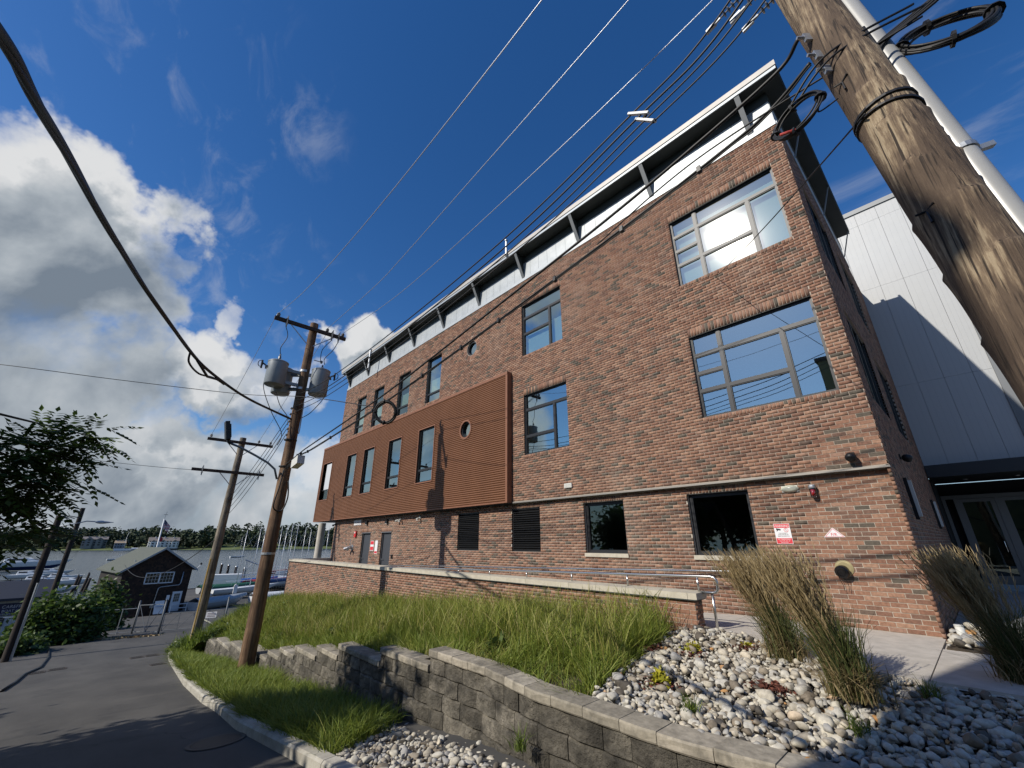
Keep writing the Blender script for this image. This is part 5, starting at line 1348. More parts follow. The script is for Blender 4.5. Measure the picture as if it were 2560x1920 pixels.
text('NO TRESPASSING', .030, (cx, Y-.002, 1.304), sg, mt_signw, sx=.88); text('VIOLATORS WILL BE', .019, (cx, Y-.002, 1.278), sg, mt_signw); text('PROSECUTED', .019, (cx, Y-.002, 1.254), sg, mt_signw)
mb = MB(); mb.extr([(cx-.10,Y-.0014,1.475),(cx-.03,Y-.0014,1.462),(cx-.022,Y-.0014,1.487),(cx-.095,Y-.0014,1.503)], (0,.001,0)); mb.extr([(cx-.10,Y-.0014,1.45),(cx-.075,Y-.0014,1.455),(cx-.07,Y-.0014,1.472),(cx-.08,Y-.0014,1.474)], (0,.001,0)); mb.build('camera_symbol', mt_ink, sg)
mb = MB(); n = 24; c0 = (cx+.06, 1.47)
for i in range(n):
    a, b_ = 2*math.pi*i/n, 2*math.pi*(i+1)/n; mb.poly([(c0[0]+.036*math.cos(a),Y-.0014,c0[1]+.036*math.sin(a)),(c0[0]+.036*math.cos(b_),Y-.0014,c0[1]+.036*math.sin(b_)),(c0[0]+.030*math.cos(b_),Y-.0014,c0[1]+.030*math.sin(b_)),(c0[0]+.030*math.cos(a),Y-.0014,c0[1]+.030*math.sin(a))])
mb.beam((c0[0]-.023,Y-.0016,c0[1]+.023),(c0[0]+.023,Y-.0016,c0[1]-.023), .001, .006, (0,1,0)); mb.build('prohibition_ring', mt_redpaint, sg)
mb = MB(); mb.lathe([(.0,0),(.006,.0006)], (c0[0],Y-.001,c0[1]+.018), 8, (0,-1,0)); mb.beam((c0[0],Y-.0012,c0[1]+.010),(c0[0],Y-.0012,c0[1]-.006), .001, .009, (0,1,0))
for s in (-1, 1): mb.beam((c0[0],Y-.0012,c0[1]-.005),(c0[0]+.009*s,Y-.0012,c0[1]-.024), .001, .005, (0,1,0))
mb.build('walker_symbol', mt_ink, sg)
fr = thing('truss_sign', 'white triangular F/R sign with red border on brick', 'sign', (-.98,YG,1.34))
def tri(s, y): c_ = (-.985, 1.395); return [(c_[0]+(px_-c_[0])*s, y, c_[1]+(pz_-c_[1])*s) for px_, pz_ in ((-1.135,1.342),(-.835,1.342),(-.985,1.495))]
mb = MB(); mb.extr(tri(1.0, YG-.010), (0,.004,0)); mb.build('plate', mt_signw, fr)
mb = MB(); o_, i_ = tri(.87, YG-.0115), tri(.79, YG-.0115)
for k in range(3): j = (k+1) % 3; mb.poly([o_[k], o_[j], i_[j], i_[k]])
mb.build('border', mt_redpaint, fr); text('F/R', .066, (-.985, YG-.0118, 1.363), fr, mt_redpaint)
# fittings further along the ground floor
for i, (x, z) in enumerate(((-19.18,2.15),(-17.14,2.14))):
    t = thing('door_light', ('small black light above the door farther along','small black light above the door nearer the louvres')[i], 'light', (x,YG,z)); mb = MB(); mb.extr([(x-.09,YG-.005,z-.08),(x-.09,YG-.10,z-.06),(x-.09,YG-.10,z+.02),(x-.09,YG-.005,z+.10)], (.18,0,0)); mb.build('housing', mt_black, t)
    mb = MB(); mb.bx(x-.07,x+.07,YG-.095,YG-.02,z-.086,z-.072); mb.build('lens', mt_offw, t)
for i, (x, z, lab) in enumerate(((-15.95,2.18,'white twin spot light under the rust bay'),(-14.36,2.19,'single small white spot light under the rust bay'),(-23.1,2.2,'dark camera at the far end under the rust bay'))):
    t = thing('spot_light' if i < 2 else 'security_camera', lab, 'light' if i < 2 else 'camera', (x,YG,z)); m_ = mt_offw if i < 2 else mt_black
    mb = MB(); mb.bx(x-.05,x+.05,YG-.06,YG,z-.05,z+.05); mb.build('base', m_, t)
    for s in ((-1,1) if i == 0 else (0,)):
        mb = MB(); mb.lathe([(.03,0),(.055,.10),(.055,.12)], (x+s*.09,YG-.08,z-.01), 12, (s*.4,-1,-.6)); mb.build('head', m_, t)
t = thing('sign_plates', 'block of small white plates below the rust bay', 'sign', (-20.32,YG,2.15))
for r_i in range(2):
    for c_i in range(6): mb = MB(); x = -20.72+c_i*.14; z = 2.10+(1-r_i)*.13-.02; mb.bx(x,x+.115,YG-.012,YG-.007,z,z+.11); mb.build('plate', mt_signw, t)
t = thing('fire_bell', 'red fire alarm horn beside the first grey door', 'alarm', (-20.31,YG,1.65)); mb = MB(); mb.bx(-20.42,-20.22,YG-.08,YG,1.52,1.80); mb.build('housing', mt_red, t); mb = MB(); mb.bx(-20.38,-20.26,YG-.09,YG-.08,1.70,1.77); mb.build('strobe', mt_offw, t)
t = thing('siamese_connection', 'metal twin fire hose inlet left of the grey doors', 'hose inlet', (-20.64,YG,1.05))
mb = MB(); mb.lathe([(.14,0),(.14,.02)], (-20.6,YG-.003,1.05), 18, (0,-1,0)); mb.tube([(-20.6,YG,1.05),(-20.6,YG-.16,1.05)], .07, 12); mb.build('body', mt_galv, t)
for s in (-1, 1): mb = MB(); mb.tube([(-20.6,YG-.14,1.05),(-20.6+s*.16,YG-.28,1.0)], .06, 12); mb.tube([(-20.6+s*.15,YG-.27,1.0),(-20.6+s*.19,YG-.31,.98)], .075, 12); mb.build('inlet', mt_galv, t)
mb = MB(); mb.tube([(-20.6,YG-.1,1.1),(-20.62,YG-.12,1.42)], .015, 6); mb.build('stem', mt_galv, t)
for i, (x, z, w_, h) in enumerate(((-18.42,1.14,.34,.42),(-18.0,1.08,.26,.56))):
    t = thing('notice_sign', ('red and white notice beside the farther grey door','narrow white notice between the two grey doors')[i], 'sign', (x,YG,z-h/2)); mb = MB(); mb.bx(x-w_/2,x+w_/2,YG-.014,YG-.008,z-h/2,z+h/2); mb.build('plate', mt_signw, t)
    mb = MB(); mb.bx(x-w_*.45,x+w_*.45,YG-.016,YG-.014,z+h*.12,z+h*.46) if i == 0 else mb.bx(x-w_*.45,x+w_*.45,YG-.016,YG-.014,z-h*.46,z-h*.3)
    if i == 0: mb.bx(x-w_*.45,x+w_*.45,YG-.016,YG-.014,z-h*.45,z-h*.1)
    mb.build('red_field', mt_redpaint, t)
t = thing('key_box', 'small black box on brick right of the grey doors', 'box', (-16.43,YG,.72)); mb = MB(); mb.bx(-16.48,-16.38,YG-.05,YG,.66,.80); mb.build('body', mt_black, t); mb = MB(); mb.bx(-16.475,-16.385,YG-.056,YG-.05,.67,.79); mb.build('lid', mt_black, t)
t = thing('standpipe', 'short pale standpipe stub in the stones by the corner', 'pipe', (.2,-.28,0)); mb = MB(); mb.cyl((.19,-.3,0),(.19,-.3,.22), .045, 14); mb.build('tube', mt_offw, t, smooth=True); mb = MB(); mb.cyl((.19,-.3,.22),(.19,-.3,.235), .05, 14); mb.build('rim', mt_offw, t)

# ------------------------------------------------------------------ grass and planting
def blades(name, P, H, lean, width, stops, mat=None, label=None, parent=None, seed=1, curl=.5, tone=None, wtop=.55):
    """P (N,3) roots; H heights; lean (N,2) tip offsets as a fraction of height"""
    r_ = np.random.default_rng(seed); P = np.asarray(P, float); n = len(P); H = np.asarray(H, float)
    th = r_.uniform(0, 2*np.pi, n); sd = np.stack([np.cos(th), np.sin(th), np.zeros(n)], 1)
    W = np.asarray(width)*r_.uniform(.7,1.3,n)
    L = np.asarray(lean, float)
    V = np.zeros((n,7,3))
    for k, (t, wf) in enumerate(((0,.8),(.4,1.0),(.75,wtop),(1,0))):
        c_ = P.copy(); b_ = t**(1+curl*1.6)
        c_[:,0] += L[:,0]*H*b_; c_[:,1] += L[:,1]*H*b_; c_[:,2] += H*(t-.28*curl*t**3*np.minimum(1.6,np.linalg.norm(L,axis=1)))
        if k < 3: V[:,2*k] = c_-sd*(W*wf)[:,None]; V[:,2*k+1] = c_+sd*(W*wf)[:,None]
        else: V[:,6] = c_
    b0 = (np.arange(n)*7)[:,None]
    Q = np.concatenate([b0+np.array([[0,1,3,2]]), b0+np.array([[2,3,5,4]])]); T = b0+np.array([[4,5,6]])
    tn = r_.random(n) if tone is None else np.asarray(tone)
    o = np_mesh(name, V.reshape(-1,3), quads=Q, tris=T, mat=mat, parent=parent, tone=np.concatenate([tn,tn,tn]))
    return o
GR = [(0,(.060,.095,.014)),(.25,(.120,.175,.024)),(.55,(.200,.265,.036)),(.8,(.285,.325,.055)),(.93,(.36,.345,.09)),(1,(.42,.36,.16))]
mt_grass = toned('tall_weed_grass', GR, 'attr', .6, 6, .3, 0, translucent=.38)
r_ = np.random.default_rng(31)
def clumpy(n, xr, yr, keep, seed):
    r2 = np.random.default_rng(seed); k = max(20, int((xr[1]-xr[0])*(yr[1]-yr[0])*9)); cx_ = r2.uniform(*xr, k); cy_ = r2.uniform(*yr, k); ch = r2.uniform(.55,1.25,k); cl = r2.normal(0,.28,(k,2)); ct = r2.uniform(0,1,k)
    i = r2.integers(0, k, n); x = cx_[i]+r2.normal(0,.17,n); y = cy_[i]+r2.normal(0,.17,n); m_ = keep(x, y)
    return x[m_], y[m_], ch[i][m_], cl[i][m_], ct[i][m_], r2
WYv = np.vectorize(wy); BZ = np.vectorize(bed_z); KYv = np.vectorize(ky); ZRv = np.vectorize(zr)
keep = lambda x, y: (y > WYv(x)+.22) & (y < -1.93) & (x < -2.52-.15*(y+4.9)) & (x > -23.8) & ~((np.abs(x+2.95) < .22) & (np.abs(y+4.55) < .22))
x, y, h, l, t, r2 = clumpy(100000, (-23.8,-2.4), (-4.8,-1.95), keep, 41)
hh = (.17+.30*h*h)*r2.uniform(.5,1.2,len(x))*np.clip(.6+.45*(y+4.7), .6, 1.0)
ln = l*1.1+r2.normal(0,.50,(len(x),2))+np.array([-.06,.05])
grass = blades('grass', np.stack([x,y,BZ(x,y)-.01],1), hh, ln, .0052+.0006*np.clip(-x-6,0,10), GR, mt_grass, seed=2, tone=np.clip(.34+.48*r2.random(len(x))+.26*(t-.5),0,1))
tag(grass, 'tall yellow green weedy grass filling the bed above the block wall', 'grass', kind='stuff')
n = 9000; xs_ = r_.uniform(-23,-2.6,n); ys_ = r_.uniform(-4.8,-1.95,n); m_ = keep(xs_, ys_); xs_, ys_ = xs_[m_], ys_[m_]
dd = blades('dead_grass', np.stack([xs_,ys_,BZ(xs_,ys_)],1), r_.uniform(.1,.32,len(xs_)), r_.normal(0,1.0,(len(xs_),2)), .005, GR, mt_grass, seed=15, curl=1.0, tone=r_.uniform(.88,1,len(xs_)))
tag(dd, 'dead straw blades caught low in the bed grass', 'grass', kind='stuff')
# seed stalks standing above it
n = 9000; xs_ = r_.uniform(-22,-2.7,n); ys_ = r_.uniform(-4.3,-1.95,n); m_ = keep(xs_, ys_); xs_, ys_ = xs_[m_], ys_[m_]
st = blades('seed_stalks', np.stack([xs_,ys_,BZ(xs_,ys_)],1), r_.uniform(.42,.86,len(xs_)), r_.normal(0,.33,(len(xs_),2)), .0036, GR, mt_grass, seed=5, curl=.9, tone=r_.uniform(.72,1,len(xs_)), wtop=1.3)
tag(st, 'thin straw coloured seed stalks nodding over the bed grass', 'grass', kind='stuff')
keep2 = lambda x, y: (y > KYv(x)+.12) & (y < WYv(x)-.02) & (x < -4.95-1.15*(y+6.4)*.62+.08) & (x > -25.6)
x, y, h, l, t, r2 = clumpy(54000, (-25.6,-4.6), (-6.7,-5.0), keep2, 43)
hh = (.13+.20*h)*r2.uniform(.55,1.2,len(x))
vgr = blades('grass', np.stack([x,y,ZRv(x)+.03-.10*np.clip(y+6.4,0,2)],1), hh, l*1.1+r2.normal(0,.6,(len(x),2))+np.array([0,-.12]), .0055+.0006*np.clip(-x-8,0,10), GR, mt_grass, seed=3, tone=np.clip(.28+.5*r2.random(len(x))+.2*(t-.5),0,1))
tag(vgr, 'rough green grass on the verge between kerb and block wall', 'grass', kind='stuff')
x, y, h, l, t, r2 = clumpy(16000, (-27,-20.5), (-5.2,-1.2), lambda x, y: (x < -21.1) & (y < -1.2-(x+21)*0), 47)
bz_ = np.array([max(zr(a)-.02, bed_z(-21.2, min(b_,-1.9))+(a+21.2)*.34) for a, b_ in zip(x, y)])
bg_ = blades('grass', np.stack([x,y,bz_],1), (.25+.3*h)*r2.uniform(.6,1.2,len(x)), l+r2.normal(0,.4,(len(x),2)), .014, GR, mt_grass, seed=7, tone=np.clip(.2+.5*r2.random(len(x)),0,1))
tag(bg_, 'grass on the bank dropping from the ramp wall to the yard', 'grass', kind='stuff')

# leaf clusters
def leaf_quads(C_, size, r2, flat=.5, long=1.8):
    """folded leaf faces at points C_"""
    n = len(C_); d = r2.normal(size=(n,3)); d[:,2] *= flat; d /= np.linalg.norm(d,axis=1)[:,None]
    u = np.cross(d, r2.normal(size=(n,3))); u /= np.linalg.norm(u,axis=1)[:,None]; s = (np.asarray(size)*r2.uniform(.7,1.3,n))[:,None]
    V = np.stack([C_-d*s*long*.5, C_+u*s*.5, C_+d*s*long*.5, C_-u*s*.5],1)
    Q = (np.arange(n)*4)[:,None]+np.array([[0,1,2,3]]); return V.reshape(-1,3), Q
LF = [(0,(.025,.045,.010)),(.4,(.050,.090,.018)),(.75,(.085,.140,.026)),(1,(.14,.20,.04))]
mt_leaf = toned('leaf_green', LF, 'attr', .5, 3, .3, 0, translucent=.42)
LF2 = [(0,(.030,.055,.012)),(.5,(.065,.105,.022)),(1,(.12,.165,.035))]
mt_leaf2 = toned('weed_leaf_green', LF2, 'attr', .5, 3, .3, 0, translucent=.35)
def bush(name, label, c_, rad, n, leaf, mat=mt_leaf, cat='plant', seed=1, stem=True, group=None, k=14):
    r2 = np.random.default_rng(seed); t = thing(name, label, cat, tuple(c_), group)
    cc_ = r2.normal(size=(k,3)); cc_ /= np.linalg.norm(cc_,axis=1)[:,None]; cc_ *= r2.uniform(.3,.8,k)[:,None]; cc_[:,2] = np.abs(cc_[:,2])
    i = r2.integers(0,k,n); p = cc_[i]+r2.normal(0,.22,(n,3)); p[:,2] = np.abs(p[:,2]); P = np.array(c_)+p*np.array(rad)
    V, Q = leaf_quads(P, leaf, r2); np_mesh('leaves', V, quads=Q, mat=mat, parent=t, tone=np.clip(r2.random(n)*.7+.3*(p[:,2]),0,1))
    if stem:
        for a in cc_[:5]:
            mb = MB(); mb.tube([Vector(c_), Vector(c_)+Vector((a*np.array(rad)*.5).tolist())+Vector((0,0,.02)), Vector(c_)+Vector((a*np.array(rad)).tolist())], leaf*.10, 5); mb.build('stem', M_stem, t)
    return t
M_stem = M('green_brown_stem', (.06,.05,.025), .8)
for i, (xx, yy, s) in enumerate(((-10.9,-4.0,.34),(-17.4,-3.6,.42),(-16.2,-2.8,.36),(-12.4,-2.4,.34),(-13.6,-3.2,.30),(-8.9,-3.9,.22),(-6.2,-3.0,.26),(-4.6,-4.2,.20),(-19.0,-2.9,.4),(-14.8,-4.1,.26))):
    lab = ('dark broad-leaved weed at the wall where it is shaded','broad-leaved weed clump deep in the bed near the pole','leafy weed clump in mid bed beyond the pole','leafy weed against the ramp wall by the shadow line','leafy weed in the grass between pole and ramp wall','small leafy weed close behind the wall caps','leafy weed in the bed opposite the louvres','low leafy weed near the corner of the wall caps','leafy weed in the far bed beside the ramp wall end','leafy weed just behind the wall beyond the pole')[i]
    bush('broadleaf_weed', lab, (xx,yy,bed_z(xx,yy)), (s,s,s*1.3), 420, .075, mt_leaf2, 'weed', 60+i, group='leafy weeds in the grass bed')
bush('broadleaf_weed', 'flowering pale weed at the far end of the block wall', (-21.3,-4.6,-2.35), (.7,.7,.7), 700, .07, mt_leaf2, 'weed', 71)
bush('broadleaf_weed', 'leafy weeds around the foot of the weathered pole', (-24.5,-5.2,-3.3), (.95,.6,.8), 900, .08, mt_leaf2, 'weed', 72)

# ornamental feather reed grasses
ST = [(0,(.05,.075,.018)),(.35,(.09,.11,.03)),(.5,(.16,.14,.055)),(.75,(.30,.225,.11)),(1,(.42,.33,.18))]
mt_reed = toned('reed_grass', ST, 'attr', .65, 5, .3, 0, translucent=.3)
def reed(label, base, h, lean, seed, n=620, plume=.55):
    t = thing('ornamental_grass', label, 'ornamental grass', base, 'feather reed grasses'); r2 = np.random.default_rng(seed)
    def root(m_, s): return np.array(base)+np.stack([r2.normal(0,s,m_), r2.normal(0,s,m_), np.zeros(m_)],1)
    lv = r2.normal(0,.26,(n,2))+np.array(lean)*.6
    blades('green_blades', root(n,.07), r2.uniform(.35,.72,n)*h, lv, .0042, ST, mt_reed, parent=t, seed=seed, tone=r2.uniform(0,.55,n), curl=.7)
    m_ = int(n*.75); sk = np.stack([r2.normal(0,.75,m_), r2.normal(0,.75,m_)],1)
    blades('dry_skirt', root(m_,.085), r2.uniform(.22,.5,m_)*h*.75, sk, .0045, ST, mt_reed, parent=t, seed=seed+1, tone=r2.uniform(.5,.95,m_), curl=1.0)
    k = int(n*.5); R0 = root(k,.055); Hs = r2.uniform(.78,1.05,k)*h; ls = r2.normal(0,.12,(k,2))+np.array(lean)
    blades('stalks', R0, Hs, ls, .0026, ST, mt_reed, parent=t, seed=seed+2, tone=r2.uniform(.55,.85,k), curl=.25)
    # plumes: short bristles along the upper part of each stalk
    nb = 14; tt = np.tile(np.linspace(.60,1.0,nb), k); ii = np.repeat(np.arange(k), nb); bt = tt**(1+.25*1.6)
    PP = R0[ii].copy(); PP[:,0] += ls[ii,0]*Hs[ii]*bt; PP[:,1] += ls[ii,1]*Hs[ii]*bt; PP[:,2] += Hs[ii]*(tt-.28*.25*tt**3*np.linalg.norm(ls[ii],axis=1))
    dl = ls[ii]+r2.normal(0,.22,(len(ii),2))
    blades('plumes', PP, np.full(len(ii), .085), dl, .0042, ST, mt_reed, parent=t, seed=seed+3, tone=r2.uniform(.68,1,len(ii)), curl=.1)
    return t
reed('tall feather reed grass with tan plumes, farther of the two by the path', (-1.22,-2.62,-.03), 1.14, (-.34,-.06), 101)
reed('tall feather reed grass leaning in the sunlit stones, nearest the wall caps', (-.46,-3.52,-.06), 1.22, (-.36,.0), 111, n=700)
reed('shaded feather reed grass in front of the glass doors', (.66,-2.05,-.02), 1.16, (-.26,.02), 121, n=620)
# small perennials among the stones
YL = [(0,(.20,.22,.02)),(.5,(.42,.40,.03)),(1,(.58,.52,.06))]
mt_yel = toned('yellow_leaf', YL, 'attr', .5, 3, .2, 0, translucent=.3)
mt_mulch = toned('red_mulch', [(0,(.05,.016,.010)),(1,(.16,.05,.03))], 'attr', .9, 3, .3, 0)
for i, (u, lab) in enumerate((((-2.09, -4.07, -0.1),'small yellow shrub in red mulch nearest the wall caps'),((-2.23, -3.02, -0.06),'small yellow shrub in red mulch below the handrail end'),((-1.73, -2.45, -0.04),'small faded yellow shrub in red mulch beside the tall grass'))):
    c_ = (u[0],u[1],bed_z(u[0],u[1])+.05); t = bush('yellow_shrub', lab, c_, (.11,.11,.15) if i < 2 else (.08,.08,.08), 260 if i < 2 else 90, .032, mt_yel, 'shrub', 80+i, group='small yellow shrubs in the stones')
    r2 = np.random.default_rng(90+i); n = 160; P = np.array(c_)+np.stack([r2.normal(0,.09,n), r2.normal(0,.09,n)-.04, r2.uniform(0,.045,n)],1); V, Q = leaf_quads(P, .022, r2, .3, 2.4); np_mesh('mulch', V, quads=Q, mat=mt_mulch, parent=t, tone=r2.random(n))['kind'] = 'stuff'
for i, (u, lab) in enumerate((((-2.8, -3.15, -0.05),'patch of red mulch at the edge of the bed grass'),((-1.11, -3.62, -0.05),'small patch of red mulch among the stones'))):
    r2 = np.random.default_rng(190+i); n = 260; P = np.array((u[0],u[1],bed_z(u[0],u[1])+.07))+np.stack([r2.normal(0,.10,n), r2.normal(0,.08,n), r2.uniform(0,.05,n)],1); V, Q = leaf_quads(P, .025, r2, .3, 2.4)
    tag(np_mesh('mulch', V, quads=Q, mat=mt_mulch, tone=r2.random(n)), lab, 'mulch', kind='stuff')
for i, (u, v, lab) in enumerate(((-1.55,-4.55,'small grass tuft behind the wall caps among stones'),(-.35,-4.05,'thin grass tuft in the stones at the shadow edge'),(-3.0,-5.35,'grass tuft at the foot of the block wall in stones'),(.02,-3.0,'grass tuft beside the tall reed grass'))):
    r2 = np.random.default_rng(300+i); n = 70; z = bed_z(u,v)+.03 if v > -5 else zr(u)+.12
    tag(blades('grass_tuft', np.array((u,v,z))+np.stack([r2.normal(0,.035,n),r2.normal(0,.035,n),np.zeros(n)],1), r2.uniform(.1,.24,n), r2.normal(0,.5,(n,2)), .004, GR, mt_grass, seed=i, tone=r2.uniform(.1,.5,n)), lab, 'grass', kind='stuff')

# ------------------------------------------------------------------ trees
mt_bark = M('tree_bark', (.05,.04,.03), .95, c2=(.10,.08,.06), ns=8, stretch=(4,4,.6), bs=.6, bd=.02)
def tree(name, label, base, h, crown, n, leaf, seed, mat=mt_leaf, group=None, k=40, sp=.20):
    """crown: list of (cx,cy,cz,rx,ry,rz)"""
    r2 = np.random.default_rng(seed); t = thing(name, label, 'tree', base, group); B = Vector(base); top = Vector((crown[0][0], crown[0][1], crown[0][2]))
    mb = MB(); mid = B.lerp(top, .5)+Vector((r2.normal(0,.15), r2.normal(0,.15), 0)); mb.tube([B+Vector((0,0,-.2)), B+Vector((0,0,.3)), mid, top], [.045*h*.6,.036*h*.6,.026*h*.6,.012*h*.6], 10)
    for c_ in crown:
        for _ in range(7):
            d = r2.normal(size=3); d[2] = abs(d[2])*.6; d /= np.linalg.norm(d); e_ = Vector(c_[:3])+Vector((d*np.array(c_[3:])*.8).tolist()); s_ = mid.lerp(top, r2.uniform(.1,.9)); mb.tube([s_, s_.lerp(e_,.5)+Vector((0,0,.1)), e_], [.011*h*.6,.007*h*.6,.003*h*.6], 6)
    mb.build('trunk', mt_bark, t, smooth=True)
    VV = []; QQ = []; TT = []; off = 0; tot = sum(c_[3]*c_[4]*c_[5] for c_ in crown)
    for c_ in crown:
        m_ = int(n*c_[3]*c_[4]*c_[5]/tot); kk = max(6, int(k*c_[3]*c_[4]*c_[5]/tot)); q = r2.normal(size=(kk,3)); q /= np.linalg.norm(q,axis=1)[:,None]; q *= r2.uniform(.35,1.0,kk)[:,None]
        i = r2.integers(0,kk,m_); p = q[i]+r2.normal(0,sp,(m_,3)); P = np.array(c_[:3])+p*np.array(c_[3:]); V, Q = leaf_quads(P, leaf, r2)
        VV.append(V); QQ.append(Q+off); off += len(V); TT.append(np.clip(r2.random(m_)*.6+.4*(.5+.5*p[:,2])*r2.random(kk)[i],0,1))
    np_mesh('crown', np.concatenate(VV), quads=np.concatenate(QQ), mat=mat, parent=t, tone=np.concatenate(TT)); return t
# overhanging branch of a tree with feathered leaves at the left edge
lt = thing('feather_leaf_tree', 'tree with long feathered leaves reaching in at the picture edge', 'tree', (-7.4,-13.2,-1.3))
tb = Vector((-7.4,-13.2,-1.3)); hub = Vector((-7.9,-12.3,2.9))
mb = MB(); mb.tube([tb, tb+Vector((.05,.1,1.5)), tb+Vector((-.2,.4,3.0)), hub, hub+Vector((-.4,.3,1.6))], [.16,.13,.10,.07,.03], 10); mb.build('trunk', mt_bark, lt, smooth=True)
LC = [((-8.187, -10.06, 2.489),.62,.36,26),((-7.941, -10.36, 2.148),.7,.7,30),((-8.514, -9.844, 2.629),.50,.30,24),((-8.841, -9.513, 2.93),.36,.22,16),((-8.314, -9.83, 2.049),.5,.34,26),((-8.531, -9.651, 2.232),.34,.34,14),((-8.212, -9.847, 1.477),.30,.26,9),((-8.434, -9.603, 1.487),.2,.2,5),((-7.983, -10.082, 1.419),.4,.3,8),((-8.19, -10.036, 1.886),.5,.3,16),((-8.743, -9.48, 2.461),.2,.12,4)]
r2 = np.random.default_rng(77); VV = []; TT = []; SV = []
stems = MB(); reach = []
for (c_, rx, rz_, nf) in LC:
    c_ = np.array(c_); reach.append(c_)
    stems.tube([hub, hub.lerp(Vector(c_), .55)+Vector((0,0,.15)), Vector(c_)], [.035,.022,.008], 6)
    for _ in range(int(nf*1.9)):
        q = r2.normal(size=3); q *= r2.uniform(.05,.9)/np.linalg.norm(q); p0 = c_+q*np.array([rx,rx,rz_]); out = q.copy(); out[2] = out[2]*.4-.05
        out = out+r2.normal(0,.3,3); out /= np.linalg.norm(out); L_ = r2.uniform(.32,.55); sdv = np.cross(out,(0,0,1)); sdv /= np.linalg.norm(sdv)+1e-6
        npair = 7; tb_ = r2.uniform(0,1)
        for k in range(npair*2+1):
            tt = (k//2+1)/(npair+1); pc_ = p0+out*L_*tt+np.array([0,0,-.22*L_*tt*tt]); sg_ = 0 if k == npair*2 else (1 if k % 2 else -1)
            d = (out*.55+sdv*sg_*.9) if sg_ else out; d = d+np.array([0,0,-.25]); d /= np.linalg.norm(d); ll = .135*(1-.35*abs(tt-.45)); u = np.cross(d, (0,0,1))+r2.normal(0,.25,3); u -= d*(u@d); u /= np.linalg.norm(u)+1e-6
            VV += [pc_, pc_+d*ll*.42+u*.030, pc_+d*ll, pc_+d*ll*.42-u*.030]; TT.append(np.clip(tb_*.7+.3*r2.random(),0,1))
stems.build('branches', mt_bark, lt, smooth=True)
V = np.array(VV); Q = (np.arange(len(V)//4)*4)[:,None]+np.array([[0,1,2,3]]); np_mesh('crown', V, quads=Q, mat=mt_leaf, parent=lt, tone=TT)

# trees and house across the road, seen only in the glass and by their shade
tree('roadside_tree', 'leafy tree across the road shading the kerb', (-9.4,-16.3,-1.7), 9, [(-9.55,-15.9,4.3,2.0,1.9,2.6),(-7.9,-16.2,3.4,1.7,1.7,2.0),(-10.2,-16.0,2.4,1.4,1.5,1.6)], 21000, .17, 201, group='trees across the road', k=60)
tree('roadside_tree', 'second leafy tree across the road', (-17.5,-20.5,-2.6), 9, [(-17.4,-20.3,1.7,3.0,2.6,2.5),(-14.6,-20.8,1.5,2.4,2.0,2.4)], 13000, .20, 202, group='trees across the road', k=60)
tree('roadside_tree', 'third leafy tree across the road behind the first', (-6.4,-19.4,-1.2), 8, [(-6.6,-19.3,3.0,2.4,2.2,2.9),(-4.8,-18.7,3.6,1.4,1.4,1.8)], 11000, .18, 203, group='trees across the road', k=60)
tree('roadside_tree', 'shrubby tree at the opposite roadside close by', (-4.6,-13.4,-1.0), 5, [(-4.9,-13.2,1.5,1.5,1.3,2.0),(-3.4,-13.0,1.1,1.1,1.1,1.4)], 7000, .13, 204, group='trees across the road', k=40)
hs = thing('neighbour_house', 'olive clapboard house across the road', 'house', (2,-17.5,-.4))
mt_olive = M('olive_clapboard', (.19,.19,.09), .8, c2=(.22,.22,.11), ns=3); mt_shing = M('dark_shingle', (.045,.043,.042), .9, c2=(.07,.066,.062), ns=12)
mb = MB(); mb.bx(-2.3,8,-21.5,-14.0,-.6,6.7); hw = mb.build('wall', mt_olive, hs)
mb = MB(); mb.extr([(-2.3,-13.75,6.65),(-2.3,-17.75,9.4),(-2.3,-21.75,6.65)], (10.6,0,0)); mb.build('roof', mt_shing, hs)
mb = MB(); mb.bx(-2.57,-1.05,-14.6,-13.2,-.6,9.0); mb.build('stair_tower', mt_olive, hs); mb = MB(); mb.bx(-2.65,-0.97,-14.7,-13.12,9.0,9.2); mb.build('tower_cap', mt_shing, hs)
for (x, z) in ((-.1,4.4),(1.9,4.4),(4.8,4.4),(4.8,1.4)):
    mb = MB(); mb.bx(x-.55,x+.55,-13.99,-13.93,z-.1,z+1.6); w = mb.build('window', mt_white, hs); p = MB(); p.bx(x-.46,x+.46,-13.935,-13.925,z,z+1.5); p.build('pane', mt_glass_g, w)
mb = MB(); mb.bx(1.15,2.1,-13.99,-13.93,-.4,1.75); mb.build('door', mt_white, hs)

# ------------------------------------------------------------------ marina at the foot of the road
def frame_uv(o, e):
    e = Vector((e[0], e[1], 0)).normalized(); b = Vector((-e.y, e.x, 0)); o = Vector(o)
    return (lambda a, d, z: tuple(o+e*a+b*d+Vector((0,0,z)))), e, b
mt_brshingle = toned('brown_shingle', [(0,(.012,.007,.005)),(.5,(.026,.014,.009)),(1,(.050,.026,.015))], 'attr', .9, 6, .4, .3)
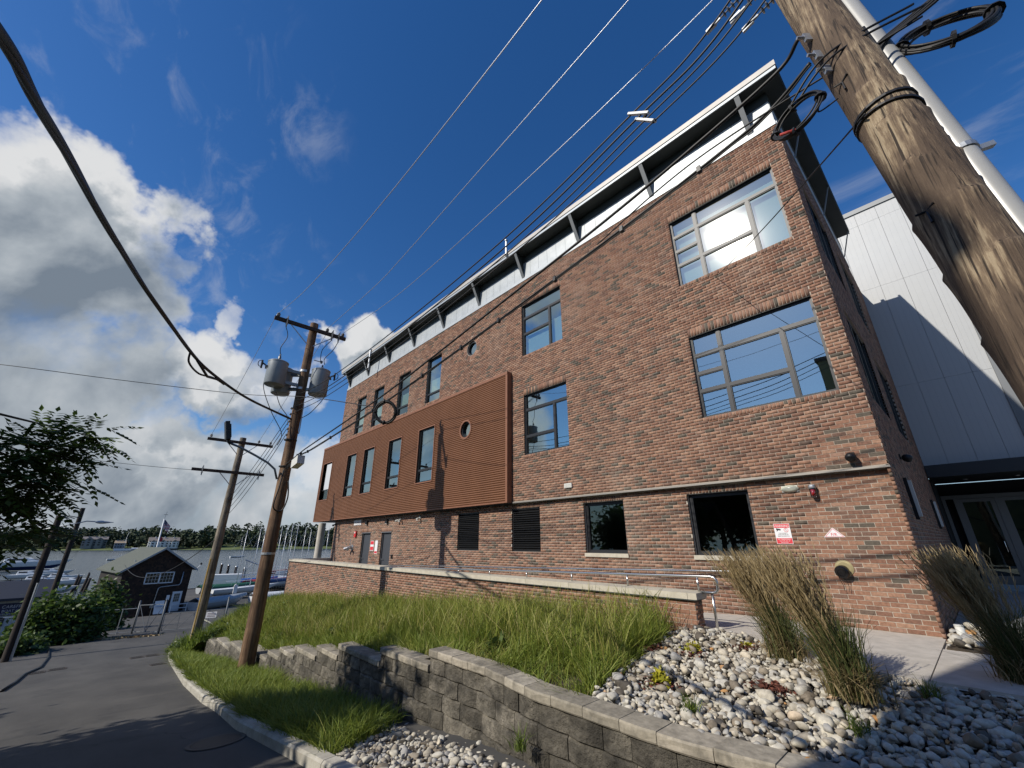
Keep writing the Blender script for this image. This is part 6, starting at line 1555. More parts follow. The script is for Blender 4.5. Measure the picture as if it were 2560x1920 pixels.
# shingled boathouse
S0 = Vector((-65.2,-6.55,-6.15)); ang = R(14)
e_ = Vector((.53,6.3,0)).normalized(); e_ = Vector((e_.x*math.cos(ang)-e_.y*math.sin(ang), e_.x*math.sin(ang)+e_.y*math.cos(ang), 0))
f, e, bk = frame_uv(S0, e_); Wd, ev, ap, dp_ = 6.45, 4.55, 6.75, 11.0
sh = thing('boathouse', 'dark brown shingled boathouse with gable front by the water', 'boathouse', tuple(S0))
mb = MB(); mb.extr([f(0,0,-.6), f(Wd,0,-.6), f(Wd,0,ev), f(Wd/2,0,ap), f(0,0,ev)], bk*dp_); wl_ = mb.build('wall', M('boathouse_sheathing', (.012,.008,.006), .9), sh)
V = []; Q = []; T = []; k = 0; rows = 44
for j in range(rows):
    z = -.6+j*.17
    hwl = 0 if z < ev else (z-ev)/(ap-ev)*Wd/2
    a = hwl+.02
    while a < Wd-hwl-.05:
        w_ = random.uniform(.14,.26); a1 = min(a+w_, Wd-hwl-.02)
        P_ = [f(a+.006,-.028,z), f(a1-.006,-.028,z), f(a1-.006,-.006,z+.19), f(a+.006,-.006,z+.19)]
        V += P_; Q.append((k,k+1,k+2,k+3)); T.append(random.random()); k += 4; a = a1
o = np_mesh('shingles', V, quads=Q, mat=mt_brshingle, parent=wl_, tone=T); o['kind'] = 'stuff'
mt_rf = M('grey_green_roof', (.075,.085,.07), .9, c2=(.11,.12,.10), ns=6)
mb = MB()
for s in (0, 1):
    x0, x1 = (-.45, Wd/2) if s == 0 else (Wd/2, Wd+.45); z0, z1 = (ev-.3, ap) if s == 0 else (ap, ev-.3)
    mb.extr([f(x0,-.35,z0+.05), f(x1,-.35,z1+.05), f(x1,-.35,z1+.2), f(x0,-.35,z0+.2)], bk*(dp_+.7))
rf = mb.build('roof', mt_rf, sh)
mb = MB()
for s in (0, 1):
    x0, x1 = (-.48, Wd/2) if s == 0 else (Wd/2, Wd+.48); z0, z1 = (ev-.31, ap) if s == 0 else (ap, ev-.31)
    mb.extr([f(x0,-.40,z0-.02), f(x1,-.40,z1-.02), f(x1,-.40,z1+.21), f(x0,-.40,z0+.21)], bk*.05)
mb.build('rake_board', M('grey_trim', (.32,.34,.35), .7), rf)
mb = MB(); mb.cyl(f(.95,1.0,ev+.25), f(.98,1.0,ev+1.05), .06, 8); mb.build('flue', mt_galv, rf)
mt_wtrim = M('white_trim', (.62,.64,.66), .6)
wn_ = MB(); x0, x1, z0, z1 = 2.05, 4.75, 3.05, 4.25
for (a, b_, c_, d) in ((x0,x1,z0,z0+.1),(x0,x1,z1-.1,z1),(x0,x0+.1,z0,z1),(x1-.1,x1,z0,z1),((x0+x1)/2-.07,(x0+x1)/2+.07,z0,z1)): wn_.extr([f(a,-.08,c_),f(b_,-.08,c_),f(b_,-.08,d),f(a,-.08,d)], bk*.07)
w = wn_.build('window', mt_wtrim, sh)
for (a, b_) in ((x0+.1,(x0+x1)/2-.07),((x0+x1)/2+.07,x1-.1)):
    p = MB(); p.poly([f(a,-.035,z0+.1),f(b_,-.035,z0+.1),f(b_,-.035,z1-.1),f(a,-.035,z1-.1)]); p.build('pane', mt_glass_g, w)
    for k in range(1,4): p = MB(); xx = a+(b_-a)*k/4; p.extr([f(xx-.009,-.05,z0+.1),f(xx+.009,-.05,z0+.1),f(xx+.009,-.05,z1-.1),f(xx-.009,-.05,z1-.1)], bk*.01); p.build('muntin', mt_wtrim, w)
    for k in range(1,3): p = MB(); zz = z0+.1+(z1-z0-.2)*k/3; p.extr([f(a,-.052,zz-.009),f(b_,-.052,zz-.009),f(b_,-.052,zz+.009),f(a,-.052,zz+.009)], bk*.01); p.build('muntin', mt_wtrim, w)
dw = MB(); dx0, dx1 = 5.05, 6.0; dw.extr([f(dx0,-.09,0),f(dx1,-.09,0),f(dx1,-.09,2.08),f(dx0,-.09,2.08)], bk*.06); d = dw.build('door', mt_wtrim, sh)
p = MB(); p.poly([f(dx0+.2,-.095,1.0),f(dx1-.2,-.095,1.0),f(dx1-.2,-.095,1.85),f(dx0+.2,-.095,1.85)]); p.build('pane', mt_glass_g, d)
for k in (1, 2): p = MB(); xx = dx0+.2+(.55)*k/3; p.extr([f(xx-.012,-.10,1.0),f(xx+.012,-.10,1.0),f(xx+.012,-.10,1.85),f(xx-.012,-.10,1.85)], bk*.005); p.build('muntin', mt_wtrim, d); p = MB(); zz = 1.0+.85*k/3; p.extr([f(dx0+.2,-.101,zz-.012),f(dx1-.2,-.101,zz-.012),f(dx1-.2,-.101,zz+.012),f(dx0+.2,-.101,zz+.012)], bk*.005); p.build('muntin', mt_wtrim, d)
mb = MB(); mb.tube([f(5.6,-.1,4.2),f(5.58,-.1,2.95),f(5.45,-.1,2.78),f(3.75,-.1,2.68),f(3.55,-.1,2.55),f(3.45,-.1,1.0)], .05, 8); mb.build('conduit', mt_galv, sh, smooth=True)
mb = MB(); mb.extr([f(3.2,-.2,.55),f(3.7,-.2,.55),f(3.7,-.2,1.0),f(3.2,-.2,1.0)], bk*.16); mb.build('meter_box', mt_galv, sh)
mb = MB(); mb.extr([f(4.55,-.06,1.25),f(4.85,-.06,1.25),f(4.85,-.06,1.75),f(4.55,-.06,1.75)], bk*.03); mb.build('notice_board', mt_signw, sh)
t = thing('message_board', 'white upright board leaning on the boathouse front', 'board', f(3.8,-1.2,0)); mb = MB(); mb.extr([f(3.4,-1.2,0),f(4.25,-1.2,0),f(4.25,-.95,1.3),f(3.4,-.95,1.3)], bk*.05); mb.build('panel', mt_signw, t); mb = MB(); mb.extr([f(3.55,-1.21,.72),f(4.1,-1.21,.72),f(4.1,-1.17,.80),f(3.55,-1.17,.80)], bk*.02); mb.build('dark_band', mt_galv, t)
t = thing('white_railing', 'white railing in front of the boathouse door', 'railing', f(5.2,-1.5,0))
for zz in (.45,.85): mb = MB(); mb.tube([f(4.8,-1.6,zz),f(6.3,-1.6,zz)], .04, 6); mb.build('rail', mt_wtrim, t)
for a in (4.8,6.3): mb = MB(); mb.tube([f(a,-1.6,0),f(a,-1.6,.9)], .045, 6); mb.build('post', mt_wtrim, t)
t = thing('signal_lamp', 'small lamp on the right rake of the boathouse', 'lamp', f(6.8,-.3,4.4)); mb = MB(); mb.tube([f(6.75,-.3,4.4),f(7.15,-.3,4.95)], .05, 6); mb.build('bracket', mt_wtrim, t); mb = MB(); mb.lathe([(.05,0),(.11,.05),(.11,.18),(.04,.25)], f(7.15,-.3,4.9), 10); mb.build('lantern', mt_black, t)
# fence and gates
mt_gatest = M('dull_gate_steel', (.13,.145,.16), .6, .3)
G5 = 'fence posts at the end of the road'
def post(label, x, y, h, r=.055, cat='post'):
    t = thing('gate_post', label, cat, (x,y,zr(x)), G5); mb = MB(); mb.cyl((x,y,zr(x)-.2),(x,y,zr(x)+h), r, 12); mb.build('tube', mt_gatest, t, smooth=True); mb = MB(); mb.lathe([(r,0),(r*1.2,.02),(r*.9,.08),(.01,.11)], (x,y,zr(x)+h), 12); mb.build('cap', mt_gatest, t)
gp = [(-41.1,-6.0),(-38.4,-4.8),(-36.3,-1.55)]
for (x, y), l, h in zip(gp, ('steel gate post at the small gate, hedge side','steel gate post between small and wide gates','steel gate post at the far end of the wide gate'), (1.95,1.95,1.85)): post(l, x, y, h)
def gate(name, label, a, b_, z0, z1, n, diag):
    A = Vector((*a, zr(a[0]))); B = Vector((*b_, zr(b_[0]))); t = thing(name, label, 'gate', tuple(A)); u = (B-A).normalized(); A = A+u*.12; B = B-u*.12
    q = lambda s, z: A.lerp(B, s)+Vector((0,0,z)); mb = MB()
    mb.tube([q(0,z0),q(1,z0)], .022, 8); mb.tube([q(0,z1),q(1,z1)], .022, 8); mb.tube([q(0,z0),q(0,z1)], .022, 8); mb.tube([q(1,z0),q(1,z1)], .022, 8); mb.build('frame', mt_gatest, t)
    for k in range(1, n): mb = MB(); mb.tube([q(k/n,z0),q(k/n,z1)], .016, 6); mb.build('upright', mt_gatest, t)
    for (s0, s1, up_) in diag: mb = MB(); mb.tube([q(s0, z0 if up_ else z1), q(s1, z1 if up_ else z0)], .016, 6); mb.build('brace', mt_gatest, t)
    return t, q
gate('small_gate', 'narrow braced steel gate beside the hedge', gp[0], gp[1], .12, 1.75, 2, [(0,.5,False),(.5,1,True)])
gt, q = gate('wide_gate', 'wide low steel swing gate across the road end', gp[1], gp[2], .18, 1.18, 4, [(0,.25,True),(.25,.5,True),(.5,.75,True),(.75,1,True)])
t = thing('gate_sign', 'white lettered sign wired to the wide gate', 'sign', tuple(q(.78,.75))); A, B = q(.70,.72), q(.88,.72); mb = MB(); sd = Vector((.03,-.02,0)); mb.extr([A+sd,B+sd,B+sd+Vector((0,0,.36)),A+sd+Vector((0,0,.36))], Vector((.01,-.006,0))); mb.build('plate', mt_signw, t)
for k in range(3): mb = MB(); mb.extr([A.lerp(B,.12)+sd*1.5+Vector((0,0,.08+k*.09)),A.lerp(B,.88)+sd*1.5+Vector((0,0,.08+k*.09)),A.lerp(B,.88)+sd*1.5+Vector((0,0,.11+k*.09)),A.lerp(B,.12)+sd*1.5+Vector((0,0,.11+k*.09))], Vector((.004,-.002,0))); mb.build('print_line', M('grey_print', (.25,.2,.2), .7), t)
t = thing('chain_fence', 'low chain fence rail running into the hedge', 'fence', (-41.3,-6.2,zr(-41.3)))
for zz in (.1,1.55): mb = MB(); mb.tube([(-41.2,-6.1,zr(-41)+zz),(-42.5,-9.0,zr(-42.5)+zz),(-43.5,-12.5,zr(-43.5)+zz)], .02, 6); mb.build('rail', mt_galv, t)
for i in range(4): x, y = -41.5-.5*i, -6.8-1.6*i; mb = MB(); mb.tube([(x,y,zr(x)),(x,y,zr(x)+1.6)], .025, 6); mb.build('post', mt_galv, t)
mb = MB(); L_ = [(-50.17, -0.78, -5.15), (-34.78, -1.71, -4.06)]
mb.add([(L_[0][0],L_[0][1]-.06,zr(L_[0][0])+.006),(L_[0][0],L_[0][1]+.10,zr(L_[0][0])+.006),(L_[1][0],L_[1][1]+.10,zr(L_[1][0])+.006),(L_[1][0],L_[1][1]-.06,zr(L_[1][0])+.006)], [(0,1,2,3)]); struct(mb.build('yellow_line', M('faded_line_paint', (.45,.42,.28), .8)))
# dry clippings at the road end
r2 = np.random.default_rng(400); n = 900; tt = r2.random(n); P = np.stack([-36.9-4.6*tt+r2.normal(0,.22,n), -5.2-5.2*tt+r2.normal(0,.22,n), np.zeros(n)],1); P[:,2] = ZRv(P[:,0])+r2.uniform(.01,.06,n); V, Q = leaf_quads(P, .09, r2, .2, 3)
tag(np_mesh('dry_clippings', V, quads=Q, mat=toned('dry_straw', [(0,(.20,.14,.07)),(1,(.42,.32,.18))], 'attr', .9, 3, .3, 0), tone=r2.random(n)), 'strip of dry straw clippings along the road end', 'clippings', kind='stuff')
bush('hedge', 'dense dark green vine covered hedge at the road end', (-39.6,-9.7,zr(-40)-.1), (1.9,2.3,2.8), 13000, .17, mt_leaf, 'hedge', 410, k=46)
bush('reed_clump', 'tall sunlit weeds rising behind the hedge', (-47.5,-7.6,zr(-47)), (1.5,1.6,3.6), 3000, .2, mt_leaf2, 'weeds', 411, k=16)
bush('verge_shrub', 'low green shrub at the foot of the dark pole', (-34.5,-11.0,zr(-34)), (2.0,1.2,1.0), 2500, .14, mt_leaf, 'shrub', 412)
# white hut with the club sign
HB = Vector((-51.0,-11.4,zr(-51))); f2, e2, b2 = frame_uv(HB+Vector((.4,-5.4,0)), (-.07,1,0))
ht = thing('club_hut', 'low white hut with dark roof and navy club sign', 'hut', tuple(HB))
mb = MB(); mb.extr([f2(0,0,-.3),f2(5.4,0,-.3),f2(5.4,0,2.55),f2(0,0,2.55)], b2*4); hw = mb.build('wall', M('white_siding', (.50,.53,.54), .7), ht)
for k in range(1,9): mb = MB(); a = k*.6; mb.extr([f2(a-.012,-.008,0),f2(a+.012,-.008,0),f2(a+.012,-.008,2.5),f2(a-.012,-.008,2.5)], b2*.006); mb.build('batten', mt_galv, hw)
mb = MB(); mb.extr([f2(-.4,-.5,2.45),f2(-.4,-.5,2.62),f2(-.4,2.0,3.7),f2(-.4,4.5,2.62),f2(-.4,4.5,2.45)], e2*6.3); mb.build('roof', M('dark_navy_roof', (.022,.027,.042), .7), ht)
mt_navy = M('navy_sign', (.012,.018,.06), .5); mb = MB(); mb.extr([f2(1.9,-.06,1.42),f2(5.0,-.06,1.42),f2(5.0,-.06,2.25),f2(1.9,-.06,2.25)], b2*.04); sg2 = mb.build('sign_board', mt_navy, ht)
mt_palelet = M('pale_lettering', (.5,.52,.56), .6)
def text3(s, size, p, parent, mat, sx=1.0):
    cu = bpy.data.curves.new('lettering', 'FONT'); cu.body = s; cu.size = size; cu.extrude = .004; cu.materials.append(mat); o = bpy.data.objects.new('lettering', cu); col.objects.link(o); o.parent = parent
    m_ = Matrix((e2, Vector((0,0,1)), -b2)).transposed().to_4x4(); m_.translation = Vector(p)-Vector(parent['_o']); o.matrix_local = m_ @ Matrix.Diagonal((sx,1,1,1)); o.name = 'letter_curve'; bpy.context.view_layer.update(); return as_mesh(o)
text3('CAREFREE', .30, f2(3.45,-.075,1.92), sg2, mt_palelet, .95); text3('BOAT CLUB', .24, f2(3.5,-.075,1.66), sg2, mt_palelet); text3('IRWIN MARINE  RED BANK NJ', .17, f2(2.0,-.075,1.47), sg2, mt_palelet, 1.1)
mb = MB(); mb.tube([f2(2.1,-.075,1.85),f2(2.5,-.075,2.0),f2(2.9,-.075,2.08),f2(3.2,-.075,1.95),f2(3.3,-.075,1.82)], .02, 5); mb.tube([f2(2.1,-.075,1.78),f2(2.6,-.075,1.72),f2(3.3,-.075,1.76)], .02, 5); mb.build('boat_emblem', mt_palelet, sg2)
mb = MB(); mb.extr([f2(2.5,-.05,.72),f2(3.8,-.05,.72),f2(3.8,-.05,1.30),f2(2.5,-.05,1.30)], b2*.04); w = mb.build('window', mt_frame, ht)
for k in range(4): mb = MB(); zz = .80+k*.13; mb.extr([f2(2.55,-.065,zz),f2(3.75,-.065,zz),f2(3.75,-.065,zz+.03),f2(2.55,-.065,zz+.03)], b2*.01); mb.build('louvre_blade', mt_galv, w)
# dark poles by the hut
pd = thing('utility_pole', 'dark bare pole rising from the roadside shrub', 'utility pole', (-31.0,-10.9,zr(-31))); pole_mesh((-31.0,-10.9,zr(-31)-.4), (-31.198, -10.905, 2.606), .17, .13, mt_pole_d, pd, seed=21); mb = MB(); mb.tube([(-30.9,-10.75,zr(-31)),(-30.95,-10.78,-.5)], .05, 6); mb.build('guard', mt_galv, pd)
for i in range(3): mb = MB(); q0 = Vector((-30.999, -10.877, 2.54)); mb.tube([q0, q0+Vector((.1,.15*i,.06)), q0+Vector((.05,.3+.25*i,-.1+.03*i))], .02, 5); mb.build('fitting', mt_black, pd)
pl = thing('lamp_pole', 'dark pole with a curved arm street lamp by the hedge', 'lamp post', (-40.2,-10.4,zr(-40)))
pT = Vector((-40.728, -10.533, 3.534)); pole_mesh((pT.x,pT.y,zr(-40)-.4), pT, .17, .12, mt_pole_d, pl, seed=22)
hd_ = Vector((-40.552, -9.707, 2.666)); mb = MB(); mb.tube([(pT.x+.1,pT.y-1.5,hd_.z-.55),(pT.x+.1,pT.y,hd_.z-.12),(pT.x+.1,(pT.y+hd_.y)/2,hd_.z+.02),tuple(hd_)], .035, 6); mb.build('arm', mt_galv, pl, smooth=True)
mb = MB(); rings = []
for t_ in np.linspace(0, 1, 8):
    w_ = .05+.13*math.sin(math.pi*min(1,t_*1.15)**.7) if t_ < 1 else .03; rings.append([(hd_.x+w_*math.cos(a), hd_.y+t_*.95, hd_.z+w_*.6*math.sin(a)-.03) for a in np.linspace(0, 2*math.pi, 11)[:-1]])
mb.loft(rings); mb.build('lamp_head', M('lamp_grey', (.42,.43,.44), .5), pl, smooth=True)

# ------------------------------------------------------------------ boats
mt_hull = M('white_gelcoat', (.66,.68,.70), .3); mt_hullg = M('grey_gelcoat', (.36,.38,.40), .35); mt_navyh = M('navy_hull', (.02,.035,.10), .3)
mt_tarpw = M('white_tarp', (.58,.60,.62), .7, c2=(.66,.68,.70), ns=3, bs=.4, bd=.05, bscale=3); mt_tarpg = M('grey_tarp', (.26,.29,.32), .75, c2=(.33,.36,.39), ns=3, bs=.4, bd=.05, bscale=3)
mt_green = M('green_cover', (.015,.10,.055), .7); mt_blue = M('blue_cover', (.02,.09,.32), .7); mt_redc = M('red_cover', (.35,.03,.035), .7); mt_mast = M('alloy_mast', (.62,.63,.64), .4, .5)
def boat(label, pos, head, L, W, H, hull=None, deck=None, cover=None, cabin=0, mast=0, boot=None, name='boat', cat='boat', group=None, stand=False):
    hull = hull or mt_hull; deck = deck or mt_hull; p = Vector(pos); t = thing(name, label, cat, tuple(p), group); d = Vector((math.cos(R(head)), math.sin(R(head)), 0)); s = Vector((-d.y, d.x, 0)); up_ = Vector((0,0,1))
    lift = .55 if stand else 0
    def sec(u):           # u 0 stern .. 1 bow
        w_ = W/2*(1-.12*(1-u))*(1-max(0,(u-.45)/.55)**2.3); sheer = H*(1+.28*u*u); keel = H*(.02+.75*max(0,(u-.72)/.28)**2); x = (u-.5)*L+(.10*L*max(0,(u-.7)/.3)**2)*0
        c_ = p+d*x+up_*lift; rk = d*(.10*L*max(0,(u-.6)/.4)**2)
        return [c_+s*w_+up_*sheer+rk, c_+s*w_*.92+up_*(sheer*.55+keel*.45)+rk*.5, c_+s*w_*.55+up_*(keel+.06*H), c_+up_*keel, c_-s*w_*.55+up_*(keel+.06*H), c_-s*w_*.92+up_*(sheer*.55+keel*.45)+rk*.5, c_-s*w_+up_*sheer+rk]
    us = np.linspace(0,.985,12); mb = MB(); mb.loft([sec(u) for u in us], closed=False, cap=False); mb.poly(sec(0)[::-1]); mb.build('hull', hull, t, smooth=True)
    mb = MB(); mb.loft([[sec(u)[0]-up_*.04, sec(u)[6]-up_*.04] for u in us], closed=False, cap=False); mb.build('deck', deck, t)
    if boot: mb = MB(); mb.loft([[sec(u)[1]+s*.01-up_*H*.12, sec(u)[2]+s*.01] for u in us], closed=False, cap=False); mb.loft([[sec(u)[5]-s*.01-up_*H*.12, sec(u)[4]-s*.01] for u in us], closed=False, cap=False); mb.build('boot_stripe', boot, t)
    if cover:
        mb = MB(); R_ = []
        for u in us: q = sec(u); top = (q[0]+q[6])/2+up_*(H*.42*(1-u*.8)+.08); R_.append([q[0]+s*.02-up_*H*.22, q[0]+s*.02, q[0].lerp(top,.55)+up_*.05, top, q[6].lerp(top,.55)+up_*.05, q[6]-s*.02, q[6]-s*.02-up_*H*.22])
        mb.loft(R_, closed=False, cap=False); mb.build('cover', cover, t, smooth=True)
    if cabin:
        mb = MB(); R_ = []
        for u, w_, h in ((.22,.34,.02),(.24,.34,.8),(.50,.32,.85),(.66,.26,.25),(.72,.22,.02)): c_ = p+d*(u-.5)*L+up_*(H*1.04+lift); R_.append([c_+s*W*w_, c_+s*W*w_*.85+up_*h*cabin, c_-s*W*w_*.85+up_*h*cabin, c_-s*W*w_])
        mb.loft(R_); cb_ = mb.build('cabin', hull, t)
        mb = MB(); c0_ = p+d*(.50-.5)*L+up_*(H*1.04+lift); c1_ = p+d*(.655-.5)*L+up_*(H*1.04+lift); mb.poly([c0_+s*W*.27+up_*cabin*.80+d*.05, c1_+s*W*.23+up_*cabin*.34+d*.05, c1_-s*W*.23+up_*cabin*.34+d*.05, c0_-s*W*.27+up_*cabin*.80+d*.05]); mb.build('windscreen', mt_frame, cb_)
        for sg_ in (1,-1): mb = MB(); mb.poly([p+d*(u-.5)*L+s*sg_*W*(.335-.06*hh_)+s*sg_*.02+up_*(H*1.04+lift+hh_*cabin) for u, hh_ in ((.27,.35),(.47,.35),(.47,.7),(.27,.7))]); mb.build('side_window', mt_frame, cb_)
    if mast:
        m0 = p+d*.08*L+up_*(H+lift); mb = MB(); mb.tube([m0, m0+up_*mast], [.055,.035], 7); mb.build('mast', mt_mast, t, smooth=True); mb = MB(); mb.tube([m0+up_*.9, m0+up_*.95-d*L*.38], .045, 6); mb.build('boom', mt_mast, t)
        for q in (sec(.97)[0]*.5+sec(.97)[6]*.5, sec(.45)[0], sec(.45)[6], sec(0)[3]+up_*H): mb = MB(); mb.tube([m0+up_*mast*.96, q], .010, 4); mb.build('stay', mt_mast, t)
    if stand:
        for u in (.25,.6):
            for sg_ in (1,-1): mb = MB(); c_ = p+d*(u-.5)*L+s*sg_*W*.3; mb.tube([c_, c_+up_*(lift+H*.25)], .05, 6); mb.build('stand_leg', mt_black, t)
    return t
YZ = -6.2
boat('large white motor yacht with raked bow at the pier', (-219.43, -26.16, -7.1), 78, 19, 5.0, 2.5, deck=mt_hull, cabin=1.5, boot=mt_navyh)
boat('white open motorboat moored nearest the hut', (-115.44, -13.77, -7.1), 62, 6.4, 2.4, .95, deck=mt_hullg, boot=mt_hullg)
for i, (u, L_, hd2, cb_) in enumerate((((-142.83, -17.28, -7.1),7.5,70,.9),((-152.56, -14.41, -7.1),7.0,74,.7),((-167, -20.81, -7.1),8.0,70,1.0),((-181.13, -17.83, -7.1),8.5,76,.8),((-135.16, -12.03, -7.1),6.0,66,.5))):
    boat(('white cabin boat in the crowded slips, closest row by the pole','white cabin boat in the slips between the two dark poles','white cabin boat in the slips at the picture edge','white cabin boat in the farthest slip row','small white boat beside the old pilings')[i], u, hd2, L_, 2.6, 1.0, cabin=cb_, group='boats in the crowded slips')
boat('boat under a grey tarpaulin behind the wide gate', (-66.04, 3.37, -6.15), 120, 6.5, 2.4, .9, cover=mt_tarpg, hull=mt_hullg)
boat('dark green covered boat beside the white box trailer', (-79.63, 6.94, -6.2), 100, 8.5, 2.3, .8, cover=mt_green, hull=mt_hullg, stand=True, mast=8)
boat('long white racing sailboat with bare deck on a cradle', (-75.91, 7.98, -6.2), 105, 9.0, 2.2, .8, deck=mt_tarpw, stand=True, mast=8.5)
boat('boat under a crumpled white tarpaulin at the end of the ramp wall', (-67.11, 10.19, -6.2), 95, 6.5, 2.4, .9, cover=mt_tarpw)
boat('white sailboat with a blue sail cover in the boat yard', (-87.03, 11.4, -6.2), 110, 8.0, 2.3, .9, cover=mt_blue, stand=True, mast=8.5)
boat('white sailboat with a red cover in the boat yard', (-83.58, 13.14, -6.2), 108, 8.0, 2.3, .9, cover=mt_redc, stand=True, mast=8.8)
boat('white sailboat with a navy cover hard by the ramp wall corner', (-83.63, 14.87, -6.2), 112, 8.0, 2.3, .9, cover=mt_navyh, stand=True, mast=9.2)
for i, (u, mh_) in enumerate((((-92.05, 14.03, -6.2),8.6),((-90.27, 15.84, -6.2),9.0),((-87.24, 16.89, -6.2),9.4),((-89.21, 19.01, -6.2),8.8),((-86.82, 19.33, -6.2),8.4),((-85.89, 20.29, -6.2),9.0),((-84.33, 21.87, -6.2),9.0))):
    boat(('dry-stored sailboat with bare mast left of the transformer pole','dry-stored sailboat with bare mast right of the transformer pole','dry-stored sailboat behind the ramp wall corner','dry-stored sailboat, first mast above the ramp coping','dry-stored sailboat, second mast above the ramp coping','dry-stored sailboat, third mast above the ramp coping','dry-stored sailboat, mast nearest the concrete column')[i], u, 100+6*i, 8, 2.3, .9, stand=True, mast=mh_, group='dry-stored sailboats')
boat('white sailboat with a red furled sail on its mooring', (-312.45, -1.21, -7.2), 95, 9, 2.6, .8, mast=12, name='moored_sailboat', cat='sailboat')
boat('white sailboat on a mooring beyond the dock', (-314.07, 53.23, -7.2), 95, 8, 2.4, .8, mast=11, name='moored_sailboat', cat='sailboat')
boat('small red-hulled boat on the river', (-143.28, 30.69, -7.2), 80, 4.6, 1.9, .9, hull=mt_redc, mast=7)
boat('small white boat on the river beside the red one', (-136.52, 30.76, -7.2), 75, 4.6, 1.9, 1.0, mast=8)
t = thing('box_trailer', 'white box trailer in the boat yard', 'trailer', (-82.16, 6.54, -6.2)); p = Vector((-82.16, 6.54, -6.2)); mb = MB(); mb.obox(p+Vector((0,0,1.65)), (.3,1,0), (1,-.3,0), (0,0,1), 2.0, 1.1, 1.2); mb.build('body', mt_white, t)
for s in (-1,1): mb = MB(); mb.lathe([(.33,0),(.33,.2)], p+Vector((1.0,.3*s,.33)), 14, (1,-.3,0)); mb.build('wheel', mt_rubber, t)
t = thing('marker_post', 'slim white notice box on a post in the boat yard', 'sign post', (-71.3, 5.87, -6.2)); p = Vector((-71.3, 5.87, -6.2)); mb = MB(); mb.cyl(p, p+Vector((0,0,1.7)), .04, 8); mb.build('post', mt_galv, t); mb = MB(); mb.extr([p+Vector((0,-.22,1.0)),p+Vector((0,.22,1.0)),p+Vector((0,.22,2.0)),p+Vector((0,0,2.2)),p+Vector((0,-.22,2.0))], Vector((.2,0,0))); mb.build('box', mt_white, t)
dk = thing('dock', 'pale plank dock running out into the river', 'dock', (-112,13.6,WATER_Z)); mb = MB(); mb.bx(-140,-97,13.0,15.2,-6.75,-6.5); mb.build('deck', M('dock_planks', (.34,.29,.23), .8, c2=(.42,.37,.30), ns=6, stretch=(.2,4,1)), dk); mb = MB(); mb.bx(-140,-97,12.9,13.0,-6.95,-6.55); mb.build('fender', mt_arm, dk)
for i in range(6): 
    t = thing('piling', ('outermost','second outermost','third','fourth','fifth','innermost')[i]+' dark piling along the plank dock', 'piling', (-138+i*7.6,12.7,WATER_Z), 'pilings along the dock'); mb = MB(); mb.cyl((-138+i*7.6,12.7,-9),(-138+i*7.6,12.7,-3.4), .24, 10); mb.build('shaft', mt_pole_d, t); mb = MB(); mb.lathe([(.25,0),(.2,.12),(.02,.2)], (-138+i*7.6,12.7,-3.4), 10); mb.build('cap', mt_galv, t)
for i, (u, h) in enumerate((((-116.86, -11.18, -7),2.6),((-120.4, -10.88, -7),2.2),((-117.47, -9.87, -7),3.0),((-113.41, -9.5, -7),2.4))):
    t = thing('old_piling', ('rotten grey piling stub nearest the lamp pole','second rotten piling stub by the lamp pole','tall jagged piling stub beside the weeds','shorter jagged piling stub beside the weeds')[i], 'piling', u, 'rotten pilings'); p = Vector(u); r2 = np.random.default_rng(i); rings = [[p+Vector(((.32-.05*k)*math.cos(a)+.05*k, (.32-.05*k)*math.sin(a)+.12*k, -1.5+k*(h+1.5)/3+(r2.uniform(-.3,.3) if k == 3 else 0))) for a in np.linspace(0,2*math.pi,9)[:-1]] for k in range(4)]; mb = MB(); mb.loft(rings); mb.build('timber', mt_pole_d, t); mb = MB(); mb.tube([p+Vector((.3,0,0)),p+Vector((.5,.3,h*.8))], .06, 5); mb.build('splinter', mt_pole_d, t)
cr_ = thing('jib_crane', 'small boat yard jib crane on a mast', 'crane', (-98, 12.29, -6.2)); p = Vector((-98, 12.29, -6.2)); mb = MB(); mb.tube([p,p+Vector((0,0,4.3))], .11, 8); mb.build('mast', mt_galv, cr_); mb = MB(); mb.tube([p+Vector((0,-.3,4.4)),p+Vector((0,4.2,2.6))], .10, 8); mb.build('jib', mt_galv, cr_); mb = MB(); mb.tube([p+Vector((0,1.0,3.9)),p+Vector((0,.1,2.0))], .04, 6); mb.build('stay', mt_galv, cr_)
fp = thing('flagpole', 'white flagpole with two flags behind the boathouse', 'flagpole', (-79.0,-3.1,-6.4)); T_ = Vector((-79.065, -3.345, 4.539)); mb = MB(); mb.tube([(T_.x,T_.y+.2,-6.4), T_], [.13,.07], 10); mb.build('pole', mt_white, fp, smooth=True); mb = MB(); mb.tube([T_, T_+Vector((0,.1,1.0))], .015, 5); mb.lathe([(.25,0),(.25,.03)], T_+Vector((0,.05,.55)), 8); mb.build('wind_vane', mt_black, fp)
mt_flag, nt, b = new_mat('striped_flag'); wv = N(nt, 'ShaderNodeTexWave', wave_type='BANDS', bands_direction='Z'); tcx = N(nt, 'ShaderNodeTexCoord'); nt.links.new(tcx.outputs['Object'], wv.inputs[0]); wv.inputs['Scale'].default_value = 1.6; nt.links.new(ramp(nt, wv.outputs[0], [(.45,(.45,.04,.05)),(.55,(.6,.6,.6))]), b.inputs['Base Color'])
mb = MB(); rings = [[T_+Vector((.05*math.sin(k*1.3), .1+.12*k, -.1-.13*k)), T_+Vector((.05*math.sin(k*1.3+.5), .08+.10*k, -1.15-.10*k))] for k in range(8)]; mb.loft(rings, closed=False, cap=False); fl_ = mb.build('flag', mt_flag, fp)
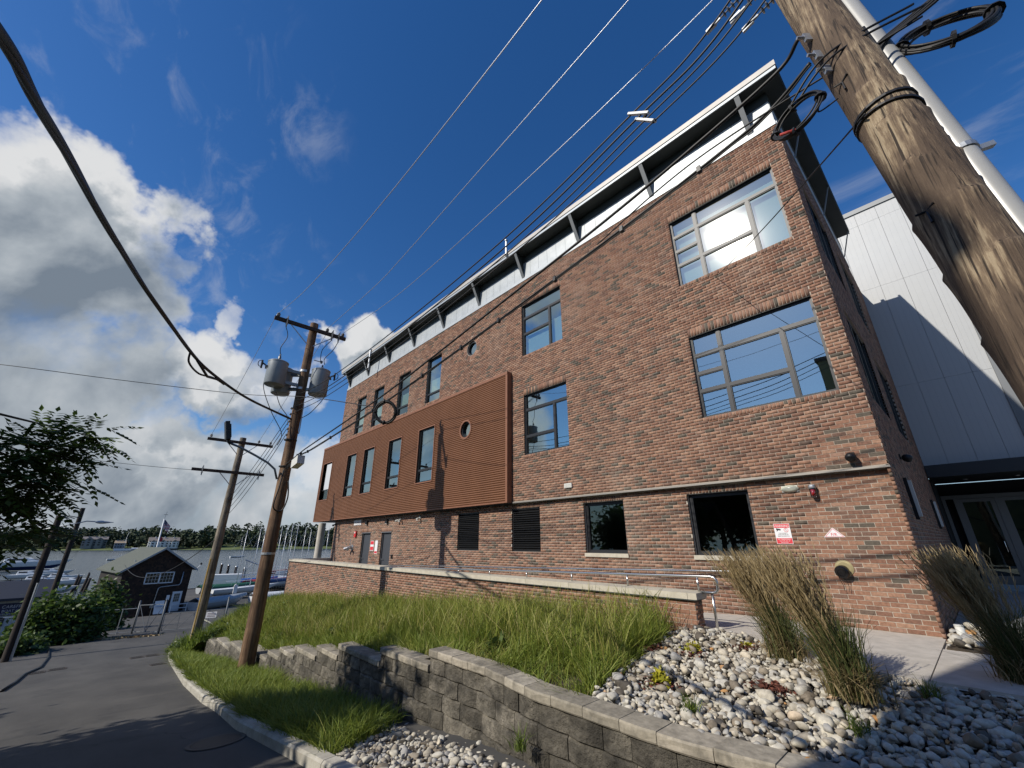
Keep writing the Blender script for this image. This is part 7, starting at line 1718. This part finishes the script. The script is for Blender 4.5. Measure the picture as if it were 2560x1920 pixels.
mb = MB(); mb.loft([[T_+Vector((.035+.05*math.sin(k*1.3), .1+.12*k, -.09-.13*k)), T_+Vector((.035+.05*math.sin(k*1.3+.3), .1+.11*k, -.62-.115*k))] for k in range(4)], closed=False, cap=False); mb.build('canton', mt_navyh, fl_)
mb = MB(); mb.loft([[T_+Vector((.04*math.sin(k), .1+.08*k, -2.3-.08*k)), T_+Vector((.04*math.sin(k), .1+.06*k, -3.0-.03*k))] for k in range(6)], closed=False, cap=False); mb.build('burgee', mt_redc, fp)
# pier lattice at the picture edge
pr = thing('pier', 'timber pier with railings at the picture edge', 'pier', (-125.5, -19.47, -6.5)); p = Vector((-127.12, -19.6, -6.6)); mb = MB(); mb.obox(p+Vector((0,-2,0.55)), (0,1,0), (1,0,0), (0,0,1), 6.5, 1.2, .12); mb.build('deck', M('brown_timber', (.11,.06,.035), .8), pr)
for k in range(9): mb = MB(); q0 = p+Vector((1.2,-7.5+k*1.4,-1.5)); mb.tube([q0, q0+Vector((0,0,3.2))], .06, 6); mb.build('post', mt_pole_d, pr)
for z in (-.6,0,1.4): mb = MB(); mb.tube([p+Vector((1.2,-8,z)), p+Vector((1.2,4.2,z))], .05, 6); mb.build('rail', mt_pole_d, pr)

# ------------------------------------------------------------------ far shore
SHO = [(-1000,-420),(-881,-170),(-847,-96),(-808,-48),(-737,8),(-728,67),(-677,126),(-675,207),(-648,278),(-640,420),(-600,700),(-560,1000)]
def shore_x(y):
    return float(np.interp(y, [p[1] for p in SHO], [p[0] for p in SHO]))
def land_z(x, y):
    d = shore_x(y)-x
    return -7.0+min(max(d,0)*.05, 3)+max(0,d-60)*.06+9*math.exp(-((y-230)/120)**2)*min(1,max(0,d)/120)
V = []; Q = []; ys = list(range(-420,1001,20)); ds = [0,4,20,60,120,220,400]
for y in ys:
    for d in ds: x = shore_x(y)-d; V.append((x, y, -7.6 if d == 0 else land_z(x, y)))
nd = len(ds)
for i in range(len(ys)-1):
    for j in range(nd-1): a = i*nd+j; Q.append((a,a+1,a+nd+1,a+nd))
struct(np_mesh('far_shore', V, quads=Q, mat=M('far_meadow', (.07,.10,.03), .9, c2=(.12,.15,.045), ns=.05)))
FW = [(0,(.012,.022,.010)),(.4,(.022,.038,.014)),(.75,(.036,.056,.018)),(1,(.06,.08,.025))]
mt_far = toned('far_foliage', FW, 'attr', .8, .12, .4, 0)
r2 = np.random.default_rng(500); VV = []; TT = []
for _ in range(620):
    y = r2.uniform(-240,520); d = r2.choice([28,45,70,105,150])*r2.uniform(.8,1.2)
    hsy = [(-34,-2,-26,44),(-3,14,-15,22),(30,70,-20,32)]
    if any(a < y < b_ and d < e__ for a, b_, c__, e__ in hsy): continue
    x = shore_x(y)-d; h = r2.uniform(12,25)*(.7 if d < 35 else 1); r0 = r2.uniform(5,10); base = land_z(x,y); n = 90
    q = r2.normal(size=(n,3)); q /= np.linalg.norm(q,axis=1)[:,None]; q *= r2.uniform(.7,1.05,n)[:,None]
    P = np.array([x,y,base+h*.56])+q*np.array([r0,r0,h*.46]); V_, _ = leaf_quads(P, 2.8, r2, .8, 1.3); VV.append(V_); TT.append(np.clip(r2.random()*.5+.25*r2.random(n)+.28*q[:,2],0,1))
V = np.concatenate(VV); Q = (np.arange(len(V)//4)*4)[:,None]+np.array([[0,1,2,3]])
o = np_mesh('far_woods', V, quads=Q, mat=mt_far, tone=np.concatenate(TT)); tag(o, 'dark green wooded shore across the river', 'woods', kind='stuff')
# houses across the river
def far_house(label, y0, y1, dist, z0, h, rh, wall, roof, storeys, nwin, wings=()):
    x = shore_x((y0+y1)/2)-dist; t = thing('waterfront_house', label, 'house', (x,(y0+y1)/2,z0), 'houses across the river'); mb = MB(); mb.bx(x-11,x,y0,y1,z0-3,z0+h); w_ = mb.build('wall', wall, t)
    mb = MB(); mb.extr([(x+.6,y0-.5,z0+h),(x-5.5,y0-.5,z0+h+rh),(x-11.6,y0-.5,z0+h)], (0,y1-y0+1,0)); r_f = mb.build('roof', roof, t)
    for (a, b_, hh_) in wings:
        mb = MB(); mb.bx(x,x+3,a,b_,z0-3,z0+h*hh_); mb.build('wing_wall', wall, t); m_ = (a+b_)/2; mb = MB(); mb.extr([(x+3.3,a-.3,z0+h*hh_),(x+3.3,m_,z0+h*hh_+(b_-a)*.42),(x+3.3,b_+.3,z0+h*hh_)], (-7,0,0)); mb.build('gable', roof, t)
        for s_ in range(storeys): mb = MB(); zz = z0+.9+s_*3.0; mb.bx(x+3,x+3.08,m_-1.1,m_+1.1,zz,zz+1.6); mb.build('window', mt_frame, t)
    for s_ in range(storeys):
        for k in range(nwin): yy = y0+(y1-y0)*(k+.5)/nwin; zz = z0+.9+s_*3.0; mb = MB(); mb.bx(x,x+.08,yy-.8,yy+.8,zz,zz+1.6); mb.build('window', mt_frame, t)
    for k in range(3): yy = y0+(y1-y0)*(.2+.3*k); mb = MB(); mb.bx(x-5,x-4,yy-.5,yy+.5,z0+h+rh*.6,z0+h+rh+.9); mb.build('chimney', wall, r_f)
    return t
far_house('grey shingled mansion with gables across the river', -30,-6, 24, -2.5, 8.5, 3.4, M('grey_shingle', (.20,.21,.22), .8), M('slate_roof', (.22,.20,.19), .8), 3, 7, ((-27,-20,1.0),(-17,-10,.95)))
far_house('small blue grey house with tan roof at the water edge', 1.5,12, 14, -5.0, 6.4, 3.0, M('bluegrey_siding', (.15,.19,.25), .8), M('tan_roof', (.36,.28,.19), .8), 2, 4)
far_house('long white mansion with dormers across the river', 34,66, 16, -4.2, 8.2, 4.4, M('white_siding_far', (.66,.67,.66), .8), M('brown_roof', (.26,.22,.19), .8), 3, 9, ((36,41,.9),(46,51,.95),(58,64,.9)))
t = thing('bulkhead', 'long pale bulkhead along the far shore', 'bulkhead', (-735,20,WATER_Z)); mb = MB(); mb.bx(-736,-732,2,30,-7.4,-5.2); mb.build('wall', mt_white, t); mb = MB(); mb.bx(-733,-729,28,110,-7.4,-5.4); mb.build('dark_pier', mt_pole_d, t)
boat('blue and white cruiser tied at the far bulkhead', (-727,33,-7.0), 90, 13, 4, 1.8, cover=mt_blue, group='boats at the far shore'); boat('long white covered boat tied at the far bulkhead', (-729,24,-7.0), 90, 12, 4, 2.0, cover=mt_tarpw, group='boats at the far shore')

for o in bpy.data.objects:
    if '_o' in o: del o['_o']
